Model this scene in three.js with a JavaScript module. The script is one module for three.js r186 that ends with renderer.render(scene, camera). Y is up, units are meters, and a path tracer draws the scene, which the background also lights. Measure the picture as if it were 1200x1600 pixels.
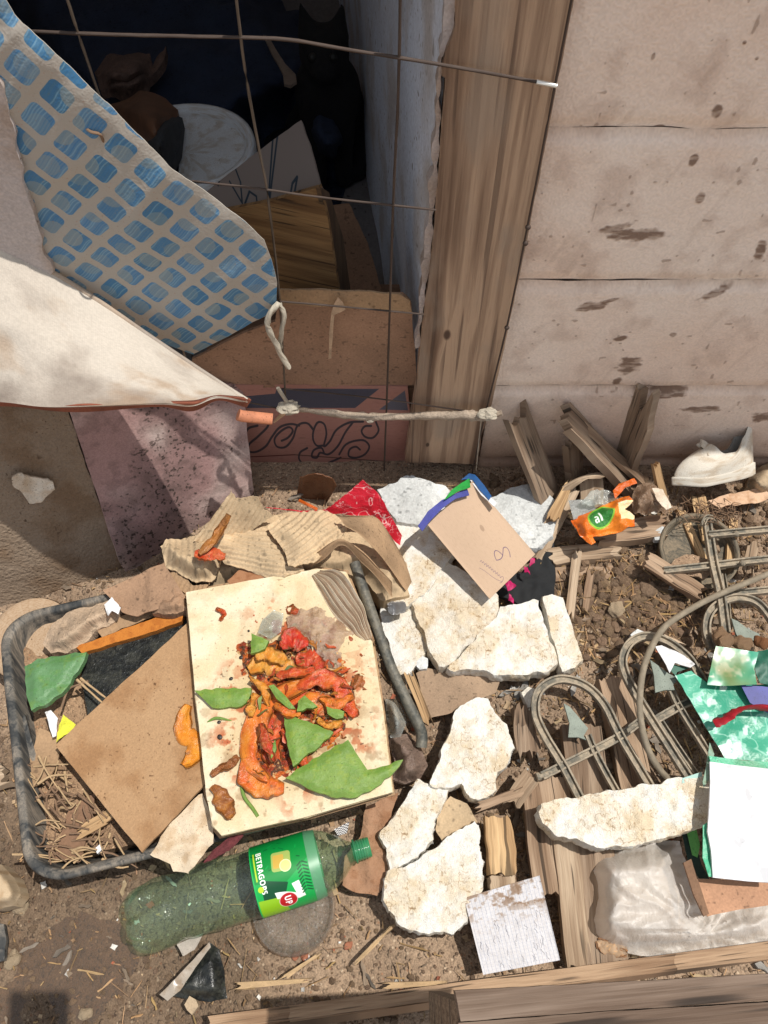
import * as THREE from 'three';
import { mergeGeometries, toCreasedNormals } from 'three/addons/utils/BufferGeometryUtils.js';
import { MarchingCubes } from 'three/addons/objects/MarchingCubes.js';

// ---------------------------------------------------------------- camera, sky, sun, exposure
const scene = new THREE.Scene();
const CAM = { y: 1.2, pitch: 59 * Math.PI / 180, f: 1202 };           // f in pixels of a 1200 x 1600 frame
const camera = new THREE.PerspectiveCamera(2 * Math.atan(800 / CAM.f) * 180 / Math.PI, 0.75, 0.02, 200);
camera.position.set(0, CAM.y, 0);
camera.rotation.set(-CAM.pitch, 0, 0);
const renderer = new THREE.WebGLRenderer({ antialias: true });
renderer.toneMapping = THREE.LinearToneMapping;
renderer.toneMappingExposure = 1.08;
renderer.shadowMap.enabled = true;
const SUN = new THREE.Vector3(0.37, 1, -0.03).normalize();
{
  const W = 256, H = 128, d = new Float32Array(W * H * 4);
  for (let j = 0; j < H; j++) for (let i = 0; i < W; i++) {
    const el = ((j + 0.5) / H - 0.5) * Math.PI, az = ((i + 0.5) / W - 0.5) * 2 * Math.PI;
    const x = Math.cos(az) * Math.cos(el), y = Math.sin(el), z = Math.sin(az) * Math.cos(el);
    const c = x * SUN.x + y * SUN.y + z * SUN.z, k = (j * W + i) * 4;
    const hz = Math.pow(1 - Math.max(0, y), 3), glow = Math.pow(Math.max(0, c), 8) * 0.5;
    if (y >= 0) {
      d[k] = 0.42 + 0.27 * hz + glow; d[k + 1] = 0.46 + 0.22 * hz + glow; d[k + 2] = 0.54 + 0.12 * hz + glow * 0.95;
    } else { d[k] = 0.30; d[k + 1] = 0.25; d[k + 2] = 0.20; }
    d[k + 3] = 1;
  }
  const t = new THREE.DataTexture(d, W, H, THREE.RGBAFormat, THREE.FloatType);
  t.mapping = THREE.EquirectangularReflectionMapping; t.magFilter = THREE.LinearFilter; t.needsUpdate = true;
  scene.background = t; scene.environment = t;
}
const sun = new THREE.DirectionalLight(new THREE.Color(1, 0.95, 0.88), 3.9);
sun.position.copy(SUN).multiplyScalar(6); sun.castShadow = true;
sun.shadow.mapSize.set(4096, 4096);
Object.assign(sun.shadow.camera, { left: -2.5, right: 2.5, top: 2.5, bottom: -2.5, near: 0.1, far: 14 });
scene.add(sun); scene.add(sun.target);

// ---------------------------------------------------------------- helpers: noise and random numbers
const V3 = THREE.Vector3, PI = Math.PI;
let seed = 7;
function rnd() { seed = (seed * 1664525 + 1013904223) >>> 0; return seed / 4294967296; }
const rr = (a, b) => a + (b - a) * rnd();
const clamp = (x, a = 0, b = 1) => Math.min(b, Math.max(a, x));
const lerp = (a, b, t) => a + (b - a) * t;
const sstep = (a, b, x) => { const t = clamp((x - a) / (b - a)); return t * t * (3 - 2 * t); };
function h3(x, y, z) {
  let n = Math.imul(x, 374761393) + Math.imul(y, 668265263) + Math.imul(z, 1274126177) | 0;
  n = Math.imul(n ^ (n >>> 13), 1274126177); n ^= n >>> 16;
  return (n >>> 0) / 4294967296;
}
function vn(x, y, p = 0, s = 0) {                       // value noise, tileable with period p
  const ix = Math.floor(x), iy = Math.floor(y), fx = x - ix, fy = y - iy, u = fx * fx * (3 - 2 * fx), v = fy * fy * (3 - 2 * fy);
  const w = (a) => p ? ((a % p) + p) % p : a;
  const a = h3(w(ix), w(iy), s), b = h3(w(ix + 1), w(iy), s), c = h3(w(ix), w(iy + 1), s), d = h3(w(ix + 1), w(iy + 1), s);
  return a + (b - a) * u + (c - a) * v + (a - b - c + d) * u * v;
}
function fbm(x, y, o = 4, p = 0, s = 0) { let a = 0.5, r = 0, t = 0; for (let i = 0; i < o; i++) { r += a * vn(x, y, p, s + i * 17); t += a; a *= 0.5; x *= 2; y *= 2; p *= 2; } return r / t; }
const ridge = (x, y, o = 3, s = 0) => { let a = 0.5, r = 0; for (let i = 0; i < o; i++) { r += a * (1 - Math.abs(2 * vn(x, y, 0, s + i * 31) - 1)); a *= 0.5; x *= 2.03; y *= 2.03; } return r; };
function cell(x, y, p, s) {                               // distances to the nearest two of a jittered grid of points
  const ix = Math.floor(x), iy = Math.floor(y); let d1 = 9, d2 = 9, id = 0;
  for (let j = -1; j < 2; j++) for (let i = -1; i < 2; i++) {
    const cx = ((ix + i) % p + p) % p, cy = ((iy + j) % p + p) % p;
    const dx = ix + i + h3(cx, cy, s) - x, dy = iy + j + h3(cx, cy, s + 1) - y, d = Math.sqrt(dx * dx + dy * dy);
    if (d < d1) { d2 = d1; d1 = d; id = h3(cx, cy, s + 2); } else if (d < d2) d2 = d;
  }
  return [d1, d2, id];
}

// ---------------------------------------------------------------- helpers: from a measured image position to a place on a real plane
const sp = Math.sin(CAM.pitch), cp = Math.cos(CAM.pitch);
function dir(x, y) { const a = (x - 600) / CAM.f, b = (800 - y) / CAM.f; return new V3(a, -sp + b * cp, -cp - b * sp); }
function G(x, y, h = 0) { const d = dir(x, y), t = (h - CAM.y) / d.y; return new V3(d.x * t, h, d.z * t); }        // on the level y = h
function V(x, y, z) { const d = dir(x, y), t = z / d.z; return new V3(d.x * t, CAM.y + d.y * t, z); }             // on the upright plane at z
const mpp = (x, y, h = 0) => { const d = dir(x, y); return (h - CAM.y) / d.y / CAM.f; };                            // metres per pixel there

// ---------------------------------------------------------------- helpers: geometry
function inPoly(x, y, P) { let c = false; for (let i = 0, j = P.length - 1; i < P.length; j = i++) { const a = P[i], b = P[j]; if ((a[1] > y) !== (b[1] > y) && x < (b[0] - a[0]) * (y - a[1]) / (b[1] - a[1]) + a[0]) c = !c; } return c; }
function edgeDist(x, y, P) { let m = 1e9; for (let i = 0, j = P.length - 1; i < P.length; j = i++) { const a = P[j], b = P[i], dx = b[0] - a[0], dy = b[1] - a[1], t = clamp(((x - a[0]) * dx + (y - a[1]) * dy) / (dx * dx + dy * dy + 1e-9)); m = Math.min(m, Math.hypot(a[0] + dx * t - x, a[1] + dy * t - y)); } return m; }
function delaunay(P) {
  const n = P.length, st = []; let x0 = 1e9, x1 = -1e9, y0 = 1e9, y1 = -1e9;
  for (const [x, y] of P) { x0 = Math.min(x0, x); x1 = Math.max(x1, x); y0 = Math.min(y0, y); y1 = Math.max(y1, y); }
  const m = Math.max(x1 - x0, y1 - y0), cx = (x0 + x1) / 2, cy = (y0 + y1) / 2;
  const A = P.concat([[cx - 20 * m, cy - m], [cx, cy + 20 * m], [cx + 20 * m, cy - m]]);
  const circ = (i, j, k) => {
    const [ax, ay] = A[i], [bx, by] = A[j], [dx, dy] = A[k], D = 2 * (ax * (by - dy) + bx * (dy - ay) + dx * (ay - by)) || 1e-12;
    const ux = ((ax * ax + ay * ay) * (by - dy) + (bx * bx + by * by) * (dy - ay) + (dx * dx + dy * dy) * (ay - by)) / D;
    const uy = ((ax * ax + ay * ay) * (dx - bx) + (bx * bx + by * by) * (ax - dx) + (dx * dx + dy * dy) * (bx - ax)) / D;
    return { i, j, k, x: ux, y: uy, r: (ux - ax) ** 2 + (uy - ay) ** 2 };
  };
  const idx = [...P.keys()].sort((a, b) => P[a][0] - P[b][0]);
  let open = [circ(n, n + 1, n + 2)];
  for (const c of idx) {
    const e = new Map(), keep = [], [px, py] = P[c];
    const put = (a, b) => { const k = a < b ? a * 100003 + b : b * 100003 + a; if (e.has(k)) e.set(k, null); else e.set(k, [a, b]); };
    for (const t of open) {
      const dx = px - t.x;
      if (dx > 0 && dx * dx > t.r) { st.push(t); continue; }
      if (dx * dx + (py - t.y) ** 2 - t.r > 1e-9) { keep.push(t); continue; }
      put(t.i, t.j); put(t.j, t.k); put(t.k, t.i);
    }
    open = keep;
    for (const v of e.values()) if (v) open.push(circ(v[0], v[1], c));
  }
  return st.concat(open).filter((t) => t.i < n && t.j < n && t.k < n).map((t) => [t.i, t.j, t.k]);
}
function outline(poly, s, rough, sd) {                   // even steps along a closed outline, with a torn edge
  const out = [];
  for (let i = 0; i < poly.length; i++) {
    const a = poly[i], b = poly[(i + 1) % poly.length], L = Math.hypot(b[0] - a[0], b[1] - a[1]), n = Math.max(1, Math.round(L / s));
    const nx = -(b[1] - a[1]) / (L || 1), ny = (b[0] - a[0]) / (L || 1);
    for (let k = 0; k < n; k++) {
      const t = k / n, x = lerp(a[0], b[0], t), y = lerp(a[1], b[1], t);
      const q = rough ? rough * ((fbm(x / 26 + sd, y / 26, 4, 0, 5) - 0.5) * 2.6 + (vn(x / 5.3, y / 5.3 + sd, 0, 9) - 0.5) * 0.5 * vn(x / 40, y / 40 + sd, 0, 12)) : 0;
      out.push([x + nx * q, y + ny * q]);
    }
  }
  return out;
}
function geo(pos, idx, uv) {
  const g = new THREE.BufferGeometry();
  g.setAttribute('position', new THREE.Float32BufferAttribute(pos, 3));
  g.setAttribute('uv', new THREE.Float32BufferAttribute(uv, 2));
  g.setIndex(idx); g.computeVertexNormals();
  return g;
}
const merge = (a) => a.length > 1 ? mergeGeometries(a.map((g) => { const q = g.index ? g.toNonIndexed() : g.clone(); for (const k of Object.keys(q.attributes)) if (!['position', 'normal', 'uv'].includes(k)) q.deleteAttribute(k); return q; })) : a[0];

// A solid cut to an outline: poly in image positions, carried onto a real plane (h: height above ground, number or function, or at: function to a point), t thick.
let slabSeed = 1;
function slab(poly, o = {}) {
  const sd = o.seed ?? slabSeed++ * 3.7, s = o.s ?? 8, t = o.t ?? 0.003;
  const H = typeof o.h === 'function' ? o.h : () => o.h ?? 0;
  const B = outline(poly, s, o.rough ?? 0, sd), P = B.slice();
  let x0 = 1e9, x1 = -1e9, y0 = 1e9, y1 = -1e9;
  for (const [x, y] of B) { x0 = Math.min(x0, x); x1 = Math.max(x1, x); y0 = Math.min(y0, y); y1 = Math.max(y1, y); }
  let row = 0;
  for (let y = y0 + s / 2; y < y1; y += s * 0.87, row++) for (let x = x0 + (row % 2) * s / 2; x < x1; x += s) {
    const jx = x + (h3(x * 7 | 0, y * 7 | 0, 3) - 0.5) * s * 0.2, jy = y + (h3(x * 7 | 0, y * 7 | 0, 4) - 0.5) * s * 0.2;
    if (inPoly(jx, jy, B) && edgeDist(jx, jy, B) > s * 0.55) P.push([jx, jy]);
  }
  const tris = delaunay(P).filter(([i, j, k]) => inPoly((P[i][0] + P[j][0] + P[k][0]) / 3, (P[i][1] + P[j][1] + P[k][1]) / 3, B));
  const at = o.at ?? ((x, y, d) => G(x, y, H(x, y, d)));
  const dist = P.map(([x, y], i) => i < B.length ? 0 : edgeDist(x, y, B));
  const Q = P.map(([x, y], i) => at(x, y, dist[i]));
  const area = new V3(), e1 = new V3(), e2 = new V3();
  const T = tris.map(([i, j, k]) => { e1.subVectors(Q[j], Q[i]); e2.subVectors(Q[k], Q[i]); e1.cross(e2); const toCam = new V3(0, CAM.y, 0).sub(Q[i]); if (e1.dot(toCam) < 0) { e1.negate(); area.add(e1); return [i, k, j]; } area.add(e1); return [i, j, k]; });
  const N = area.normalize().clone();
  if (o.disp) for (let i = 0; i < P.length; i++) Q[i].addScaledVector(N, o.disp(P[i][0], P[i][1], dist[i]));
  const pos = [], uv = [], idx = [];
  const ax = new V3(1, 0, 0).addScaledVector(N, -N.x).normalize(), ay = new V3().crossVectors(N, ax).normalize();
  if (o.turn) { const c = Math.cos(o.turn), q = Math.sin(o.turn), a = ax.clone(); ax.multiplyScalar(c).addScaledVector(ay, q); ay.multiplyScalar(c).addScaledVector(a, -q); }
  const org = o.org ?? new V3(), push = (v, du = 0, dv = 0) => { pos.push(v.x, v.y, v.z); const r = v.clone().sub(org); uv.push(r.dot(ax) + du, r.dot(ay) + dv); };
  Q.forEach((q) => push(q));
  const nt = Q.length;
  const low = Q.map((q) => o.base !== undefined ? new V3(q.x, Math.min(q.y - 0.002, o.base), q.z) : q.clone().addScaledVector(N, -t));
  for (const [i, j, k] of T) idx.push(i, j, k);
  if (!o.open) { low.forEach((q) => push(q)); for (const [i, j, k] of T) idx.push(nt + i, nt + k, nt + j); }
  const g0 = geo(pos, idx, uv); if (o.open) return g0;
  // sides
  const nb = B.length, rings = o.rings ?? (t > 0.012 ? 4 : 1), sp2 = [], su = [], si = []; let run = 0;
  const cen = new V3(); for (let i = 0; i < nb; i++) cen.addScaledVector(Q[i], 1 / nb);
  for (let i = 0; i <= nb; i++) {
    const a = i % nb; if (i) run += Q[a].distanceTo(Q[(i - 1) % nb]);
    for (let r = 0; r <= rings; r++) {
      const f = r / rings, v = Q[a].clone().lerp(low[a], f);
      if (r && r < rings && o.side) { const out = Q[a].clone().sub(cen); out.addScaledVector(N, -out.dot(N)).normalize(); v.addScaledVector(out, o.side * (vn(a * 0.7, r * 1.3 + sd, 0, 2) - 0.25)); }
      sp2.push(v.x, v.y, v.z); su.push(run, f * t + 0.37);
    }
  }
  for (let i = 0; i < nb; i++) for (let r = 0; r < rings; r++) { const a = i * (rings + 1) + r, b = a + rings + 1; si.push(a, a + 1, b, b, a + 1, b + 1); }
  let g1 = geo(sp2, si, su);
  if (!o.side) g1 = toCreasedNormals(g1, 0.6);
  return merge([g0, g1]);
}
// A thin closed solid over a surface f(u, v), t thick.
function sheet(nu, nv, f, t = 0.002, uvs = null) {
  const P = [], pos = [], uv = [], idx = [];
  for (let j = 0; j <= nv; j++) for (let i = 0; i <= nu; i++) P.push(f(i / nu, j / nv));
  const at = (i, j) => P[j * (nu + 1) + i], N = [];
  for (let j = 0; j <= nv; j++) for (let i = 0; i <= nu; i++) {
    const a = at(Math.min(i + 1, nu), j).clone().sub(at(Math.max(i - 1, 0), j)), b = at(i, Math.min(j + 1, nv)).clone().sub(at(i, Math.max(j - 1, 0)));
    const n = a.cross(b); if (n.lengthSq() < 1e-18) n.set(0, 1, 0); N.push(n.normalize());
  }
  const K = (nu + 1) * (nv + 1), put = (k, s) => { const p = P[k], n = N[k]; pos.push(p.x + n.x * s, p.y + n.y * s, p.z + n.z * s); const i = k % (nu + 1), j = (k / (nu + 1)) | 0, w = uvs ? uvs(i / nu, j / nv, p) : [p.x, p.y + p.z]; uv.push(w[0], w[1]); };
  for (let k = 0; k < K; k++) put(k, t / 2);
  for (let k = 0; k < K; k++) put(k, -t / 2);
  for (let j = 0; j < nv; j++) for (let i = 0; i < nu; i++) {
    const a = j * (nu + 1) + i, b = a + 1, c = a + nu + 1, d = c + 1;
    idx.push(a, b, c, b, d, c, K + a, K + c, K + b, K + b, K + c, K + d);
  }
  const rim = (a, b) => idx.push(a, K + a, b, b, K + a, K + b);
  for (let i = 0; i < nu; i++) { rim(i + 1, i); rim(nv * (nu + 1) + i, nv * (nu + 1) + i + 1); }
  for (let j = 0; j < nv; j++) { rim(j * (nu + 1), (j + 1) * (nu + 1)); rim((j + 1) * (nu + 1) + nu, j * (nu + 1) + nu); }
  return geo(pos, idx, uv);
}
const spline = (pts, n, c = 0.5) => new THREE.CatmullRomCurve3(pts, false, 'catmullrom', c).getPoints(n);
// A closed profile [[side, up], ...] carried along points; scale(f) shrinks it along the way.
function sweep(path, prof, o = {}) {
  const pos = [], uv = [], idx = [], np = prof.length, n = path.length, up0 = o.up ?? new V3(0, 1, 0); let run = 0;
  for (let i = 0; i < n; i++) {
    const tg = path[Math.min(i + 1, n - 1)].clone().sub(path[Math.max(i - 1, 0)]).normalize();
    if (i) run += path[i].distanceTo(path[i - 1]);
    let side = tg.clone().cross(up0); if (side.lengthSq() < 1e-6) side.set(1, 0, 0); side.normalize();
    const up = side.clone().cross(tg), k = o.scale ? o.scale(i / (n - 1)) : 1, tw = o.twist ? o.twist(i / (n - 1)) : 0, ct = Math.cos(tw), stt = Math.sin(tw);
    for (let j = 0; j <= np; j++) {
      const [a, b] = prof[j % np], s = (a * ct - b * stt) * k, u = (a * stt + b * ct) * k, w = o.wob ? o.wob(i, j % np) : 0;
      const p = path[i].clone().addScaledVector(side, s * (1 + w)).addScaledVector(up, u * (1 + w));
      pos.push(p.x, p.y, p.z); uv.push(j / np * (o.girth ?? 0.05), run);
    }
  }
  for (let i = 0; i < n - 1; i++) for (let j = 0; j < np; j++) { const a = i * (np + 1) + j, b = a + np + 1; idx.push(a, b, a + 1, a + 1, b, b + 1); }
  for (const [i, s] of [[0, 1], [n - 1, -1]]) {
    const c = pos.length / 3; pos.push(path[i].x, path[i].y, path[i].z); uv.push(0, 0);
    for (let j = 0; j < np; j++) { const k = (i * (np + 1) + j) * 3; pos.push(pos[k], pos[k + 1], pos[k + 2]); uv.push(prof[j][0], prof[j][1]); }
    for (let j = 0; j < np; j++) { const a = c + 1 + j, b = c + 1 + (j + 1) % np; s > 0 ? idx.push(c, a, b) : idx.push(c, b, a); }
  }
  const g = geo(pos, idx, uv);
  return o.hard ? toCreasedNormals(g, 0.5) : g;
}
const circle = (r, n = 10) => Array.from({ length: n }, (_, i) => [Math.cos(i / n * 2 * PI) * r, Math.sin(i / n * 2 * PI) * r]);
const rod = (pts, r, n = 8, o) => sweep(pts, circle(r, n), o);
// A sawn or split board from A to B: w wide, t thick, its ends broken and its edges a little worn.
function board(A, B, w, t, o = {}) {
  const sd = slabSeed++ * 1.37, nu = o.nu ?? 14, nw = o.nw ?? 8, d = B.clone().sub(A), L = d.length(); d.normalize();
  const up = (o.up ?? new V3(0, 1, 0)).clone(), side = d.clone().cross(up).normalize(); up.copy(side).cross(d);
  const bot = o.broken ?? 0.012, g = [];
  const f = (u, v) => {
    const e0 = bot * (vn(v * nw * 0.9, sd, 0, 4) - 0.5) * 2, e1 = bot * (vn(v * nw * 0.9, sd + 9, 0, 4) - 0.5) * 2.2;
    const x = lerp(e0, L + e1, u), wob = (vn(u * 5, sd, 0, 8) - 0.5) * w * 0.06;
    const tap = o.taper ? lerp(1, o.taper, u) : 1;
    return A.clone().addScaledVector(d, x).addScaledVector(side, ((v - 0.5) * w + wob) * tap).addScaledVector(up, (vn(v * nw * 1.4, u * 1.5 + sd, 0, 6) - 0.5) * t * 0.16 + (o.bow ?? 0) * Math.sin(u * PI) + (o.cup ?? 0) * Math.pow(v * 2 - 1, 2));
  };
  const q = sheet(nu, nw, f, t, (u, v) => [v * w + sd, u * L + sd * 0.3]);
  return toCreasedNormals(q, 0.7);
}
// ---------------------------------------------------------------- materials
function tex(n, fn, color = true, m = n) {
  const d = new Uint8Array(n * m * 4);
  for (let y = 0; y < m; y++) for (let x = 0; x < n; x++) { const c = fn(x / n, y / m), k = (y * n + x) * 4; if (typeof c === 'number') d[k] = d[k + 1] = d[k + 2] = clamp(c) * 255; else { d[k] = clamp(c[0]) * 255; d[k + 1] = clamp(c[1]) * 255; d[k + 2] = clamp(c[2]) * 255; } d[k + 3] = 255; }
  const t = new THREE.DataTexture(d, n, m); t.wrapS = t.wrapT = THREE.RepeatWrapping; t.magFilter = THREE.LinearFilter; t.minFilter = THREE.LinearMipmapLinearFilter; t.generateMipmaps = true;
  if (color) t.colorSpace = THREE.SRGBColorSpace; t.needsUpdate = true; return t;
}
const rep = (t, m, n = m) => { const c = t.clone(); c.repeat.set(1 / m, 1 / n); c.needsUpdate = true; return c; };
function paint(w, h, draw, flip = true) {
  const c = document.createElement('canvas'); c.width = w; c.height = h; draw(c.getContext('2d'), w, h);
  const t = new THREE.CanvasTexture(c); t.colorSpace = THREE.SRGBColorSpace; t.wrapS = t.wrapT = THREE.RepeatWrapping; return t;
}
const mix3 = (a, b, t) => [lerp(a[0], b[0], t), lerp(a[1], b[1], t), lerp(a[2], b[2], t)];
const rgb = (r, g, b) => [r / 255, g / 255, b / 255];
// neutral maps that a material's own colour tints
const MOTTLE = tex(512, (u, v) => { const a = fbm(u * 5, v * 5, 5, 5, 1), s = vn(u * 170, v * 170, 170, 2), sp2 = fbm(u * 60, v * 60, 2, 60, 3); return 0.76 + 0.26 * a - 0.10 * (s - 0.5) - (sp2 > 0.74 ? 0.22 * (sp2 - 0.74) / 0.26 + 0.08 : 0); });
const GRIME = tex(1024, (u, v) => {
  const a = fbm(u * 4, v * 4, 6, 4, 11), b = fbm(u * 11 + 3, v * 11, 6, 11, 13), s = vn(u * 400, v * 400, 400, 12), s2 = vn(u * 190, v * 190, 190, 16), d = sstep(0.45, 0.80, b), p = vn(u * 150, v * 150, 150, 14), q = vn(u * 70, v * 70, 70, 15);
  const speck = sstep(0.88, 0.95, p) * sstep(0.42, 0.6, a) + 0.8 * sstep(0.93, 0.98, q) * sstep(0.45, 0.6, b);
  return mix3(mix3([1, 0.99, 0.97], [0.80, 0.71, 0.61], clamp(d * 0.50 + (1 - a) * 0.30)), [0.42, 0.34, 0.27], clamp(speck) * 0.65).map((c) => c * (0.90 + 0.10 * s + 0.06 * s2));
});
const DUSTY = tex(512, (u, v) => {                       // dark plastic under smeared dust
  const a = fbm(u * 6, v * 6, 6, 6, 21), b = fbm(u * 26, v * 26, 5, 26, 22), s = vn(u * 220, v * 220, 220, 23), c = 1 - Math.abs(2 * fbm(u * 13, v * 13, 4, 13, 24) - 1);
  const d = clamp(0.12 + sstep(0.34, 0.62, a) * 0.62 + sstep(0.45, 0.70, b) * 0.45 - 0.35 * sstep(0.90, 0.98, c)) * (0.70 + 0.5 * s);
  return mix3(rgb(58, 62, 64), rgb(172, 160, 144), clamp(d));
});
const DUST2 = tex(512, (u, v) => { const a = fbm(u * 6, v * 6, 6, 6, 25), b = fbm(u * 30, v * 30, 4, 30, 26), s = vn(u * 200, v * 200, 200, 27); return mix3(rgb(108, 106, 98), rgb(172, 160, 142), clamp(sstep(0.3, 0.6, a) * 0.7 + 0.5 * sstep(0.4, 0.7, b))).map((c) => c * (0.86 + 0.2 * s)); });
const WOODC = tex(1024, (u, v) => {                       // grain along v
  const wp = 0.022 * (fbm(u * 6, v * 4, 3, 0, 30) - 0.5) * Math.sin(PI * u) * Math.sin(PI * v), x = u + wp, r = fbm(x * 14, v * 3, 4, 0, 32), e = Math.min(u, 1 - u) * 20, w1 = clamp(e);
  const f = vn(x * 260, v * 16, 260, 33), f2 = vn(x * 110, v * 8, 110, 34), f3 = vn(x * 420, v * 40, 420, 36), k = sstep(0.74, 0.97, vn(x * 70, v * 7, 70, 35)), q = sstep(0.80, 0.97, vn(x * 24, v * 3, 24, 37));
  return mix3([1.0, 0.985, 0.96], [0.60, 0.53, 0.47], clamp(0.50 * sstep(0.3, 0.75, lerp(0.5, r, w1)) + 0.22 * f + 0.22 * f2 + 0.16 * f3 - 0.16)).map((c) => c * (1 - 0.45 * k) * (1 - 0.12 * q));
});
const WOODB = tex(1024, (u, v) => { const wp = 0.022 * (fbm(u * 6, v * 4, 3, 0, 30) - 0.5) * Math.sin(PI * u) * Math.sin(PI * v), x = u + wp; const f = vn(x * 260, v * 16, 260, 33), f2 = vn(x * 110, v * 8, 110, 34), k = sstep(0.72, 0.96, vn(x * 70, v * 7, 70, 35)); return 0.62 + 0.22 * f + 0.16 * f2 - 0.6 * k; }, false);
const warpCell = (u, v, n, s, am) => cell(u * n + am * (fbm(u * n * 0.5, v * n * 0.5, 3, n / 2, s + 5) - 0.5) * 4, v * n + am * (fbm(u * n * 0.5 + 7, v * n * 0.5, 3, n / 2, s + 6) - 0.5) * 4, n, s);
const FOAMC = tex(1024, (u, v) => {
  const a = fbm(u * 5, v * 5, 6, 5, 41), b = fbm(u * 18, v * 18, 5, 18, 42), c = fbm(u * 60, v * 60, 4, 60, 44), st = clamp(sstep(0.42, 0.70, a) * 0.7 + sstep(0.48, 0.72, b) * 0.45), sp = sstep(0.66, 0.76, c) * sstep(0.40, 0.62, a * 0.5 + b * 0.5);
  return mix3(mix3([0.95, 0.948, 0.93], [0.885, 0.82, 0.71], st), [0.60, 0.48, 0.35], clamp(sp * 0.5 + 0.45 * sstep(0.955, 0.99, 1 - Math.abs(2 * fbm(u * 16 + 4, v * 16, 4, 16, 56) - 1)) * sstep(0.42, 0.6, a))).map((q) => q * (0.93 + 0.1 * vn(u * 330, v * 330, 330, 48)));
});
const FOAMB = tex(1024, (u, v) => { const [e1, e2] = warpCell(u, v, 90, 47, 0.7); return 0.22 * sstep(0, 0.5, e2 - e1) + 0.45 * fbm(u * 14, v * 14, 6, 14, 49) + 0.33 * fbm(u * 46, v * 46, 4, 46, 50); }, false);
const NOPALT = tex(512, (u, v) => { const a = fbm(u * 5, v * 5, 5, 5, 151), s = vn(u * 140, v * 140, 140, 152), [d1] = cell(u * 9, v * 9, 9, 153), q = sstep(0.10, 0.05, d1), y = fbm(u * 12, v * 12, 4, 12, 154), l = 1 - Math.abs(2 * fbm(u * 3, v * 9, 3, 3, 155) - 1); let c = mix3([0.72, 0.80, 0.70], [1, 1, 1], a * 1.2 - 0.1); c = mix3(c, [1.0, 0.96, 0.62], sstep(0.55, 0.75, y) * 0.5); c = mix3(c, [0.80, 0.90, 0.75], sstep(0.93, 0.99, l) * 0.7); return mix3(c, [0.30, 0.27, 0.18], q * 0.30 * sstep(0.4, 0.6, y + a - 0.5) + 0.5 * sstep(0.90, 0.96, s) * sstep(0.5, 0.6, y)).map((k) => k * (0.92 + 0.1 * s)); });
const GRAIN = tex(512, (u, v) => 0.55 * fbm(u * 40, v * 40, 4, 40, 51) + 0.45 * fbm(u * 9, v * 9, 4, 9, 52), false);
const CREASE = tex(512, (u, v) => { const q = (s, p) => 1 - Math.abs(2 * fbm(u * p, v * p, 3, p, s) - 1); return 0.5 * Math.pow(q(61, 5), 2) + 0.3 * Math.pow(q(62, 11), 3) + 0.2 * vn(u * 120, v * 120, 120, 63); }, false);
const SOILC = tex(1024, (u, v) => {
  const a = fbm(u * 7, v * 7, 5, 7, 71), b = fbm(u * 60, v * 60, 3, 60, 72), s = vn(u * 300, v * 300, 300, 73), [d1, , id] = cell(u * 70, v * 70, 70, 74);
  let c = mix3(rgb(140, 120, 102), rgb(198, 176, 153), clamp(0.65 * a + 0.5 * b - 0.1)).map((q) => q * (0.86 + 0.24 * s));
  if (id > 0.86 && d1 < 0.26) c = mix3(c, id > 0.95 ? rgb(224, 206, 182) : id > 0.91 ? rgb(104, 84, 70) : rgb(170, 132, 106), 0.8);
  return c;
});
const SOILB = tex(1024, (u, v) => { const [d1, d2, id] = cell(u * 60, v * 60, 60, 74), [e1] = cell(u * 150, v * 150, 150, 75); return 0.45 * fbm(u * 24, v * 24, 5, 24, 76) + 0.35 * (id > 0.45 ? 1 - sstep(0.1, 0.5, d1) : 0) + 0.2 * (1 - e1); }, false);

const col = (r, g, b) => new THREE.Color().setRGB(r / 255, g / 255, b / 255, THREE.SRGBColorSpace);
function mat(c, o = {}) {
  const m = new (o.phys ? THREE.MeshPhysicalMaterial : THREE.MeshStandardMaterial)({ color: Array.isArray(c) ? col(...c) : c ?? 0xffffff, roughness: o.r ?? 0.9, metalness: o.metal ?? 0, side: THREE.DoubleSide });
  if (o.map) m.map = o.cm ? rep(o.map, o.cm, o.cn ?? o.cm) : o.map;
  if (o.bump) { m.bumpMap = o.bm ? rep(o.bump, o.bm, o.bn ?? o.bm) : o.bump; m.bumpScale = o.bs ?? 0.001; }
  for (const k of ['transmission', 'thickness', 'ior', 'clearcoat', 'clearcoatRoughness', 'sheen', 'vertexColors', 'flatShading', 'specularIntensity', 'attenuationColor', 'attenuationDistance', 'emissive']) if (o[k] !== undefined) m[k] = o[k];
  return m;
}
const kraft = (c, o = {}) => mat(c, { map: MOTTLE, cm: 0.31, bump: GRAIN, bm: 0.12, bs: 0.0006, r: 0.92, ...o });
const wood = (c, o = {}) => mat(c, { map: WOODC, cm: o.w ?? 0.16, cn: o.l ?? 0.5, bump: WOODB, bm: o.w ?? 0.16, bn: o.l ?? 0.5, bs: 0.0016, r: 0.88 });
const KNOTS = [[0.30, 0.42, 0.020], [0.74, 0.20, 0.014], [0.62, 0.655, 0.011], [0.25, 0.13, 0.012], [0.80, 0.86, 0.012]];
const plankUV = (u, v) => { let x = u + 0.05 * (fbm(u * 2, v * 2.2, 3, 0, 171) - 0.5); for (const [kx, ky, r] of KNOTS) { const dx = u - kx, dy = (v - ky) * 2.2; x += 0.9 * r * Math.sign(dx) * Math.exp(-(dx * dx) / (r * r * 4) - dy * dy / (r * r * 30)); } return x; };
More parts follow.
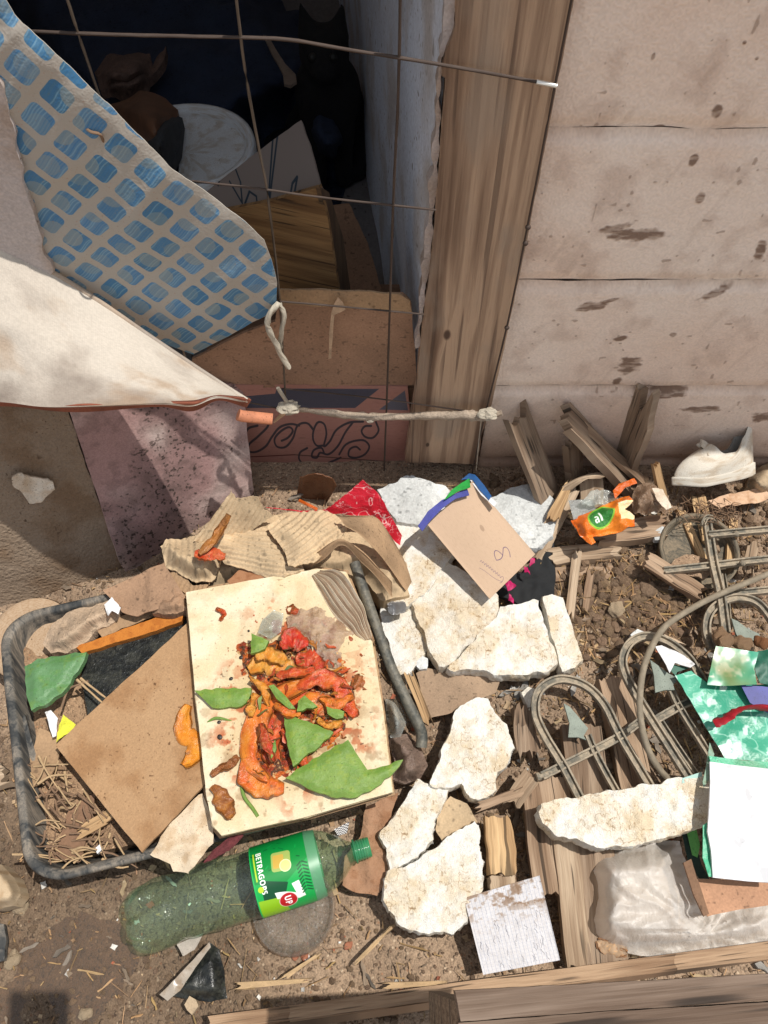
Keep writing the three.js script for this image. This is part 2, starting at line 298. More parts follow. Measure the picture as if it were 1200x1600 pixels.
const PLANKC = tex(768, (u, v) => {
  const x = plankUV(u, v), br = fbm(x * 9, v * 1.6, 3, 0, 172), md = fbm(x * 34, v * 3, 3, 0, 173), fi = vn(x * 190, v * 26, 0, 174), fi2 = vn(x * 420, v * 60, 0, 175), ck = sstep(0.80, 0.93, vn(x * 60, v * 5, 0, 176)), dt = fbm(u * 6, v * 9, 5, 0, 177);
  let c = mix3(rgb(186, 158, 132), rgb(112, 88, 70), clamp(sstep(0.42, 0.66, br) * 0.75 + sstep(0.45, 0.70, md) * 0.40 + 0.22 * (fi - 0.5) + 0.12 * (fi2 - 0.5))); c = mix3(c, rgb(70, 54, 44), ck * 0.45); c = mix3(c, rgb(150, 136, 122), sstep(0.48, 0.75, dt) * 0.5);
  for (const [kx, ky, r] of KNOTS) { const d = Math.hypot((u - kx) / r, (v - ky) * 2.2 / (r * 1.4)); c = mix3(c, rgb(64, 46, 36), (1 - sstep(0.5, 1.1, d)) * 0.8); } return c;
}, true, 1024);
const PLANKB = tex(512, (u, v) => { const x = plankUV(u, v); return 0.6 + 0.25 * vn(x * 190, v * 26, 0, 174) + 0.2 * vn(x * 420, v * 60, 0, 175) - 0.5 * sstep(0.80, 0.93, vn(x * 60, v * 5, 0, 176)); }, false, 1024);
const CANVASC = tex(1024, (u, v) => { const a = fbm(u * 4, v * 4, 6, 4, 181), b = fbm(u * 9, v * 9, 5, 9, 182), w = 0.5 + 0.25 * Math.sin(u * 1024 * 1.3) * 1 + 0.25 * Math.sin(v * 1024 * 1.3), s = vn(u * 200, v * 200, 200, 183); let c = mix3([0.99, 0.97, 0.94], [0.72, 0.68, 0.65], sstep(0.44, 0.72, a) * 0.75 + 0.25 * sstep(0.5, 0.75, b)); c = mix3(c, [0.78, 0.66, 0.55], 0.5 * sstep(0.56, 0.76, fbm(u * 6 + 2, v * 6, 5, 6, 184))); return c.map((q) => q * (0.93 + 0.05 * w + 0.06 * (s - 0.5))); });
const M = {
  card: kraft([178, 146, 112]), cardPale: kraft([210, 184, 148]), cardDark: kraft([140, 108, 84]), cardGrey: kraft([178, 160, 142]), hardboard: kraft([168, 138, 104], { cm: 0.5 }),
  boxPlain: kraft([168, 132, 106]), paperBag: kraft([204, 178, 150], { bump: CREASE, bm: 0.11, bs: 0.003 }), paperBrown: kraft([172, 138, 110], { bump: CREASE, bm: 0.12, bs: 0.0015 }),
  foam: mat([242, 241, 238], { map: FOAMC, cm: 0.24, bump: FOAMB, bm: 0.24, bs: 0.0024, r: 0.85 }), foamGrey: mat([236, 230, 220], { map: FOAMC, cm: 0.3, bump: FOAMB, bm: 0.26, bs: 0.003, r: 0.9 }),
  foamClean: mat([228, 231, 229], { map: MOTTLE, cm: 0.4, bump: FOAMB, bm: 0.22, bs: 0.002, r: 0.8 }),
  weathered: wood([176, 154, 132]), weathered2: wood([160, 142, 124]), fresh: wood([214, 184, 142]), greyWood: wood([192, 174, 152]), plankWood: mat(null, { map: PLANKC, cm: 0.30, cn: 0.92, bump: PLANKB, bm: 0.30, bn: 0.92, bs: 0.0018, r: 0.88 }), darkWood: wood([96, 74, 56]),
  plasterShade: mat([196, 190, 192], { map: GRIME, cm: 0.6, bump: GRAIN, bm: 0.2, bs: 0.002 }),
  blueWall: mat([222, 234, 255], { map: GRIME, cm: 0.9, bump: GRAIN, bm: 0.25, bs: 0.002, r: 0.8 }),
  tub: mat([196, 196, 196], { map: DUSTY, cm: 0.23, bump: GRAIN, bm: 0.1, bs: 0.0006, r: 0.7 }), fencePlastic: mat([250, 246, 238], { map: DUST2, cm: 0.15, bump: GRAIN, bm: 0.05, bs: 0.0005, r: 0.75 }),
  spear: mat([142, 152, 140], { map: MOTTLE, cm: 0.1, r: 0.7, bump: GRAIN, bm: 0.05, bs: 0.0004 }),
  pipe: mat([176, 184, 188], { map: DUST2, cm: 0.12, bump: GRAIN, bm: 0.04, bs: 0.0006, r: 0.6, metal: 0.2 }),
  rust: mat([88, 74, 66], { map: MOTTLE, cm: 0.05, r: 0.7, metal: 0.4 }), wireGrey: mat([116, 104, 92], { map: MOTTLE, cm: 0.06, r: 0.6, metal: 0.5 }),
  cable: mat([150, 138, 118], { map: MOTTLE, cm: 0.04, r: 0.8 }),
  canvas: mat([206, 200, 192], { map: CANVASC, cm: 0.62, bump: GRAIN, bm: 0.09, bs: 0.0005, r: 0.95 }), hem: mat([148, 84, 62], { map: MOTTLE, cm: 0.1 }),
  cord: mat([205, 195, 176], { map: MOTTLE, cm: 0.04, bump: GRAIN, bm: 0.02, bs: 0.0006 }),
  papaya: mat(null, { vertexColors: true, map: MOTTLE, cm: 0.06, bump: CREASE, bm: 0.05, bs: 0.0008, r: 0.28, phys: true, specularIntensity: 0.7 }),
  nopal: mat([134, 162, 76], { map: NOPALT, cm: 0.10, bump: CREASE, bm: 0.06, bs: 0.0008, r: 0.55 }), nopalBlue: mat([112, 154, 108], { map: NOPALT, cm: 0.12, bump: CREASE, bm: 0.08, bs: 0.001, r: 0.5 }),
  nopalEdge: mat([176, 178, 112], { map: MOTTLE, cm: 0.05, r: 0.6 }),
  page: mat([238, 228, 202], { map: GRIME, cm: 0.28, bump: GRAIN, bm: 0.14, bs: 0.0003, r: 0.9 }), pageEdge: mat([226, 208, 168], { map: MOTTLE, cm: 0.2, r: 0.9 }),
  pageCurl: mat([244, 234, 214], { map: GRIME, cm: 0.2, r: 0.9 }), pageDark: mat([112, 92, 84], { r: 0.9 }),
  coarseBoard: mat([146, 130, 114], { map: GRIME, cm: 0.5, bump: GRAIN, bm: 0.14, bs: 0.004 }),
  red: mat([206, 34, 52], { map: MOTTLE, cm: 0.1, bump: CREASE, bm: 0.09, bs: 0.0012, r: 0.5 }), redCloth: mat([176, 22, 40], { map: MOTTLE, cm: 0.05, r: 0.6 }), magenta: mat([188, 18, 96], { map: MOTTLE, cm: 0.04, r: 0.6 }),
  teal: mat([62, 182, 142], { map: GRIME, cm: 0.35, bump: CREASE, bm: 0.2, bs: 0.0012, r: 0.45 }), tealDark: mat([22, 96, 76], { map: MOTTLE, cm: 0.2, r: 0.5 }), violet: mat([72, 78, 160], { map: MOTTLE, cm: 0.1, r: 0.5 }),
  white: mat([240, 240, 240], { map: MOTTLE, cm: 0.5, r: 0.7 }), offWhite: mat([226, 218, 206], { map: GRIME, cm: 0.3, r: 0.85, bump: CREASE, bm: 0.1, bs: 0.001 }),
  film: mat([250, 246, 240], { phys: true, specularIntensity: 0.7, transmission: 0.60, thickness: 0, r: 0.42, bump: CREASE, bm: 0.16, bs: 0.002 }),
  clear: mat([235, 238, 234], { phys: true, transmission: 0.8, thickness: 0, r: 0.12, bump: CREASE, bm: 0.06, bs: 0.002 }), brownFilm: mat([190, 160, 132], { phys: true, transmission: 0.5, thickness: 0, r: 0.25, bump: CREASE, bm: 0.05, bs: 0.004 }),
  bottle: mat([238, 252, 242], { phys: true, transmission: 0.985, thickness: 0, r: 0.035, ior: 1.5, bump: CREASE, bm: 0.35, bs: 0.0012 }), neck: mat([96, 196, 144], { phys: true, transmission: 0.7, thickness: 0, r: 0.15 }),
  shoe: mat([222, 220, 212], { map: GRIME, cm: 0.3, bump: GRAIN, bm: 0.05, bs: 0.0004, r: 0.6 }), sole: mat([214, 212, 204], { map: GRIME, cm: 0.2, r: 0.8 }), dark: mat([20, 20, 22], { r: 0.95 }),
  navy: mat([44, 56, 80], { map: MOTTLE, cm: 0.3, bump: GRAIN, bm: 0.02, bs: 0.001, r: 1 }), bucket: mat([226, 236, 246], { map: GRIME, cm: 0.3, r: 0.5 }), fur: mat([14, 13, 13], { r: 0.9, bump: GRAIN, bm: 0.03, bs: 0.002 }),
  yellow: mat([226, 226, 70], { map: MOTTLE, cm: 0.06 }), orangePrint: mat([226, 104, 22], { map: MOTTLE, cm: 0.08, r: 0.35, bump: CREASE, bm: 0.06, bs: 0.0015 }),
  straw: mat([196, 166, 126], { map: MOTTLE, cm: 0.05 }), strawDark: mat([138, 110, 86], { map: MOTTLE, cm: 0.05 }), clod: mat([236, 226, 214], { map: SOILC, cm: 0.3, bump: SOILB, bm: 0.15, bs: 0.002, r: 1 }),
  floor: mat([116, 114, 116], { map: GRIME, cm: 0.8, bump: GRAIN, bm: 0.3, bs: 0.002 }), roof: mat([150, 150, 150], { r: 0.7, map: MOTTLE, cm: 0.8 }), stone: mat([190, 168, 138], { map: MOTTLE, cm: 0.05, bump: GRAIN, bm: 0.04, bs: 0.001 }),
  leaf: mat([120, 78, 44], { map: MOTTLE, cm: 0.05 }), brownLeather: mat([118, 82, 58], { map: MOTTLE, cm: 0.1, r: 0.6 }), tar: mat([88, 96, 96], { map: DUSTY, cm: 0.1, r: 0.35, bump: CREASE, bm: 0.1, bs: 0.001 }),
  terracotta: mat([214, 140, 104], { map: MOTTLE, cm: 0.1, r: 0.8 }),
};

// ---------------------------------------------------------------- things
const names = new Map();
function numbered(n) { const k = names.get(n) ?? 0; names.set(n, k + 1); return k ? n + '_' + String(k).padStart(3, '0') : n; }
const meshOf = (name, g, m) => { const o = new THREE.Mesh(g, m); o.name = numbered(name); o.castShadow = o.receiveShadow = true; return o; };
function tag(o, label, category, x = {}) { if (label) o.userData.label = label; if (category) o.userData.category = category; Object.assign(o.userData, x); return o; }
function base(geos) { const b = new THREE.Box3(); for (const g of geos) { g.computeBoundingBox(); b.union(g.boundingBox); } return new V3((b.min.x + b.max.x) / 2, b.min.y, (b.min.z + b.max.z) / 2); }
// one thing of one mesh
function one(name, label, category, g, m, x) { const p = base([g]); g.translate(-p.x, -p.y, -p.z); const o = tag(meshOf(name, g, m), label, category, x); o.position.copy(p); scene.add(o); return o; }
// one thing with parts: [name, geometry, material, sub-parts, label]
function many(name, label, category, parts, x) {
  const all = []; const walk = (L) => L.forEach((q) => { all.push(q[1]); if (q[3]) walk(q[3]); }); walk(parts);
  const p = base(all), o = new THREE.Group(); new Set(all).forEach((g) => g.translate(-p.x, -p.y, -p.z));
  o.name = numbered(name); tag(o, label, category, x); o.position.copy(p);
  const put = (L, to) => L.forEach(([n, g, m, sub, lab]) => { const c = meshOf(n, g, m); if (lab) c.userData.label = lab; to.add(c); if (sub) put(sub, c); });
  put(parts, o); scene.add(o); return o;
}
const ground = (name, g, m) => { const o = meshOf(name, g, m); o.userData.kind = 'structure'; scene.add(o); return o; };
const scatter = (x, y, n) => fbm(x, y, n);
const plane = (a, b, c) => { const n = b.clone().sub(a).cross(c.clone().sub(a)), k = n.dot(a) - n.y * CAM.y; return (x, y) => { const d = dir(x, y); return d.multiplyScalar(k / n.dot(d)).add(new V3(0, CAM.y, 0)); }; };

// ---------------------------------------------------------------- ground
const heap = G(965, 950), wetC = G(90, 1520), tubC = G(270, 1150);
const bumpAt = (x, z, c, r) => Math.exp(-((x - c.x) ** 2 + (z - c.z) ** 2) / (r * r));
function gh(x, z) {
  const hp = bumpAt(x, z, heap, 0.17), wet = sstep(0.10, 0.75, bumpAt(x, z, wetC, 0.24));
  let y = 0.022 * (fbm(x * 5 + 9, z * 5 + 4, 3) - 0.5) + 0.010 * (fbm(x * 22, z * 22 + 7, 3, 0, 3) - 0.5);
  y += 0.028 * sstep(-0.55, -0.78, z) + 0.030 * hp;
  const cl = cell(x * 42 + 400, z * 42 + 400, 4096, 5), cl2 = cell(x * 100 + 400, z * 100 + 400, 8192, 8);
  y += (0.0018 + 0.010 * hp) * Math.sqrt(Math.max(0, 1 - cl[0] * 1.7)) * cl[2] + (0.0014 + 0.004 * hp) * Math.sqrt(Math.max(0, 1 - cl2[0] * 1.5)) * cl2[2];
  return y * (1 - 0.30 * wet) - 0.009 * wet;
}
{
  const axis = (a, b, n, far) => { const r = far.map((f) => a - f).reverse(); for (let i = 0; i <= n; i++) r.push(lerp(a, b, i / n)); return r.concat(far.map((f) => b + f)); };
  const far = [0.05, 0.15, 0.4, 1, 3, 9, 30], xs = axis(-0.72, 0.78, 360, far), zs = axis(-0.84, 0.14, 240, far), pos = [], uv = [], idx = [], c = [];
  for (const z of zs) for (const x of xs) {
    const inside = x > -0.85 && x < 0.9 && z > -0.9 && z < 0.3; const y = inside ? gh(x, z) : -0.012;
    pos.push(x, y, z); uv.push(x, z);
    const wet = sstep(0.12, 0.6, bumpAt(x, z, wetC, 0.27) + 0.25 * (fbm(x * 14, z * 14, 3) - 0.5)), hp = bumpAt(x, z, heap, 0.2), n = fbm(x * 9, z * 9, 3, 0, 6);
    const k = lerp(1, 0.52, wet) * lerp(1, 0.86, hp) * (0.84 + 0.3 * n); c.push(k, k * lerp(1, 0.97, wet), k * lerp(1, 0.93, wet));
  }
  const w = xs.length;
  for (let j = 0; j < zs.length - 1; j++) for (let i = 0; i < w - 1; i++) { const a = j * w + i; idx.push(a, a + w, a + 1, a + 1, a + w, a + w + 1); }
  const g = geo(pos, idx, uv); g.setAttribute('color', new THREE.Float32BufferAttribute(c, 3));
  ground('ground', g, mat([232, 226, 218], { map: SOILC, cm: 0.42, bump: SOILB, bm: 0.42, bs: 0.007, r: 0.97, vertexColors: true }));
  const wp = [[-60, 1408], [40, 1420], [120, 1428], [190, 1450], [215, 1500], [190, 1560], [205, 1640], [150, 1700], [-60, 1700]];
  ground('water', slab(wp, { h: -0.0105, t: 0.0005, rough: 14, s: 12, open: true }), mat([214, 200, 184], { phys: true, transmission: 0.92, thickness: 0, r: 0.04, ior: 1.33, bump: GRAIN, bm: 0.2, bs: 0.0016 }));
}
// ---------------------------------------------------------------- the precast wall: one panel above the other, joints recessed
{
  const X0 = 0.1725, X1 = 1.75, W = 1.5, Hh = 1.0, w = 1536, h = 1024;
  const U = (p) => [(p.x - X0) / W * w, h - p.y / Hh * h];
  const spots = [];                                       // mud splashes: px, py, half sizes in metres, turn
  for (const s of [[1120, 172, 0.008, 0.011, 0.1], [1034, 201, 0.009, 0.007, 0], [1084, 251, 0.007, 0.010, 0.1], [995, 366, 0.050, 0.014, 0.08], [960, 355, 0.03, 0.008, 0.25], [925, 478, 0.030, 0.012, 0.25], [950, 470, 0.02, 0.005, 0.4], [1120, 458, 0.036, 0.010, 0.5], [970, 528, 0.017, 0.008, 0.35], [1052, 522, 0.009, 0.006, 0.2], [1021, 85, 0.003, 0.007, 0], [1163, 65, 0.004, 0.004, 0], [1182, 90, 0.004, 0.004, 0], [965, 595, 0.010, 0.014, 0.1], [1040, 615, 0.05, 0.02, 0.2], [1095, 640, 0.05, 0.012, 0], [985, 570, 0.022, 0.03, 0.2], [1188, 390, 0.01, 0.02, 0.2], [1093, 310, 0.008, 0.012, 0], [1195, 650, 0.03, 0.02, 0]]) {
    const p = U(V(s[0], s[1], -0.8)); spots.push([p[0], p[1], s[2] / W * w, s[3] / Hh * h, s[4]]);
  }
  const d = new Uint8Array(w * h * 4), bmp = new Uint8Array(w * h * 4);
  for (let y = 0; y < h; y++) for (let x = 0; x < w; x++) {
    const mx = x / w * W, my = (h - y) / h * Hh, k = (y * w + x) * 4;
    const a = fbm(mx * 5, my * 6, 4, 0, 81), b = fbm(mx * 30, my * 30, 4, 0, 82), f = vn(mx * 500, my * 500, 0, 83), st = fbm(mx * 60 - my * 25, my * 9 + mx * 8, 4, 0, 84);
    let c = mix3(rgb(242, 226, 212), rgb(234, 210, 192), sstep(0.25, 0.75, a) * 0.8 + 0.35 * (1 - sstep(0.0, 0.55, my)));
    c = mix3(c, rgb(196, 172, 156), sstep(0.5, 0.8, b) * 0.40); c = mix3(c, rgb(150, 124, 106), sstep(0.64, 0.86, st) * 0.14);
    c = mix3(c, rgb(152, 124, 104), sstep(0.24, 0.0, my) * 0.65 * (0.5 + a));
    let mud = 0;
    for (const [sx, sy, rx, ry, t] of spots) { const dx = x - sx, dy = y - sy; if (Math.abs(dx) > rx * 2.2 + ry || Math.abs(dy) > ry * 2.2 + rx) continue; const cx = (dx * Math.cos(t) - dy * Math.sin(t)) * 1.25, cy = (dx * Math.sin(t) + dy * Math.cos(t)) * 1.25; const q = Math.hypot(cx / rx, cy / ry) + 1.1 * (fbm(mx * 90, my * 90, 3, 0, 85) - 0.5) + 0.5 * (fbm(mx * 25, my * 160, 2, 0, 89) - 0.5); mud = Math.max(mud, (1 - sstep(0.55, 1.0, q)) * (0.55 + 0.45 * sstep(0.35, 0.55, fbm(mx * 60, my * 260, 3, 0, 90)))); }
    const sp3 = vn(mx * 130, my * 130, 0, 86); if (sp3 > 0.885 && b > 0.53) mud = Math.max(mud, 0.45 * sstep(0.885, 0.93, sp3));
    c = mix3(c, rgb(122, 98, 82), mud * 0.85);
    const g = 0.96 + 0.07 * f; d[k] = clamp(c[0] * g) * 255; d[k + 1] = clamp(c[1] * g) * 255; d[k + 2] = clamp(c[2] * g) * 255; d[k + 3] = 255;
    const bb = clamp(0.45 * b + 0.15 * f + 0.25 * fbm(mx * 12, my * 12, 3, 0, 87) + mud * 0.22); bmp[k] = bmp[k + 1] = bmp[k + 2] = bb * 255; bmp[k + 3] = 255;
  }
  const mk = (a, c) => { const t = new THREE.DataTexture(a, w, h); t.flipY = true; t.wrapS = t.wrapT = THREE.MirroredRepeatWrapping; t.magFilter = THREE.LinearFilter; t.minFilter = THREE.LinearMipmapLinearFilter; t.generateMipmaps = true; if (c) t.colorSpace = THREE.SRGBColorSpace; t.needsUpdate = true; return t; };
  const m = mat(null, { map: mk(d, true), bump: mk(bmp), bs: 0.004, r: 0.93 });
  const parts = [], J = [-0.06, 0.05, 0.249, 0.468, 0.686, 0.905, 1.124, 1.3];
  for (let i = 0; i < J.length - 1; i++) {
    const y0 = J[i] + 0.0040, y1 = J[i + 1] - 0.0040, nu = 150, nv = 22;
    const g = sheet(nu, nv, (u, v) => {
      const x = lerp(X0, X1, u), e = Math.min(v, 1 - v) * (y1 - y0), rd = Math.max(0, 0.008 - e) / 0.008;
      const y = lerp(y0, y1, v) + (v < 0.1 || v > 0.9 ? 0.0055 * (fbm(x * 20 + i * 9, v > 0.5 ? 2 : 7, 3) - 0.5) : 0);
      return new V3(x, y, -0.806 - 0.007 * rd * rd + 0.005 * (fbm(x * 8 + i * 5, y * 9, 3) - 0.5));
    }, 0.012, (u, v, p) => [(p.x - X0) / W, p.y / Hh]);
    parts.push(['wall_panel', g, m]);
  }
  const core = new THREE.BoxGeometry(X1 - X0, 1.36, 0.06); core.translate((X0 + X1) / 2, 0.62, -0.85); parts.push(['joint_filling', core, mat([150, 128, 112], { map: GRIME, cm: 0.3, bump: GRAIN, bm: 0.1, bs: 0.003 })]);
  many('concrete_wall', 'pinkish dirty wall of stacked concrete panels with mud splashes, right of the wood-grained plank', 'wall', parts);
}
// ---------------------------------------------------------------- the room behind the doorway
{
  const bw = (x0, z0, x1, z1, h, t) => { const L = Math.hypot(x1 - x0, z1 - z0), g = new THREE.BoxGeometry(L, h, t, 30, 30, 1), P = g.attributes.position; for (let i = 0; i < P.count; i++) { const a = P.getX(i), b = P.getY(i); P.setZ(i, P.getZ(i) + 0.012 * (fbm(a * 4 + 20, b * 5 + 20, 4) - 0.5)); } g.computeVertexNormals(); const U = g.attributes.uv; for (let i = 0; i < U.count; i++) U.setXY(i, U.getX(i) * L, U.getY(i) * h); g.rotateY(-Math.atan2(z1 - z0, x1 - x0)); g.translate((x0 + x1) / 2, h / 2 - 0.05, (z0 + z1) / 2); return g; };
  one('painted_wall', 'pale blue painted side wall just left of the wood-grained plank', 'wall', bw(0.105, -0.815, -0.14, -3.0, 2.1, 0.1), M.blueWall);
  one('room_wall', 'pale grey end wall behind the black cat, in deep shade', 'wall', bw(-1.5, -2.75, 0.4, -2.75, 2.1, 0.1), mat([236, 228, 222], { map: GRIME, cm: 0.7 }));
  const lw = bw(-1.3, -0.75, -1.3, -2.8, 2.1, 0.1), lf = bw(-1.4, -0.86, -0.66, -0.86, 2.1, 0.05), rw = bw(0.1, -0.93, 1.8, -0.93, 2.05, 0.08); one('room_wall', 'bare wall closing the far left of the dark room', 'wall', merge([lw, lf]), M.plasterShade);
  one('backing_wall', 'plain wall behind the stacked concrete panels', 'wall', rw, M.plasterShade);
  const fl = new THREE.PlaneGeometry(1.6, 2.1, 8, 8); fl.rotateX(-PI / 2); fl.translate(-0.55, 0.012, -1.87); ground('floor', fl, M.floor);
  const rf = new THREE.Shape(); [[-1.7, 0.80], [0.5, 0.85], [0.98, 0.855], [1.13, 0.81], [1.33, 0.83], [1.5, 0.875], [2.4, 0.95], [2.4, 3.0], [-1.7, 3.0]].forEach(([x, z], i) => i ? rf.lineTo(x, z) : rf.moveTo(x, z));
  const rg = new THREE.ExtrudeGeometry(rf, { depth: 0.03, bevelEnabled: false }); rg.rotateX(-PI / 2); rg.translate(0, 2.5, 0);
  one('roof', 'flat grey roof sheet over the shaded wall and room', 'roof', rg, M.roof);
}
// the plank beside the doorway
{
  const p = [[712, -30], [711, 40], [705, 60], [697, 78], [692, 100], [690, 118], [697, 122], [696, 140], [690, 200], [686, 260], [681, 330], [674, 400], [664, 480], [657, 540], [650, 610], [642, 655], [633, 722], [745, 724], [752, 680], [767, 640], [797, 500], [840, 290], [871, 130], [897, 0], [903, -30]];
  one('wooden_plank', 'wide brown wood-grained plank standing between the painted wall and the pinkish panels', 'plank', slab(p, { at: (x, y) => V(x, y, -0.785), t: 0.024, s: 9, rough: 1.3, disp: (x, y) => 0.0012 * vn(x / 12, y / 90) }), M.plankWood);
  const pl = [[697, -30], [711, -30], [710, 50], [702, 70], [693, 90], [688, 130], [688, 200], [680, 320], [664, 470], [655, 540], [649, 545], [660, 420], [672, 300], [680, 180]];
  one('plaster_strip', 'rough strip of white plaster along the left edge of the wood-grained plank', 'plaster', slab(pl, { at: (x, y) => V(x, y, -0.793), t: 0.02, s: 5, rough: 5, side: 0.004 }), M.plasterShade);
}
// rods of the mesh gate
{
  const Z = -0.772, L = (pts, r, m = M.rust, z = Z) => ['rod', rod(spline(pts.map(([x, y, q]) => V(x, y, q ?? z)), pts.length * 5), r * 0.82, 7, { wob: (i, j) => 0.25 * (vn(i * 1.7, j) - 0.5) }), m];
  const tip = rod(spline([V(838, 128, Z + 0.0005), V(870, 134, Z + 0.0005)], 4), 0.0024, 8);
  many('mesh_gate', 'thin rusty welded rods crossing the doorway and the wood-grained plank', 'gate', [
    L([[40, 49], [180, 54], [300, 57], [440, 61], [535, 76], [690, 101], [868, 133]], 0.0021), L([[300, 283], [400, 294], [500, 308], [681, 328]], 0.0016), L([[425, 470], [500, 476], [662, 491]], 0.0017), L([[380, 627], [448, 641]], 0.0014), L([[440, 607], [540, 617], [636, 629], [734, 643]], 0.0015),
    L([[96, -30], [123, 55], [150, 136], [230, 380], [290, 560]], 0.0019, M.wireGrey), L([[366, -30], [383, 110], [405, 235], [419, 310], [437, 470], [447, 640]], 0.0019, M.wireGrey), L([[626, -30], [622, 150], [614, 330], [605, 610], [600, 735]], 0.0019), L([[899, -30], [893, 0], [862, 160], [825, 350], [792, 510], [755, 660], [737, 742]], 0.0017),
    ['rod_tip', tip, mat([225, 222, 214], { r: 0.35, metal: 0.6 })],
    ...[[825, 355], [821, 380], [792, 512]].map(([x, y]) => ['weld_knot', new THREE.IcosahedronGeometry(0.0036, 1).translate(...V(x, y, Z).toArray()), M.rust]),
  ]);
}
// twisted cloth strip and short dowel hanging on the gate
{
  const Z = -0.760, P = (a) => a.map(([x, y]) => V(x, y, Z));
  const strip = sweep(spline(P([[437, 640], [470, 640], [520, 646], [580, 652], [650, 650], [720, 649], [760, 650], [784, 645]]), 60), [[0.0075, 0], [0.003, 0.005], [-0.003, 0.0045], [-0.0075, 0], [-0.003, -0.0055], [0.003, -0.004]], { twist: (f) => f * 7, scale: (f) => 0.62 + 0.5 * sstep(0.15, 0.5, f) - 0.25 * sstep(0.9, 1, f), wob: (i, j) => 0.5 * (vn(i * 0.8, j * 2) - 0.5) });
  const knot = (x, y, r) => { const g = new THREE.IcosahedronGeometry(r, 3), p = g.attributes.position; for (let i = 0; i < p.count; i++) { const v = new V3().fromBufferAttribute(p, i), k = 0.7 + 0.7 * vn(v.x * 400 + 40, v.y * 400 + v.z * 300 + 40); p.setXYZ(i, v.x * k * 1.4, v.y * k * 0.8, v.z * k); } g.computeVertexNormals(); return g.translate(...V(x, y, Z + 0.003).toArray()); };
  many('cloth_strip', 'twisted greyish cloth strip tied level along the rods in front of the scripted box', 'cloth strip', [
    ['wrap', strip, mat([188, 170, 150], { map: MOTTLE, cm: 0.06, bump: CREASE, bm: 0.04, bs: 0.002 })], ['knot', knot(452, 637, 0.011), M.cord], ['knot', knot(578, 656, 0.005), M.cord], ['knot', knot(763, 647, 0.010), M.cord],
    ['loose_end', rod(spline(P([[450, 640], [436, 652], [428, 660]]), 8), 0.005, 7, { scale: (f) => 1 - 0.7 * f }), mat([214, 178, 142], { map: MOTTLE, cm: 0.05 })], ['loose_end', rod(spline(P([[452, 634], [443, 620], [434, 606]]), 8), 0.003, 6), M.cord],
    ['thread', rod(spline(P([[752, 655], [748, 690], [744, 735]]), 8), 0.0009, 5), M.cord]]);
  one('dowel', 'short pinkish round dowel end beside the white canvas tip', 'dowel', rod([V(372, 648, -0.71), V(378, 650, -0.71), V(426, 655, -0.71)], 0.0088, 14), M.terracotta);
}
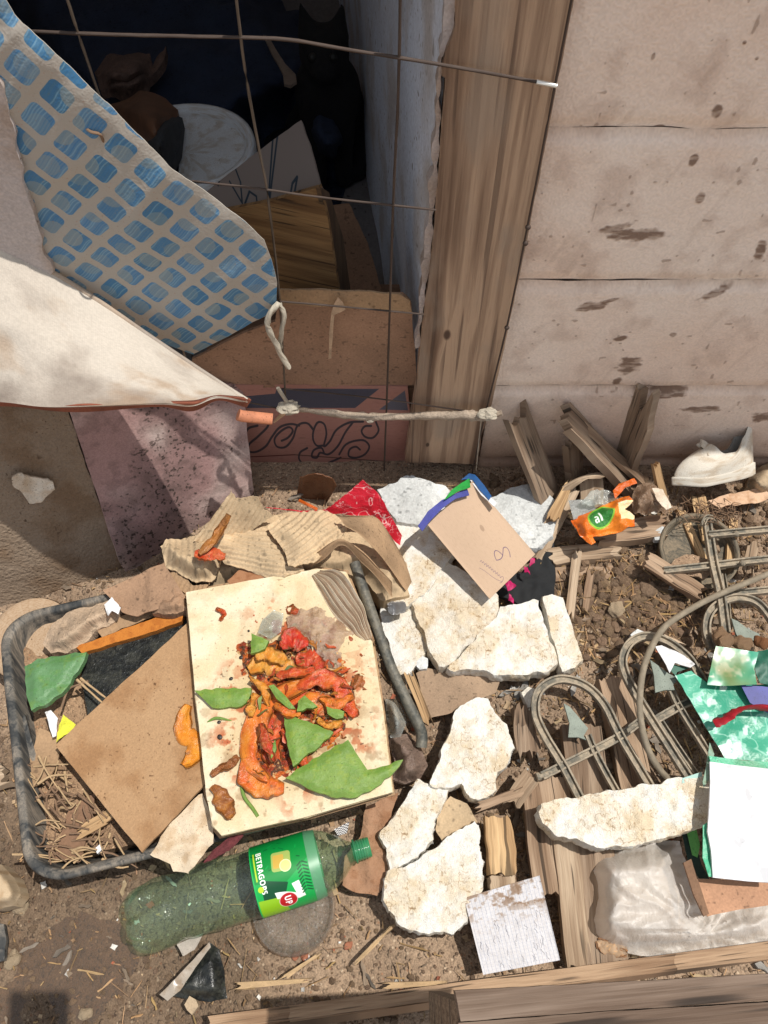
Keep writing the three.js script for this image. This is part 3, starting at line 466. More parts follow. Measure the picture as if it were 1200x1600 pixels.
// ---------------------------------------------------------------- pool sheet
{
  const W = 1024, t = paint(W, W, (c) => {
    c.fillStyle = '#a9a298'; c.fillRect(0, 0, W, W); const n = 12, s = W / n;
    for (let j = 0; j < n; j++) for (let i = 0; i < n; i++) {
      const x = (i + 0.13) * s, y = (j + 0.13) * s, w = s * 0.74, b = h3(i, j, 5);
      c.fillStyle = `rgb(${62 + b * 34 | 0},${114 + b * 22 | 0},${150 + b * 20 | 0})`; c.beginPath(); c.roundRect(x, y, w, w, s * 0.15); c.fill();
      c.save(); c.beginPath(); c.roundRect(x, y, w, w, s * 0.15); c.clip();
      for (let k = 0; k < 9; k++) { const q = h3(i * 9 + k, j, 6), q2 = h3(i, j * 9 + k, 7); c.strokeStyle = q > 0.45 ? 'rgba(44,110,164,0.5)' : 'rgba(140,176,194,0.5)'; c.lineWidth = 3; c.beginPath(); c.moveTo(x - 4, y + w * (k + q) / 9); c.bezierCurveTo(x + w * 0.3, y + w * (k + q2) / 9 + 7, x + w * 0.6, y + w * (k + q) / 9 - 8, x + w + 4, y + w * (k + q2) / 9); c.stroke(); }
      c.fillStyle = `rgba(150,152,146,${0.25 + 0.4 * h3(i, j, 8)})`; c.beginPath(); c.arc(x + w * h3(i, j, 9), y + w * h3(i, j, 10), w * 0.45, 0, 7); c.fill();
      c.restore();
    }
    for (let k = 0; k < 5000; k++) { c.fillStyle = `rgba(${120 + 60 * h3(k, 1, 1) | 0},110,90,${0.10 + 0.2 * h3(k, 4, 1)})`; c.fillRect(h3(k, 2, 1) * W, h3(k, 3, 1) * W, 1 + 4 * h3(k, 5, 1), 1 + 3 * h3(k, 6, 1)); }
  });
  t.repeat.set(1 / 0.44, 1 / 0.44);
  const p = [[-90, -90], [-20, -30], [20, 30], [80, 80], [120, 120], [170, 165], [220, 215], [270, 265], [310, 297], [345, 325], [382, 352], [412, 380], [424, 412], [432, 450], [431, 480], [424, 497], [380, 520], [340, 541], [300, 562], [270, 552], [160, 510], [70, 440], [-90, 330]];
  const main = slab(p, { at: (x, y) => V(x, y, -0.752), t: 0.0012, s: 9, rough: 1, turn: 0.70, disp: (x, y, d) => 0.022 * (fbm(x / 110, y / 110, 2) - 0.5) + 0.009 * Math.pow(ridge(x / 70 + y / 130, y / 160, 2), 3) + (d < 12 ? -0.004 * (1 - d / 12) : 0) });
  const K = (a, r) => rod(spline(a.map(([x, y, z]) => V(x, y, z)), 30), r, 8, { twist: (f) => f * 9, wob: (i, j) => 0.35 * Math.sin(j * 2.6) });
  many('pool_sheet', 'blue mosaic-printed plastic pool sheet hanging across the doorway', 'plastic sheet', [['sheet', main, mat(null, { map: t, bump: CREASE, bm: 0.2, bs: 0.0012, r: 0.6 })],
    ['tie_cord', K([[436, 474, -0.76], [424, 486, -0.75], [418, 508, -0.745], [430, 535, -0.745], [440, 556, -0.745], [452, 575, -0.742]], 0.0038), M.cord], ['tie_cord', K([[436, 474, -0.76], [444, 492, -0.755], [440, 520, -0.752], [437, 545, -0.752]], 0.0030), M.cord]]);
  one('dry_twig', 'small curled dry twig caught on the blue pool sheet', 'twig', rod(spline([V(130, 197, -0.755), V(142, 206, -0.745), V(156, 210, -0.745), V(163, 224, -0.752)], 12), 0.0016, 6), M.strawDark);
  const q = [[-90, 40], [0, 128], [14, 172], [26, 235], [42, 300], [56, 345], [70, 390], [82, 424], [50, 470], [-90, 420]];
  one('white_board', 'rough edged whitish board at the far left, in front of the pool sheet', 'board', slab(q, { at: (x, y) => V(x, y, -0.745), t: 0.014, s: 8, rough: 5, side: 0.004 }), M.plasterShade);
}
// ---------------------------------------------------------------- white canvas
{
  const top = spline([[-130, 318, -0.755], [0, 380, -0.752], [130, 455, -0.745], [240, 530, -0.72], [330, 590, -0.69], [386, 626, -0.667]].map(([x, y, z]) => V(x, y, z)), 60);
  const hem = spline([[-130, 622, -0.625], [0, 628, -0.612], [70, 636, -0.602], [150, 635, -0.598], [250, 631, -0.602], [300, 634, -0.618], [340, 621, -0.64], [386, 629, -0.665]].map(([x, y, z]) => V(x, y, z)), 60);
  const f = (u, v) => { const a = top[Math.round(u * 60)], b = hem[Math.round(u * 60)], p = a.clone().lerp(b, v), k = (1 - Math.pow(u, 3)) * Math.sin(PI * Math.min(1, v * 1.02)); p.y += k * (0.022 * (fbm(u * 5 + 3, v * 2.4, 3) - 0.42) + 0.010 * Math.pow(ridge(u * 3 + v * 1.5, v * 1.2 - u, 2, 4), 2) - 0.006); p.z += k * 0.022 * (fbm(u * 4 + 8, v * 2, 3) - 0.35); return p; };
  const body = sheet(60, 40, f, 0.002, (u, v) => [u * 0.6, v * 0.3]);
  const hm = sweep(hem.map((p) => p.clone().add(new V3(0, -0.005, -0.003))), [[0.002, 0.006], [-0.003, 0.006], [-0.003, -0.005], [0.002, -0.005]], { scale: (q) => 0.9 + 0.3 * Math.sin(q * 20) });
  const edge = rod(top.map((p) => p.clone().add(new V3(0, 0.001, 0))), 0.0032, 7);
  many('canvas_sheet', 'sunlit off-white canvas sheet stretched to a point over the left side', 'canvas', [['cloth', body, M.canvas], ['hem', hm, M.hem], ['rolled_edge', edge, M.canvas]]);
}
// boards standing under the canvas
{
  const pb = plane(G(190, 898, 0), G(402, 792, 0), V(245, 650, -0.745));
  one('stained_panel', 'stained pinkish white panel with black mould specks below the canvas', 'panel', slab([[92, 600], [378, 600], [388, 690], [398, 786], [340, 838], [205, 906], [188, 882], [150, 768], [110, 648]], { at: pb, t: 0.012, s: 10, rough: 1.2, disp: (x, y) => 0.002 * fbm(x / 50, y / 50, 3) }), mat(null, { map: tex(512, (u, v) => { const a = fbm(u * 4, v * 4, 4, 4, 91), b = fbm(u * 22, v * 22, 4, 22, 92), w = sstep(0.35, 0.75, fbm(u * 3, v * 3, 3, 3, 95)); return mix3(mix3(rgb(214, 198, 190), rgb(170, 136, 132), w).map((c) => c * (0.9 + 0.14 * vn(u * 240, v * 240, 240, 96))), rgb(62, 50, 46), clamp(sstep(0.60, 0.76, fbm(u * 74, v * 74, 4, 74, 92)) * sstep(0.40, 0.64, a) * 0.7 + 0.30 * sstep(0.4, 0.8, a) + 0.15 * sstep(0.5, 0.7, b))); }), cm: 0.34, bump: CREASE, bm: 0.2, bs: 0.0012 }));
  const lb = plane(G(0, 950, 0), G(190, 890, 0), V(60, 650, -0.69));
  one('coarse_board', 'grey-brown crusted board leaning at the left edge, half in sun', 'board', slab([[-110, 600], [94, 600], [108, 648], [150, 770], [192, 886], [150, 905], [80, 925], [0, 950], [-110, 985]], { at: lb, t: 0.02, s: 9, rough: 3, disp: (x, y) => 0.008 * (fbm(x / 60, y / 40, 4) - 0.5), side: 0.002 }), M.coarseBoard);
  one('paper_scrap', 'crumpled whitish scrap stuck on the crusted board', 'paper', slab([[22, 738], [34, 731], [50, 738], [66, 740], [84, 746], [88, 758], [76, 768], [66, 780], [48, 779], [36, 762], [24, 752]], { at: (x, y) => lb(x, y).add(new V3(0, 0.004, 0.006)), t: 0.003, s: 4, rough: 3, disp: (x, y) => 0.012 * ridge(x / 16, y / 16, 3) }), M.offWhite);
}
// ---------------------------------------------------------------- boxes behind the gate
{
  const fl = [[436, 455], [480, 453], [520, 456], [575, 460], [630, 458], [641, 470], [648, 540], [652, 602], [560, 602], [440, 603], [300, 606], [300, 560], [380, 520], [430, 500]];
  many('cardboard_box', 'plain brown open carton standing behind the gate rods, above the scripted box', 'box', [['front_panel', slab(fl, { at: (x, y) => V(x, y, -0.815), t: 0.005, s: 10, rough: 1.5, disp: (x, y) => 0.004 * fbm(x / 60, y / 60, 2) }), M.boxPlain], ['folded_rim', slab([[436, 453], [520, 454], [625, 459], [641, 470], [645, 492], [600, 484], [520, 480], [440, 476]], { at: (x, y) => V(x, y, -0.808), t: 0.003, s: 8, rough: 2 }), M.card],
    ['torn_tape', slab([[528, 464], [536, 472], [540, 484], [522, 492], [520, 520], [518, 560], [513, 561], [515, 520], [518, 488], [522, 474]], { at: (x, y) => V(x, y, -0.797), t: 0.0006, s: 4, rough: 1 }), mat([206, 176, 146], { map: MOTTLE, cm: 0.05 })]]);
  const Z = -0.812, a = V(280, 600, Z), b = V(660, 800, Z), W = 1024, H = 512;
  const lt = paint(W, H, (c) => {
    const X = (x, y) => { const p = V(x, y, Z); return [(p.x - a.x) / (b.x - a.x) * W, (p.y - a.y) / (b.y - a.y) * H]; }, S = (x, y) => X(370 + x / 4, 590 + y / 4);
    c.fillStyle = '#a4766a'; c.fillRect(0, 0, W, H);
    for (let k = 0; k < 2600; k++) { c.fillStyle = `rgba(${h3(k, 1, 2) > 0.5 ? '60,40,36' : '190,150,136'},${0.05 + 0.07 * h3(k, 2, 2)})`; c.fillRect(h3(k, 3, 2) * W, h3(k, 4, 2) * H, 2 + 30 * h3(k, 5, 2), 1 + 3 * h3(k, 6, 2)); }
    const poly = (pts, f) => { c.fillStyle = f; c.beginPath(); pts.forEach((p, i) => i ? c.lineTo(...S(...p)) : c.moveTo(...S(...p))); c.fill(); };
    poly([[250, 68], [890, 70], [740, 190], [60, 190], [-300, 240], [-300, 150], [240, 100]], '#464654'); poly([[890, 200], [1050, 80], [1070, 205]], '#5a5a66');
    const cur = (pts, w) => { c.strokeStyle = '#3e363c'; c.lineWidth = w; c.lineCap = c.lineJoin = 'round'; c.beginPath(); const q = new THREE.CatmullRomCurve3(pts.map((p) => { const s = S(...p); return new V3(s[0], s[1], 0); })).getPoints(60); q.forEach((p, i) => i ? c.lineTo(p.x, p.y) : c.moveTo(p.x, p.y)); c.stroke(); };
    const w1 = 8;
    cur([[870, 278], [886, 330], [850, 376], [800, 368], [780, 335], [800, 305], [840, 302]], w1); cur([[790, 275], [700, 282], [620, 330], [580, 400], [545, 430], [560, 350], [545, 290], [510, 278], [480, 330], [478, 390], [500, 425], [540, 425]], w1); cur([[725, 280], [680, 340], [630, 430], [570, 480], [520, 470], [500, 500], [470, 495], [480, 455], [530, 440], [545, 470]], w1);
    cur([[640, 480], [680, 420], [740, 395], [800, 395], [828, 430], [805, 475], [750, 500], [700, 490], [705, 450], [745, 432], [770, 450]], w1); cur([[450, 290], [480, 330], [460, 300], [430, 283], [380, 300], [350, 380], [300, 435], [250, 430], [235, 390], [270, 340], [330, 310], [350, 330], [320, 375], [280, 395]], w1);
    cur([[390, 300], [340, 290], [270, 310], [220, 370], [180, 430], [110, 466], [65, 455], [75, 420], [130, 370], [190, 310], [200, 290]], w1); cur([[60, 440], [50, 380], [70, 320], [130, 300]], w1); cur([[440, 440], [395, 470], [390, 510], [430, 550], [500, 560], [580, 530], [650, 500]], w1);
    c.strokeStyle = '#5a2c28'; c.lineWidth = 4; c.beginPath(); c.moveTo(...S(-400, 520)); c.lineTo(...S(360, 482)); c.stroke(); c.strokeStyle = 'rgba(60,40,34,0.7)'; c.beginPath(); c.moveTo(...S(360, 482)); c.lineTo(...S(1150, 540)); c.stroke();
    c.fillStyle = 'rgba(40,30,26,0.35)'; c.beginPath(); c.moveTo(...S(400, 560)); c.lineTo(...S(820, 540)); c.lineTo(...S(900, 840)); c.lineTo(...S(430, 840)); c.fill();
  });
  lt.wrapS = lt.wrapT = THREE.ClampToEdgeWrapping;
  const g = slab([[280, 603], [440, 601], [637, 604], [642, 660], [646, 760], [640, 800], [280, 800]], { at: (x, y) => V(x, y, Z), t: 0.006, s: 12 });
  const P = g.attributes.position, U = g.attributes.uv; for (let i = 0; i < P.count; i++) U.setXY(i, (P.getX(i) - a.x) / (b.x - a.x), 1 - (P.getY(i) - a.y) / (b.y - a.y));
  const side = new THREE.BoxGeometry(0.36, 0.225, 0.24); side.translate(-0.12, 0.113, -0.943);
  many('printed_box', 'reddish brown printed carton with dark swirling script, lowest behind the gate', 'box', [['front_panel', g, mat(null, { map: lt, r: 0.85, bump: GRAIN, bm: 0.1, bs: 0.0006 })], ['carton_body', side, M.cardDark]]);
}
// inside the room
{
  const bk = G(290, 245, 0.30), prof = [[0.001, 0], [0.10, 0], [0.112, 0.006], [0.128, 0.27], [0.133, 0.272], [0.135, 0.30], [0.133, 0.312], [0.126, 0.315], [0.118, 0.311], [0.112, 0.298], [0.001, 0.296]].map(([x, y]) => new THREE.Vector2(x, y));
  const bt = new THREE.LatheGeometry(prof.slice(0, 4), 40), lid = new THREE.LatheGeometry(prof.slice(3), 48);
  for (const g of [bt, lid]) g.translate(bk.x, 0.012, bk.z);
  many('paint_bucket', 'white plastic bucket with dirty lid inside the dark room', 'bucket', [['pail', bt, M.bucket], ['lid', lid, M.bucket]]);
  const fold = (x, y) => 0.05 * ridge(x / 90, y / 70, 3) + 0.02 * fbm(x / 25, y / 25, 3);
  one('dark_clothes', 'heap of dark navy clothes filling the back of the room', 'clothes', slab([[-60, -60], [420, -60], [434, 10], [470, 50], [534, 92], [534, 168], [506, 196], [470, 200], [400, 240], [330, 300], [180, 280], [60, 150]], { h: (x, y, d) => 0.02 + 0.16 * sstep(0, 70, d), disp: fold, base: 0.013, s: 13, rough: 12 }), M.navy);
  one('dark_bundle', 'dark cloth bundle on the floor in front of the black cat', 'clothes', slab([[440, 160], [470, 122], [515, 112], [548, 140], [556, 236], [528, 272], [490, 262], [470, 226]], { h: (x, y, d) => 0.03 + 0.14 * sstep(0, 30, d), base: 0.013, s: 7, rough: 5, disp: (x, y) => 0.04 * ridge(x / 40, y / 34, 3) }), M.navy);
  one('pale_strap', 'pale spoon-ended strap lying on the dark clothes beside the cat', 'strap', slab([[412, 58], [420, 60], [434, 84], [446, 104], [462, 118], [464, 132], [454, 138], [444, 134], [442, 116], [428, 92]], { h: 0.26, t: 0.006, s: 5, disp: (x, y) => 0.01 * fbm(x / 20, y / 20) }), mat([150, 132, 116], { map: MOTTLE, cm: 0.1 }));
  one('brown_pouch', 'crumpled brown paper pouch at the edge of the pool sheet', 'pouch', slab([[150, 122], [170, 100], [200, 88], [238, 96], [240, 112], [262, 84], [258, 108], [232, 142], [200, 152], [160, 150]], { h: (x, y, d) => 0.26 + 0.05 * sstep(0, 25, d), t: 0.02, s: 7, rough: 3, disp: (x, y) => 0.03 * ridge(x / 40, y / 30, 2) }), mat([120, 96, 84], { map: MOTTLE, cm: 0.1, bump: CREASE, bm: 0.1, bs: 0.004 }));
  one('leather_boot', 'worn brown boot with grey toe resting on the bucket lid', 'boot', slab([[170, 170], [220, 150], [262, 158], [278, 178], [282, 210], [272, 250], [250, 272], [205, 220]], { h: (x, y, d) => 0.33 + 0.08 * sstep(0, 40, d), base: 0.318, s: 8, rough: 3, disp: (x, y) => 0.02 * fbm(x / 40, y / 40, 2) }), M.brownLeather);
  one('grey_beanie', 'rounded dark grey cap on the bucket lid', 'cap', slab([[225, 190], [255, 172], [285, 184], [280, 230], [262, 270], [240, 262], [216, 228]], { h: (x, y, d) => 0.34 + 0.09 * sstep(0, 34, d), base: 0.318, s: 7 }), mat([62, 66, 70], { map: MOTTLE, cm: 0.1 }));
  const pr = plane(V(350, 320, -0.93), V(505, 292, -0.90), V(470, 188, -1.0));
  const ct = paint(512, 512, (c) => { c.fillStyle = '#7c7068'; c.fillRect(0, 0, 512, 512); c.strokeStyle = '#26323c'; c.lineWidth = 7; c.lineJoin = 'round'; c.beginPath(); for (const q of [[[70, 400], [90, 330], [130, 290], [170, 340], [180, 400], [120, 360]], [[250, 400], [290, 380], [330, 90], [310, 80], [290, 360], [350, 390]], [[360, 390], [390, 240], [410, 210], [400, 260], [370, 390], [440, 380]], [[190, 400], [210, 350], [240, 350], [250, 400]]]) q.forEach(([x, y], i) => i ? c.lineTo(x, y) : c.moveTo(x, y)); c.stroke(); });
  const pg = slab([[314, 306], [360, 270], [400, 238], [470, 188], [484, 225], [500, 285], [508, 302], [420, 318], [352, 330]], { at: pr, t: 0.005, s: 8, rough: 1.2 });
  { const P = pg.attributes.position, U = pg.attributes.uv, a = pr(315, 330), b = pr(505, 190); for (let i = 0; i < P.count; i++) U.setXY(i, (P.getX(i) - a.x) / (b.x - a.x), (P.getY(i) - a.y) / (b.y - a.y)); }
  one('carton_flap', 'grey carton flap with scribbled blue letters in front of the bucket', 'carton flap', pg, mat(null, { map: ct, r: 0.9 }));
  many('wood_print_box', 'box with a dark striped wood-grain print below the scribbled carton flap', 'box', [['front_panel', slab([[345, 330], [420, 315], [500, 292], [512, 340], [530, 455], [430, 460], [425, 420], [400, 370]], { at: plane(V(350, 330, -0.90), V(505, 292, -0.88), V(520, 450, -0.86)), t: 0.008, s: 10, turn: PI / 2 - 0.12 }), wood([150, 118, 78], {})], ['end_panel', slab([[500, 292], [514, 300], [536, 370], [548, 455], [530, 456], [512, 350]], { at: plane(V(505, 292, -0.884), V(520, 450, -0.864), V(548, 450, -0.93)), t: 0.006, s: 8 }), wood([104, 84, 62])]]);
  one('carton_scrap', 'dark carton leaning in the corner of the room by the painted wall', 'carton', slab([[512, 322], [545, 318], [575, 380], [598, 456], [545, 458], [528, 400]], { at: plane(V(540, 455, -1.0), V(598, 455, -1.0), V(540, 322, -1.15)), t: 0.006, s: 8, rough: 2 }), M.cardDark);
}
// the cat: one smooth body
{
  const o = V(512, 120, -1.72), K = 1.0, J = (x, y, z) => new V3(o.x + x * K, y * K + 0.012, o.z + z * K);
  const bones = [[J(0, 0.10, -0.04), 0.085, J(0, 0.20, 0.02), 0.07], [J(0, 0.20, 0.02), 0.06, J(0, 0.27, 0.05), 0.045], [J(0, 0.30, 0.06), 0.050, J(0, 0.288, 0.10), 0.026], [J(0.035, 0.20, 0.06), 0.03, J(0.03, 0.02, 0.09), 0.018], [J(-0.035, 0.20, 0.06), 0.03, J(-0.03, 0.02, 0.09), 0.018], [J(0.06, 0.06, -0.04), 0.055, J(0.06, 0.02, 0.06), 0.022], [J(-0.06, 0.06, -0.04), 0.055, J(-0.06, 0.02, 0.06), 0.022], [J(-0.02, 0.04, -0.11), 0.024, J(-0.15, 0.02, -0.06), 0.016], [J(-0.15, 0.02, -0.06), 0.016, J(-0.17, 0.02, 0.05), 0.010],
    [J(0.030, 0.335, 0.05), 0.020, J(0.043, 0.385, 0.045), 0.004], [J(-0.030, 0.335, 0.05), 0.020, J(-0.043, 0.385, 0.045), 0.004]];
  const res = 64, mc = new MarchingCubes(res, M.fur, false, false, 120000); mc.isolation = 0; const half = 0.24, c = J(-0.02, 0.2, -0.01), ab = new V3(), ap = new V3();
  for (let z = 0; z < res; z++) for (let y = 0; y < res; y++) for (let x = 0; x < res; x++) {
    const p = new V3((x - res / 2) / (res / 2) * half, (y - res / 2) / (res / 2) * half, (z - res / 2) / (res / 2) * half).add(c); let s = 0;
    for (const [a, ra, b, rb] of bones) { ab.subVectors(b, a); ap.subVectors(p, a); const t = clamp(ap.dot(ab) / ab.lengthSq()), d = ap.addScaledVector(ab, -t).length() - lerp(ra, rb, t); s += Math.exp(-d * 110); }
    mc.field[z * res * res + y * res + x] = Math.log(s) / 110;
  }
  mc.update(); const n = mc.count, g = new THREE.BufferGeometry(), pos = new Float32Array(n * 3);
  for (let i = 0; i < n * 3; i += 3) { pos[i] = mc.positionArray[i] * half + c.x; pos[i + 1] = mc.positionArray[i + 1] * half + c.y; pos[i + 2] = mc.positionArray[i + 2] * half + c.z; }
  const uv = new Float32Array(n * 2); for (let i = 0; i < n; i++) { uv[i * 2] = pos[i * 3]; uv[i * 2 + 1] = pos[i * 3 + 1]; }
  g.setAttribute('position', new THREE.BufferAttribute(pos, 3)); g.setAttribute('normal', new THREE.BufferAttribute(mc.normalArray.slice(0, n * 3), 3)); g.setAttribute('uv', new THREE.BufferAttribute(uv, 2));
  const eye = (s) => new THREE.SphereGeometry(0.009, 12, 8).translate(...J(s * 0.021, 0.312, 0.101).toArray());
  many('cat', 'black cat sitting upright in the dark room by the painted wall', 'cat', [['body', g, M.fur], ['eye', eye(1), mat([26, 26, 20], { r: 0.6 })], ['eye', eye(-1), mat([26, 26, 20], { r: 0.6 })]]);
}
// ---------------------------------------------------------------- stuff on the ground
function rock(r, sd, det = 1) { const g = new THREE.IcosahedronGeometry(r, det), p = g.attributes.position; for (let i = 0; i < p.count; i++) { const v = new V3().fromBufferAttribute(p, i), n = v.clone().normalize(), k = 0.62 + 0.7 * vn(n.x * 1.9 + sd, n.y * 1.9 + n.z * 1.7 + sd * 2); p.setXYZ(i, v.x * k, v.y * k * 0.8, v.z * k); } g.computeVertexNormals(); return g; }
function strew(name, label, category, g, m, n, place, tint) {
  const o = new THREE.InstancedMesh(g, m, n), q = new THREE.Quaternion(), e = new THREE.Euler(), mx = new THREE.Matrix4(), c = new THREE.Color();
  for (let i = 0; i < n; i++) { const [p, s, a, b, d] = place(i); e.set(a, b, d, 'YXZ'); mx.compose(p, q.setFromEuler(e), s); o.setMatrixAt(i, mx); const k = tint(i); o.setColorAt(i, c.setRGB(k[0], k[1], k[2])); }
  o.name = numbered(name); o.castShadow = o.receiveShadow = true; tag(o, label, category, { kind: 'stuff' }); scene.add(o); return o;
}
const onGround = (x, z, dy = 0) => new V3(x, gh(x, z) + dy, z);
{
  const gauss = () => (rnd() + rnd() + rnd() - 1.5) / 1.5;
  const clods = [rock(0.01, 1.3), rock(0.01, 5.7), rock(0.01, 9.1)];
  clods.forEach((g, k) => strew('soil', ['crumbly brown soil clods heaped between the wood and the arched fence', 'small soil crumbs spread over the bare earth', 'broken earth lumps lying along the foot of the wall'][k], 'soil', g, M.clod, [1100, 7000, 700][k], () => {
    const x = k === 0 ? heap.x + gauss() * 0.20 : k === 1 ? rr(-0.6, 0.75) : rr(0.15, 0.75), z = k === 0 ? heap.z + gauss() * 0.17 : k === 1 ? rr(-0.74, 0.1) : rr(-0.78, -0.6);
    const s = k === 1 ? 0.08 + 0.5 * Math.pow(rnd(), 2.5) : Math.pow(rnd(), 2.4) * 1.0 + 0.16; return [onGround(x, z, s * 0.0015), new V3(s, s, s), rr(0, 6), rr(0, 6), rr(0, 6)];
  }, () => { const v = rr(0.75, 1.2); return [v, v * rr(0.96, 1), v * rr(0.90, 1)]; }));
  const sg = new THREE.BoxGeometry(1, 1, 1, 1, 1, 4); { const p = sg.attributes.position; for (let i = 0; i < p.count; i++) { const z = p.getZ(i), k = 0.35 + 0.65 * (1 - Math.abs(z) * 1.3) + 0.3 * Math.sin(z * 9); p.setXYZ(i, p.getX(i) * k + 0.4 * Math.sin(z * 5), p.getY(i) * k, z); } sg.computeVertexNormals(); }
  strew('litter', 'fine wood splinters and straw bits strewn over the earth', 'litter', sg, M.straw, 3000, (i) => {
    const near = i < 1100, x = near ? heap.x + gauss() * 0.34 : rr(-0.6, 0.75), z = near ? heap.z + gauss() * 0.26 : rr(-0.76, 0.1), l = 0.005 + 0.040 * Math.pow(rnd(), 3), w = rr(0.0008, 0.0028);
    return [onGround(clamp(x, -0.7, 0.8), Math.max(z, -0.78), rr(0.002, 0.010)), new V3(w, w * 0.6, l), rr(-0.3, 0.3), rr(0, 6.3), rr(0, 6)];
  }, () => { const v = rr(0.35, 1.1); return [v, v * rr(0.85, 0.98), v * rr(0.7, 0.95)]; });
  const fg = new THREE.PlaneGeometry(1, 1, 3, 3); { const p = fg.attributes.position; for (let i = 0; i < p.count; i++) p.setXYZ(i, p.getX(i) + 0.2 * h3(i, 1, 1), p.getY(i) + 0.2 * h3(i, 2, 1), 0.4 * h3(i, 3, 1)); fg.rotateX(-PI / 2); fg.computeVertexNormals(); }
  strew('debris', 'tiny scraps of paper, bark and seed lying on the earth', 'debris', fg, mat([255, 255, 255], { r: 0.8 }), 1100, () => { const x = rr(-0.55, 0.75), z = rr(-0.74, 0.08), s = 0.002 + 0.008 * Math.pow(rnd(), 3); return [onGround(x, z, 0.003), new V3(s, s, s * rr(0.5, 1.4)), rr(-0.5, 0.5), rr(0, 6), rr(-0.5, 0.5)]; },
    () => { const q = rnd(), v = rr(0.5, 1); return q < 0.3 ? [0.75 * v, 0.72 * v, 0.66 * v] : q < 0.6 ? [0.35 * v, 0.22 * v, 0.12 * v] : q < 0.85 ? [0.5 * v, 0.36 * v, 0.22 * v] : [0.45 * v, 0.14 * v, 0.07 * v]; });
}
{
  const cg = new THREE.BoxGeometry(1, 0.16, 0.5, 4, 1, 2), p = cg.attributes.position; for (let i = 0; i < p.count; i++) { const x = p.getX(i), z = p.getZ(i); p.setXYZ(i, x + 0.16 * Math.sin(z * 7 + x * 3), p.getY(i) + 0.12 * Math.sin(x * 4), z * (1 - 0.5 * Math.abs(x)) + 0.08 * Math.sin(x * 9)); } cg.computeVertexNormals();
  strew('wood_litter', 'small broken chips of wood and card filling the gaps between the boards', 'litter', cg, mat([255, 255, 255], { map: MOTTLE, cm: 2, r: 0.95 }), 900, (i) => { const x = i < 520 ? rr(0.12, 0.62) : rr(-0.55, 0.7), z = i < 520 ? rr(-0.70, -0.12) : rr(-0.74, 0.06), s = 0.004 + 0.020 * Math.pow(rnd(), 2.6); return [onGround(x, z, rr(0.001, 0.007)), new V3(s * 1.3, s, s * rr(0.5, 1)), rr(-0.3, 0.3), rr(0, 6.3), rr(-0.3, 0.3)]; }, () => { const q = rnd(), v = rr(0.5, 1.05); return q < 0.5 ? [0.36 * v, 0.27 * v, 0.19 * v] : q < 0.8 ? [0.30 * v, 0.25 * v, 0.20 * v] : q < 0.93 ? [0.46 * v, 0.34 * v, 0.20 * v] : [0.55 * v, 0.52 * v, 0.47 * v]; });
}
// ---------------------------------------------------------------- small builders
// a four-cornered sheet, corners as image positions [x, y, h], uv 0..1
function quad(c, o = {}) {
  const nu = o.nu ?? 16, nv = o.nv ?? 16;
  return sheet(nu, nv, (u, v) => { const q = (k) => lerp(lerp(c[0][k], c[1][k], u), lerp(c[3][k], c[2][k], u), v), e = o.warp ? o.warp(u, v) : 0; return G(q(0), q(1), q(2) + e); }, o.t ?? 0.0015, (u, v) => [u, 1 - v]);
}
const plank = (name, label, a, b, wpx, t, m, o = {}) => { const A = a[3] === 'z' ? V(a[0], a[1], a[2]) : G(...a), B = b[3] === 'z' ? V(b[0], b[1], b[2]) : G(...b); return one(name, label, o.cat ?? 'plank', board(A, B, wpx * mpp((a[0] + b[0]) / 2, (a[1] + b[1]) / 2, 0.03), t, o), m, o.group ? { group: o.group } : {}); };
const stickG = (a, b, r, bend = 0) => { const A = G(...a), B = G(...b), m = A.clone().lerp(B, 0.5).add(new V3(bend, Math.abs(bend) * 0.5, bend)); return rod(spline([A, m, B], 8), r, 6, { scale: (f) => 1 - 0.45 * f, wob: (i, j) => 0.5 * (vn(i, j * 3 + r * 9000) - 0.5) }); };
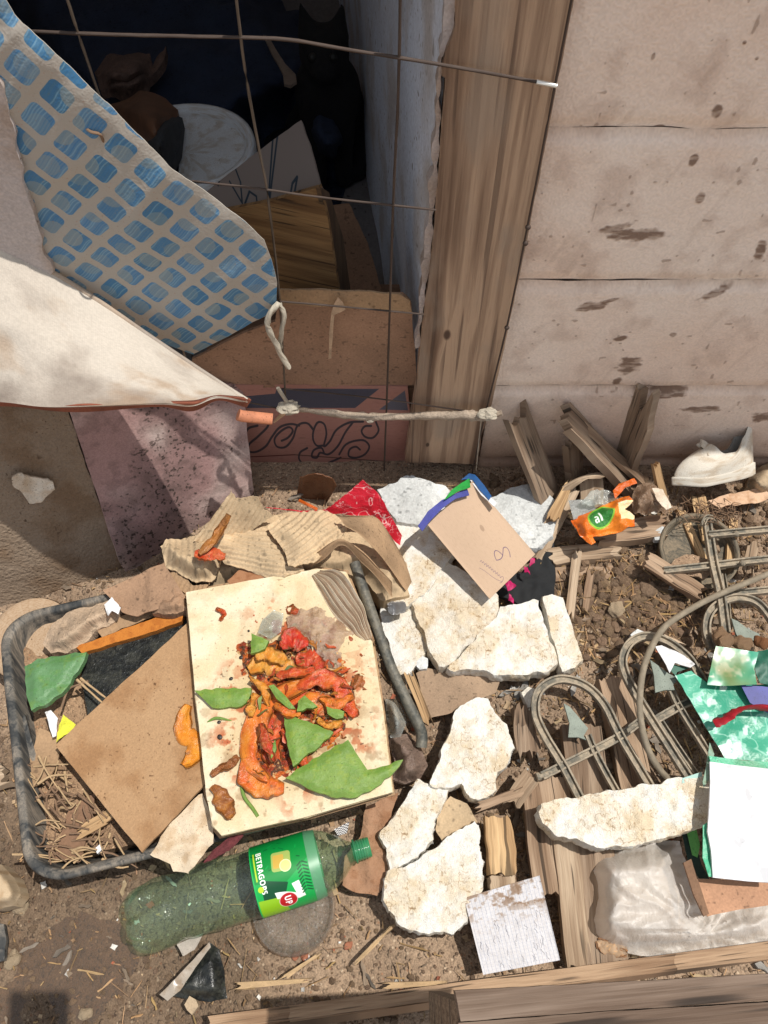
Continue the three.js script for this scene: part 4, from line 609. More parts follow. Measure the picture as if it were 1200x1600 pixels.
function peel(pts, w, o = {}) {
  const sd = slabSeed++ * 2.3, NU = 64, NV = 16, C = spline(pts.map((p) => new V3(p[0], p[1], p[2] ?? 0)), NU), h0 = o.h, ar = o.arch ?? 0.004;
  const g = sheet(NU, NV, (u, v) => {
    const k = Math.round(u * NU), p = C[k], q = C[Math.min(k + 1, NU)].clone().sub(C[Math.max(k - 1, 0)]); const L = Math.hypot(q.x, q.y) || 1;
    const end = Math.pow(Math.sin(PI * clamp(0.05 + 0.9 * u)), o.tip ?? 0.5), e = 2 * v - 1, side = e < 0 ? 0 : 40;
    const wd = w * end * (0.55 + 0.75 * vn(u * 5 + sd, 3 + side) + 0.15 * (vn(u * 14 + sd, 5 + side) - 0.5)), s = (v - 0.5) * wd, jag = 1.5 * (vn(u * 13 + sd, v * 3, 0, 3) - 0.5) * Math.abs(e);
    const curl = ar * ((o.cup ? 1 : 0.9 * Math.sin(u * 7 + sd)) * (e * e - 0.4)) + 0.003 * (ridge(u * 4 + sd, v * 1.4, 2) - 0.5) + 0.0018 * (fbm(u * 12 + sd, v * 4, 3) - 0.5) + 0.007 * (fbm(u * 3 + sd, 2, 2) - 0.4);
    return G(p.x - q.y / L * (s + jag), p.y + q.x / L * (s + jag), h0 + p.z + ar * 0.5 + curl);
  }, o.t ?? 0.0024, (u, v) => [u * 0.12 + sd, v * 0.03]);
  const P = g.attributes.position, K = P.count / 2, c = [], A = o.a ?? [0.62, 0.10, 0.025], B = o.b ?? [0.72, 0.24, 0.03], D = [0.20, 0.075, 0.02];
  for (let i = 0; i < P.count; i++) { const jj = i % K, u = (jj % (NU + 1)) / NU, v = ((jj / (NU + 1)) | 0) / NV, e = Math.abs(2 * v - 1), t = clamp(fbm(u * 6 + sd, v * 2.6, 4) * 2.2 - 0.6), k = sstep(0.72, 1, e + 0.25 * (vn(u * 12 + sd, 3) - 0.5)) * 0.85; let q = mix3(A, B, t); q = mix3(q, [0.80, 0.40, 0.12], 0.35 * sstep(0.70, 0.9, vn(u * 30, v * 10 + sd))); q = mix3(q, D, clamp(k * 0.8 + 0.7 * sstep(0.64, 0.80, fbm(u * 8 + sd * 3, v * 4 + sd, 4)))); c.push(...q); }
  g.setAttribute('color', new THREE.Float32BufferAttribute(c, 3)); return g;
}
const leafEdge = (poly, n) => { const o = []; for (let i = 0; i < poly.length; i++) { const a = poly[i], b = poly[(i + 1) % poly.length]; o.push(a); const L = Math.hypot(b[0] - a[0], b[1] - a[1]), k = Math.floor(L / n); for (let j = 1; j < k; j++) o.push([lerp(a[0], b[0], j / k) + 1.6 * (j % 2 - 0.5), lerp(a[1], b[1], j / k) + 2.2 * (j % 2 - 0.5)]); } return o; };
// ---------------------------------------------------------------- black tub
{
  const C = [[-2, 968], [480, 858], [552, 1262], [42, 1390]].map(([x, y]) => G(x, y, 0.085));
  const B = (u, v, y) => { const p = C[0].clone().lerp(C[1], u).lerp(C[3].clone().lerp(C[2], u), v); p.y = y; return p; };
  const ring = (ins, y, n = 96, r0 = 0.13) => { const out = [], r = Math.max(0.03, r0 - ins * 0.6), a = ins, b = 1 - ins; for (let i = 0; i < n; i++) { const q = i / n * 4, s = Math.floor(q), t = q - s; let u, v; const cn = [[b - r, a + r], [b - r, b - r], [a + r, b - r], [a + r, a + r]][s]; const ang = -PI / 2 + s * PI / 2 + clamp((t - 0.3) / 0.4) * PI / 2; u = cn[0] + Math.cos(ang) * r; v = cn[1] + Math.sin(ang) * r; if (t < 0.3) { const p = [[a + r, a], [b, a + r], [b - r, b], [a, b - r]][s], e = [cn[0] + Math.cos(ang) * r, cn[1] + Math.sin(ang) * r]; const m = [(p[0] + e[0]) / 2, (p[1] + e[1]) / 2]; u = lerp(m[0], e[0], t / 0.3); v = lerp(m[1], e[1], t / 0.3); } if (t > 0.7) { const e = [u, v], nx = [[b, b - r], [a + r, b], [a, a + r], [b - r, a]][s], m = [(nx[0] + e[0]) / 2, (nx[1] + e[1]) / 2]; u = lerp(e[0], m[0], (t - 0.7) / 0.3); v = lerp(e[1], m[1], (t - 0.7) / 0.3); } const p = B(u, v, y); p.y += 0.003 * (vn(i * 0.25, ins * 30) - 0.5); out.push(p); } return out; };
  const loft = (rs) => { const pos = [], uv = [], idx = [], n = rs[0].length; let vv = 0; rs.forEach((r, j) => { if (j) vv += r[0].distanceTo(rs[j - 1][0]); let uu = 0; for (let i = 0; i <= n; i++) { const p = r[i % n]; if (i) uu += p.distanceTo(r[i - 1]); pos.push(p.x, p.y, p.z); uv.push(p.x + 0.3 * p.y, p.z + p.y); } }); for (let j = 0; j < rs.length - 1; j++) for (let i = 0; i < n; i++) { const a = j * (n + 1) + i, b = a + n + 1; idx.push(a, a + 1, b, a + 1, b + 1, b); } return geo(pos, idx, uv); };
  const rim = loft([[0.024, 0.080], [0.003, 0.080], [0.0, 0.083], [0.0, 0.089], [0.005, 0.0915], [0.012, 0.092], [0.024, 0.0915], [0.030, 0.089], [0.033, 0.082]].map(([i, y]) => ring(i, y)));
  const basin = loft([[0.033, 0.083], [0.046, 0.06], [0.080, 0.018], [0.11, 0.012], [0.3, 0.011], [0.49, 0.011]].map(([i, y]) => ring(i, y)).concat([]));
  const outer = loft([[0.022, 0.081], [0.05, 0.04], [0.080, 0.003], [0.11, 0.0]].map(([i, y]) => ring(i, y)));
  many('plastic_tub', 'wide dusty black plastic tub full of litter, its rim round the old book', 'tub', [['rim', rim, M.tub], ['basin', basin, M.tub], ['outer_wall', outer, mat([40, 42, 44], { map: MOTTLE, cm: 0.2, r: 0.6 })]]);
  const sl = slab([[20, 1010], [90, 980], [460, 900], [530, 1240], [75, 1352], [48, 1330]], { h: 0.052, s: 9, t: 0.03, disp: (x, y) => 0.018 * (fbm(x / 40, y / 40, 4) - 0.5) + 0.006 * ridge(x / 9, y / 9, 2) });
  one('soil', 'loose soil and crumbs filling the black tub', 'soil', sl, mat([238, 222, 202], { map: SOILC, cm: 0.35, bump: SOILB, bm: 0.3, bs: 0.004 }), { kind: 'stuff' });
}
{
  one('tar_board', 'dark dusty board with an orange edge inside the black tub', 'board', merge([slab([[126, 1018], [284, 962], [300, 976], [298, 1100], [140, 1125], [128, 1070]], { h: 0.074, t: 0.010, s: 9, rough: 1 })]), M.tar);
  one('orange_strip', 'flaking orange painted wood strip along the dark board in the tub', 'strip', slab([[116, 1010], [276, 952], [288, 962], [284, 972], [128, 1022]], { h: 0.086, t: 0.012, s: 6, rough: 2 }), mat([196, 124, 48], { map: GRIME, cm: 0.09, bump: GRAIN, bm: 0.05, bs: 0.001 }));
  one('hardboard', 'large plain brown hardboard sheet lying across the black tub', 'board', slab([[87, 1165], [293, 974], [300, 1000], [322, 1100], [333, 1212], [222, 1332]], { h: (x, y) => 0.094 + (x - 88) * 0.00006, t: 0.005, s: 10, rough: 1, disp: (x, y) => 0.002 * fbm(x / 60, y / 60) }), mat([176, 144, 110], { map: GRIME, cm: 0.42, bump: GRAIN, bm: 0.1, bs: 0.0006 }));
  one('cactus_pad', 'bluish green cut cactus pad at the left side of the tub', 'cactus pad', slab(leafEdge([[39, 1042], [60, 1030], [92, 1026], [118, 1020], [136, 1020], [128, 1040], [104, 1076], [78, 1098], [50, 1111], [42, 1086]], 9), { h: (x, y, d) => 0.104 + 0.008 * sstep(0, 14, d), t: 0.010, s: 5, disp: (x, y) => 0.004 * fbm(x / 30, y / 30) }), M.nopalBlue);
  const crum = (a, sc) => (x, y, d) => a * (ridge(x / sc, y / sc + x / (sc * 3), 3) - 0.5);
  one('paper_bag', 'crumpled beige paper bag at the upper rim of the tub', 'paper bag', slab([[67, 1007], [76, 985], [104, 958], [140, 943], [164, 938], [176, 936], [190, 952], [184, 966], [170, 978], [150, 986], [134, 1004], [106, 1020], [80, 1022]], { h: (x, y, d) => 0.086 + 0.026 * sstep(0, 26, d), base: 0.07, s: 4.5, rough: 2.5, disp: crum(0.018, 26) }), M.paperBag);
  one('white_scrap', 'small white torn scrap at the tip of the beige paper bag', 'paper', slab([[162, 944], [176, 932], [190, 950], [184, 960], [176, 956], [168, 962]], { h: 0.116, t: 0.002, s: 4, rough: 3, disp: crum(0.008, 14) }), M.white);
  one('brown_paper', 'folded brown paper sheet on the far rim of the tub', 'paper', slab([[161, 923], [200, 905], [240, 886], [258, 879], [270, 902], [290, 934], [258, 948], [215, 962], [190, 956], [176, 940]], { h: (x) => 0.104 + (x > 230 ? 0.005 : 0), t: 0.002, s: 6, rough: 2, disp: crum(0.006, 50) }), M.paperBrown);
  one('crumpled_paper', 'tightly crumpled brown paper at the corner of the old book', 'paper', slab([[238, 958], [246, 936], [262, 930], [256, 915], [268, 902], [284, 924], [297, 930], [294, 954], [268, 962]], { h: (x, y, d) => 0.100 + 0.015 * sstep(0, 16, d), base: 0.08, s: 3.5, rough: 3, disp: crum(0.022, 14) }), M.paperBrown);
  one('brown_paper', 'flat brown paper lying under the crumple, beside the dark board', 'paper', slab([[150, 984], [186, 962], [250, 952], [280, 944], [262, 956], [190, 982], [160, 996]], { h: 0.082, t: 0.002, s: 5, rough: 2, disp: crum(0.005, 30) }), M.card);
  one('yellow_scrap', 'bright yellow wrapper scrap at the corner of the hardboard', 'wrapper', slab([[88, 1160], [92, 1134], [99, 1116], [118, 1132], [112, 1142], [100, 1148]], { h: 0.088, t: 0.001, s: 4, rough: 1, disp: crum(0.006, 10) }), M.yellow);
  one('white_scrap', 'white paper scrap beside the yellow wrapper', 'paper', slab([[70, 1112], [80, 1109], [90, 1122], [88, 1150], [82, 1152]], { h: 0.086, t: 0.001, s: 4, rough: 1, disp: crum(0.006, 14) }), M.white);
  one('carton_strip', 'narrow carton strip inside the tub left of the hardboard', 'carton', slab([[34, 1218], [62, 1138], [92, 1152], [96, 1172], [78, 1216], [48, 1232]], { h: 0.072, t: 0.003, s: 6, rough: 2 }), M.card);
  one('carton_strip', 'brown carton strip under the straw, nearest the lower tub rim', 'carton', slab([[82, 1350], [108, 1262], [150, 1238], [128, 1340]], { h: 0.072, t: 0.003, s: 6, rough: 2 }), M.cardDark);
  plank('dark_stick', 'dusty dark slat along the left inner side of the tub', [32, 1128, 0.075], [52, 1208, 0.066], 20, 0.008, M.tub, { cat: 'stick' });
  for (const [x, y, n] of [[140, 1294, 0], [152, 1283, 1]]) one('wood_chip', ['pale splintered wood chip below the hardboard corner, nearer the rim', 'pale splintered wood chip below the hardboard corner, nearer the hardboard'][n], 'wood chip', board(G(x - 20, y + 12, 0.078), G(x + 26, y - 14, 0.082), 0.013, 0.004, { broken: 0.014, nu: 8 }), M.fresh);
  const gx = 'dry straw stalks lying in the tub', L = 'dry straw stalk lying loose in the black tub';
  for (let i = 0; i < 84; i++) { const x = rr(36, 190), y = rr(1190, 1352), a = rr(-0.5, 1.0) + (rnd() < 0.3 ? 1.2 : 0), l = rr(16, 62); if ((x - 88) * 1.25 > (y - 1165) - 14) { i -= rnd() < 0.9 ? 1 : 0; continue; } one('straw_stalk', L, 'straw', stickG([x - Math.cos(a) * l / 2, y - Math.sin(a) * l / 2, rr(0.07, 0.085)], [x + Math.cos(a) * l / 2, y + Math.sin(a) * l / 2, rr(0.07, 0.09)], rr(0.0009, 0.0021), rr(-0.006, 0.006)), rnd() < 0.55 ? M.strawDark : M.straw, { group: gx }); }
  for (const [a, b, m] of [[[120, 1062, 0.1], [160, 1098, 0.1], 0], [[126, 1060, 0.1], [165, 1090, 0.102], 1]]) one('straw_stalk', ['pale straw stalk lying on the dark board, lower one', 'pale straw stalk lying on the dark board, upper one'][m], 'straw', stickG(a, b, 0.0022), M.straw);
  one('dry_twig', 'thin bent twig between the cactus pad and the dark board', 'twig', rod(spline([G(96, 1106, 0.088), G(106, 1078, 0.094), G(122, 1070, 0.1), G(138, 1064, 0.1)], 12), 0.0018, 6), M.strawDark);
  one('paper_flap', 'stained off-white paper flap hanging over the lower tub rim', 'paper', slab([[236, 1336], [262, 1292], [300, 1252], [316, 1240], [332, 1285], [334, 1318], [312, 1342], [298, 1360], [294, 1367], [270, 1362], [266, 1350]], { h: (x, y) => 0.102 - 0.00025 * Math.max(0, y - 1320), t: 0.0015, s: 5, rough: 3, disp: crum(0.010, 40) }), mat([218, 204, 182], { map: GRIME, cm: 0.12, bump: CREASE, bm: 0.1, bs: 0.0015 }));
  one('net_scrap', 'faded red netting scrap on the tub rim under the book', 'netting', slab([[318, 1348], [330, 1330], [352, 1312], [378, 1298], [380, 1306], [356, 1330], [330, 1344]], { h: (x, y, d) => 0.096 + 0.008 * sstep(0, 8, d), t: 0.003, s: 3, rough: 3, disp: crum(0.010, 7) }), mat([168, 84, 88], { map: MOTTLE, cm: 0.03, bump: SOILB, bm: 0.03, bs: 0.004 }));
  one('white_chip', 'tiny white chip among the straw in the tub', 'chip', slab([[148, 1326], [156, 1319], [160, 1326], [152, 1334]], { h: 0.082, t: 0.006, s: 3 }), M.white);
}
// ---------------------------------------------------------------- the old book and the food scraps on it
const bh = (x, y) => 0.128 + (x - 290) * 0.00003;
{
  const o = [[291, 926], [400, 906], [496, 889], [540, 894], [566, 960], [580, 1000], [598, 1110], [613, 1238], [480, 1276], [346, 1306], [332, 1290], [322, 1240], [306, 1090]];
  const pg = slab(o, { h: bh, t: 0.0012, s: 9, rough: 0.8, org: G(462, 1090, 0.13), disp: (x, y) => 0.002 * fbm(x / 70, y / 70, 3) });
  const blk = []; for (let k = 0; k < 7; k++) blk.push(['page_layer', slab(o.map(([x, y]) => [x + rr(-1.5, 2.2), y + rr(-1.2, 1.5)]), { h: (x, y) => bh(x, y) - 0.0016 - k * 0.0036, t: 0.0031, s: 16, rough: 0.6 }), M.pageEdge]);
  const pt = tex(1024, (u, v) => {
    const x = (u + 0.5) % 1 - 0.5, y = (v + 0.5) % 1 - 0.5, r = Math.hypot(x * 0.5 / 0.10, y * 0.5 / 0.13), a = fbm(u * 14, v * 14, 6, 14, 131), b = fbm(u * 40, v * 40, 4, 40, 132), s = vn(u * 420, v * 420, 420, 133), m = sstep(1.35, 0.55, r + 0.9 * (a - 0.5));
    let c = mix3(rgb(240, 232, 210), rgb(226, 206, 168), sstep(0.35, 0.7, a) * 0.7); c = mix3(c, rgb(204, 170, 120), m * 0.55); c = mix3(c, rgb(176, 70, 34), m * sstep(0.52, 0.66, b) * 0.8); c = mix3(c, rgb(120, 84, 54), sstep(0.60, 0.72, fbm(u * 24, v * 24, 4, 24, 134)) * (0.08 + 0.28 * sstep(0.2, -0.3, y)));
    const k = vn(u * 150, v * 150, 150, 135); c = mix3(c, rgb(70, 46, 34), sstep(0.90, 0.95, k) * (0.25 + 0.6 * m)); return c.map((q) => q * (0.94 + 0.08 * s));
  }), ptm = mat([240, 236, 226], { map: pt, cm: 0.5, bump: GRAIN, bm: 0.14, bs: 0.0004, r: 0.9 });
  const parts = [['top_page', pg, ptm], ...blk, ['back_cover', slab(o.map(([x, y]) => [x + (x > 450 ? 4 : -3), y + (y > 1100 ? 4 : -3)]), { h: (x, y) => bh(x, y) - 0.0272, t: 0.003, s: 20 }), M.card]];
  const A = spline([G(486, 902, 0.131), G(500, 928, 0.131), G(520, 962, 0.131), G(548, 992, 0.131), G(566, 1004, 0.131)], 40), Bc = spline([G(500, 893, 0.146), G(528, 896, 0.166), G(548, 916, 0.172), G(570, 960, 0.164), G(582, 998, 0.140)], 40);
  const nP = 11, curlB = mat([208, 178, 148], { map: MOTTLE, cm: 0.05 });
  for (let k = 0; k < nP; k++) { const g = sheet(40, 6, (u, v) => { const i = Math.round(u * 40), f0 = k / nP, f1 = (k + 0.92) / nP, f = lerp(f0, f1, v), w = Math.sin(u * PI); const p = A[i].clone().lerp(Bc[i], f); p.y += 0.012 * Math.sin(f * PI * 0.5) * w + 0.0034 * v * (0.6 + 0.8 * vn(u * 6, k)) + 0.004 * (vn(u * 5 + 3, f * 3) - 0.5); p.x += 0.004 * (vn(u * 7, 5) - 0.5) * w; return p; }, 0.0007, (u, v) => [u * 0.1, v * 0.01 + k * 0.03]); parts.push(['curled_page', g, k % 2 ? curlB : M.pageCurl]); }
  const back = sheet(40, 6, (u, v) => { const i = Math.round(u * 40); const p = Bc[i].clone(); p.y += 0.004 - v * 0.036; p.x += 0.004 * v; return p; }, 0.001); parts.push(['curled_page', back, mat([190, 150, 112], { map: MOTTLE, cm: 0.08 })]);
  many('old_book', 'thick old book with a blank yellowed page and curled corner, covered in food scraps', 'book', parts);
}
{
  const pl = (label, pts, w, h, a, b, o = {}) => one(o.name ?? 'papaya_peel', label, o.cat ?? 'peel', peel(pts, w, { h, a, b, ...o }), M.papaya);
  const RED = [0.56, 0.05, 0.02], RO = [0.70, 0.13, 0.025], OR = [0.78, 0.26, 0.03], AM = [0.72, 0.36, 0.06], BR = [0.30, 0.10, 0.03];
  pl('long orange-red papaya peel curving down the left of the heap on the book', [[486, 1066, 0.008], [444, 1084, 0.008], [412, 1108, 0.004], [396, 1142], [390, 1174], [394, 1200], [420, 1220]], 34, 0.134, RO, OR);
  pl('dark red papaya peel inside the long curved one', [[496, 1086, 0.006], [456, 1106, 0.004], [432, 1134], [428, 1172], [440, 1208]], 40, 0.133, RED, RO);
  pl('broad orange-red papaya end at the bottom of the heap', [[384, 1184], [390, 1210], [412, 1228], [444, 1230]], 40, 0.136, RO, OR);
  pl('amber papaya peel lying level at the top left of the heap', [[388, 1046], [414, 1034], [444, 1046], [470, 1058]], 36, 0.138, OR, AM);
  pl('small amber papaya flap just under the square green cactus piece', [[400, 1026], [420, 1022], [446, 1034]], 26, 0.146, AM, OR);
  pl('bright red papaya flesh near the clear plastic', [[440, 1012], [456, 1000], [482, 1006]], 34, 0.148, [0.62, 0.035, 0.02], RED, { tip: 0.8 });
  pl('red pulp lump right of the bright red flesh', [[462, 1034], [486, 1030], [504, 1046]], 30, 0.140, RED, [0.62, 0.09, 0.03]);
  pl('arched red papaya peel at the right of the heap', [[466, 1076, 0.004], [496, 1062, 0.01], [526, 1066, 0.006], [546, 1090]], 30, 0.140, RO, RED);
  pl('reddish papaya piece bending down at the right end of the heap', [[512, 1064], [530, 1074, 0.006], [542, 1096], [556, 1120]], 24, 0.139, RED, RO);
  pl('wide orange papaya piece in the middle of the heap', [[462, 1100], [490, 1094, 0.006], [516, 1112], [524, 1136]], 34, 0.133, OR, RO);
  pl('small orange strip at the left edge of the long curved peel', [[400, 1084], [394, 1100], [392, 1120]], 16, 0.140, OR, AM);
  pl('brown dried peel point at the right edge of the page', [[548, 1058], [562, 1066, 0.004], [576, 1076]], 26, 0.131, BR, [0.42, 0.13, 0.04], { tip: 0.9 });
  pl('dry orange-brown peel near the lower left corner of the book', [[332, 1228], [346, 1244], [352, 1262], [366, 1274]], 34, 0.131, [0.46, 0.17, 0.03], BR);
  pl('brown withered stem end above the dry peel', [[330, 1212], [346, 1200], [362, 1192], [372, 1182]], 13, 0.132, BR, [0.36, 0.14, 0.05]);
  pl('bright orange peel with a narrow tail lying on the hardboard', [[296, 1102], [288, 1124], [288, 1146], [302, 1160], [300, 1180], [286, 1196]], 30, 0.108, OR, [0.80, 0.30, 0.02], { tip: 0.55 });
  pl('dark red peel shred beside the curled page corner', [[540, 990], [554, 1006], [566, 1026]], 9, 0.132, RED, BR);
  pl('small dark red scrap near the right edge of the page', [[548, 1098], [560, 1112], [556, 1126]], 12, 0.131, RED, RO);
  pl('tiny red fleck alone at the upper left of the page', [[338, 950], [350, 958], [344, 970]], 7, 0.130, RED, RO);
  pl('orange-red peel crumb at the tip of the big cactus pad', [[520, 1146], [530, 1156], [540, 1164]], 22, 0.132, RO, BR);
  pl('reddish crumb above the red flesh near the top of the book', [[448, 950], [458, 954], [464, 962]], 16, 0.131, RED, BR, { tip: 0.6 });
  [['thin orange peel strip crossing the left of the long curved peel', [[392, 1060], [412, 1078, 0.004], [420, 1104]], 14, OR, AM], ['red peel strip lying along the lower middle of the heap', [[440, 1140], [462, 1162, 0.004], [478, 1196]], 20, RED, RO], ['orange peel strip under the right end of the arched red peel', [[500, 1090], [524, 1100], [552, 1086]], 18, OR, RO], ['thin red peel strip between the amber peel and the arched peel', [[432, 1056], [460, 1050, 0.006], [492, 1046]], 16, RO, RED], ['narrow orange peel curl below the short cactus chip', [[496, 1124], [516, 1134, 0.004], [534, 1128]], 12, OR, AM], ['dark red peel strip beside the pale cactus splinter', [[408, 1130], [416, 1160, 0.004], [428, 1190]], 15, RED, [0.5, 0.1, 0.03]], ['orange peel strip touching the upper tip of the triangular cactus piece', [[430, 1100], [448, 1112, 0.008], [470, 1116]], 16, RO, OR], ['red peel strip at the lower right of the heap, under the largest pad', [[462, 1190], [476, 1206], [482, 1222]], 18, RED, RO]].forEach(([l, p, w, a, b], i) => pl(l, p, w, i === 7 ? 0.132 : 0.143 + 0.0012 * i, a, b));
  const pulpT = tex(512, (u, v) => { const a = fbm(u * 9, v * 9, 5, 9, 141), b = fbm(u * 20, v * 20, 4, 20, 142), s = vn(u * 160, v * 160, 160, 143); let c = mix3(rgb(150, 52, 22), rgb(206, 104, 34), sstep(0.35, 0.65, a)); c = mix3(c, rgb(92, 54, 30), sstep(0.50, 0.64, b)); c = mix3(c, rgb(214, 172, 116), sstep(0.62, 0.7, fbm(u * 15 + 3, v * 15, 4, 15, 144))); return c.map((q) => q * (0.8 + 0.3 * s)); });
  one('pulp', 'wet reddish pulp spread under the papaya peels on the book', 'pulp', slab([[374, 1012], [392, 992], [420, 994], [446, 980], [480, 990], [520, 1000], [552, 1030], [566, 1064], [564, 1100], [548, 1128], [540, 1160], [500, 1180], [470, 1206], [446, 1224], [404, 1226], [386, 1190], [390, 1130], [402, 1086], [386, 1056], [372, 1040]], { h: (x, y, d) => 0.129 + 0.007 * sstep(0, 16, d), base: 0.1285, s: 4, rough: 9, disp: (x, y) => 0.010 * (ridge(x / 13, y / 13, 3) - 0.5) }), mat(null, { map: pulpT, cm: 0.1, r: 0.4, bump: CREASE, bm: 0.05, bs: 0.003 }));
  const shG = sheet(8, 3, (u, v) => new V3((u - 0.5) * 1, 0.10 * Math.sin(u * 4) + 0.1 * v, (v - 0.5) * 0.26 * Math.sin(PI * (0.1 + 0.8 * u)) + 0.12 * Math.sin(u * 5)), 0.03);
  strew('shreds', 'small orange, red and brown shreds of peel mixed through the food heap', 'shreds', shG, mat([255, 255, 255], { r: 0.45, map: MOTTLE, cm: 0.5 }), 260, () => { const t = rr(0, 6.3), q = Math.pow(rnd(), 0.5), x = 474 + Math.cos(t) * q * 92 - Math.sin(t) * q * 16, y = 1090 + Math.sin(t) * q * 128, s = 0.005 + 0.017 * Math.pow(rnd(), 2), inn = q < 0.75 ? rr(0.004, 0.016) : 0.001; return [G(x, y, 0.132 + inn), new V3(s, s, s), rr(-0.5, 0.5), rr(0, 6.3), rr(-0.5, 0.5)]; }, () => { const q = rnd(), v = rr(0.6, 1.1); return q < 0.3 ? [0.62 * v, 0.10 * v, 0.02] : q < 0.55 ? [0.66 * v, 0.24 * v, 0.03] : q < 0.8 ? [0.22 * v, 0.09 * v, 0.03] : q < 0.9 ? [0.62 * v, 0.46 * v, 0.26 * v] : [0.24 * v, 0.30 * v, 0.07]; });
  const np = (label, poly, h, o = {}) => one('cactus_pad', label, 'cactus pad', slab(leafEdge(poly, o.n ?? 8), { h: typeof h === 'number' ? (x, y, d) => h + 0.004 * sstep(0, 10, d) : h, t: o.t ?? 0.007, s: o.s ?? 5, disp: (x, y) => 0.003 * fbm(x / 25, y / 25) }), M.nopal);
  np('largest green cactus pad piece with toothed edge, lying over the book edge', [[446, 1216], [472, 1198], [506, 1176], [544, 1156], [556, 1176], [574, 1203], [596, 1198], [630, 1187], [616, 1206], [588, 1230], [558, 1246], [526, 1247], [490, 1236], [462, 1222]], (x, y, d) => 0.148 + 0.004 * sstep(0, 10, d), { n: 9 });
  np('green triangular cactus piece in the middle of the heap', [[443, 1117], [480, 1127], [521, 1144], [500, 1166], [474, 1184], [458, 1198], [449, 1165]], (x, y, d) => 0.154 + 0.004 * sstep(0, 10, d));
  np('flat green cactus piece pointing left over the book edge', [[304, 1079], [348, 1076], [393, 1076], [389, 1092], [377, 1104], [352, 1106], [332, 1106], [318, 1092]], 0.138);
  np('small square green cactus piece at the top left of the heap', [[393, 990], [420, 1002], [414, 1014], [392, 1022]], 0.156, { s: 4 });
  np('small green cactus chip above the triangular piece', [[466, 1096], [476, 1087], [496, 1104], [464, 1112]], 0.160, { s: 3 });
  np('short green cactus chip on the right of the heap', [[510, 1104], [538, 1112], [536, 1122], [526, 1124], [512, 1116]], 0.150, { s: 3, t: 0.009 });
  np('narrow green cactus sliver crossing the amber peel', [[420, 1072], [428, 1070], [448, 1090], [462, 1108], [452, 1108], [432, 1092]], 0.162, { s: 3 });
  np('pale green cactus splinter near the bottom of the heap', [[420, 1170], [430, 1156], [432, 1170], [424, 1186]], 0.152, { s: 3 });
  one('green_sliver', 'thin curved green stem on the lower part of the page', 'stem', rod(spline([G(377, 1228, 0.132), G(382, 1246, 0.133), G(394, 1262, 0.133), G(403, 1276, 0.132)], 14), 0.0024, 6), M.nopal);
  one('green_sliver', 'small flat green sliver left of the heap on the page', 'stem', rod(spline([G(324, 1128, 0.131), G(338, 1122, 0.133), G(362, 1126, 0.131)], 12), 0.0022, 6, { scale: (f) => Math.sin(PI * (0.1 + 0.8 * f)) }), M.nopal);
  one('clear_plastic', 'clear crumpled plastic piece at the top of the food heap', 'plastic', slab([[404, 992], [412, 968], [430, 956], [444, 962], [440, 990], [424, 1002]], { h: (x, y, d) => 0.134 + 0.018 * sstep(0, 16, d), t: 0.001, s: 3.5, disp: (x, y) => 0.014 * ridge(x / 14, y / 14, 2) }), M.clear);
  one('pulp_film', 'beige pulp-smeared film right of the bright red flesh', 'pulp', slab([[446, 966], [470, 952], [500, 956], [530, 975], [548, 990], [546, 1020], [530, 1042], [505, 1040], [488, 1022], [476, 1000], [452, 992]], { h: (x, y, d) => 0.132 + 0.012 * sstep(0, 20, d) * 0.6, base: 0.13, s: 2.6, rough: 10, disp: (x, y) => 0.009 * ridge(x / 17, y / 12, 3) + 0.003 * (fbm(x / 5, y / 5, 2) - 0.5) }), mat([244, 230, 212], { phys: true, transmission: 0.62, thickness: 0, r: 0.3, map: GRIME, cm: 0.12, bump: CREASE, bm: 0.05, bs: 0.003 }));
  const seedG = new THREE.SphereGeometry(0.0032, 8, 6); seedG.scale(1, 0.8, 1.2);
  strew('seeds', 'small dark seeds and red crumbs sprinkled over the book page', 'seeds', seedG, mat([255, 255, 255], { r: 0.5 }), 420, (i) => { const t = rr(0, 6.3), q = Math.pow(rnd(), 0.6), x = 462 + Math.cos(t) * q * 125, y = 1100 + Math.sin(t) * q * 165, s = i < 30 ? rr(0.5, 1.1) : rr(0.12, 0.4); return [G(clamp(x, 320, 590), clamp(y, 930, 1250), 0.1325), new V3(s, s * 0.6, s), 0, rr(0, 6), 0]; }, (i) => i < 30 ? [0.03, 0.02, 0.015] : rnd() < 0.5 ? [0.42, 0.10, 0.03] : [0.35, 0.22, 0.10]);
}
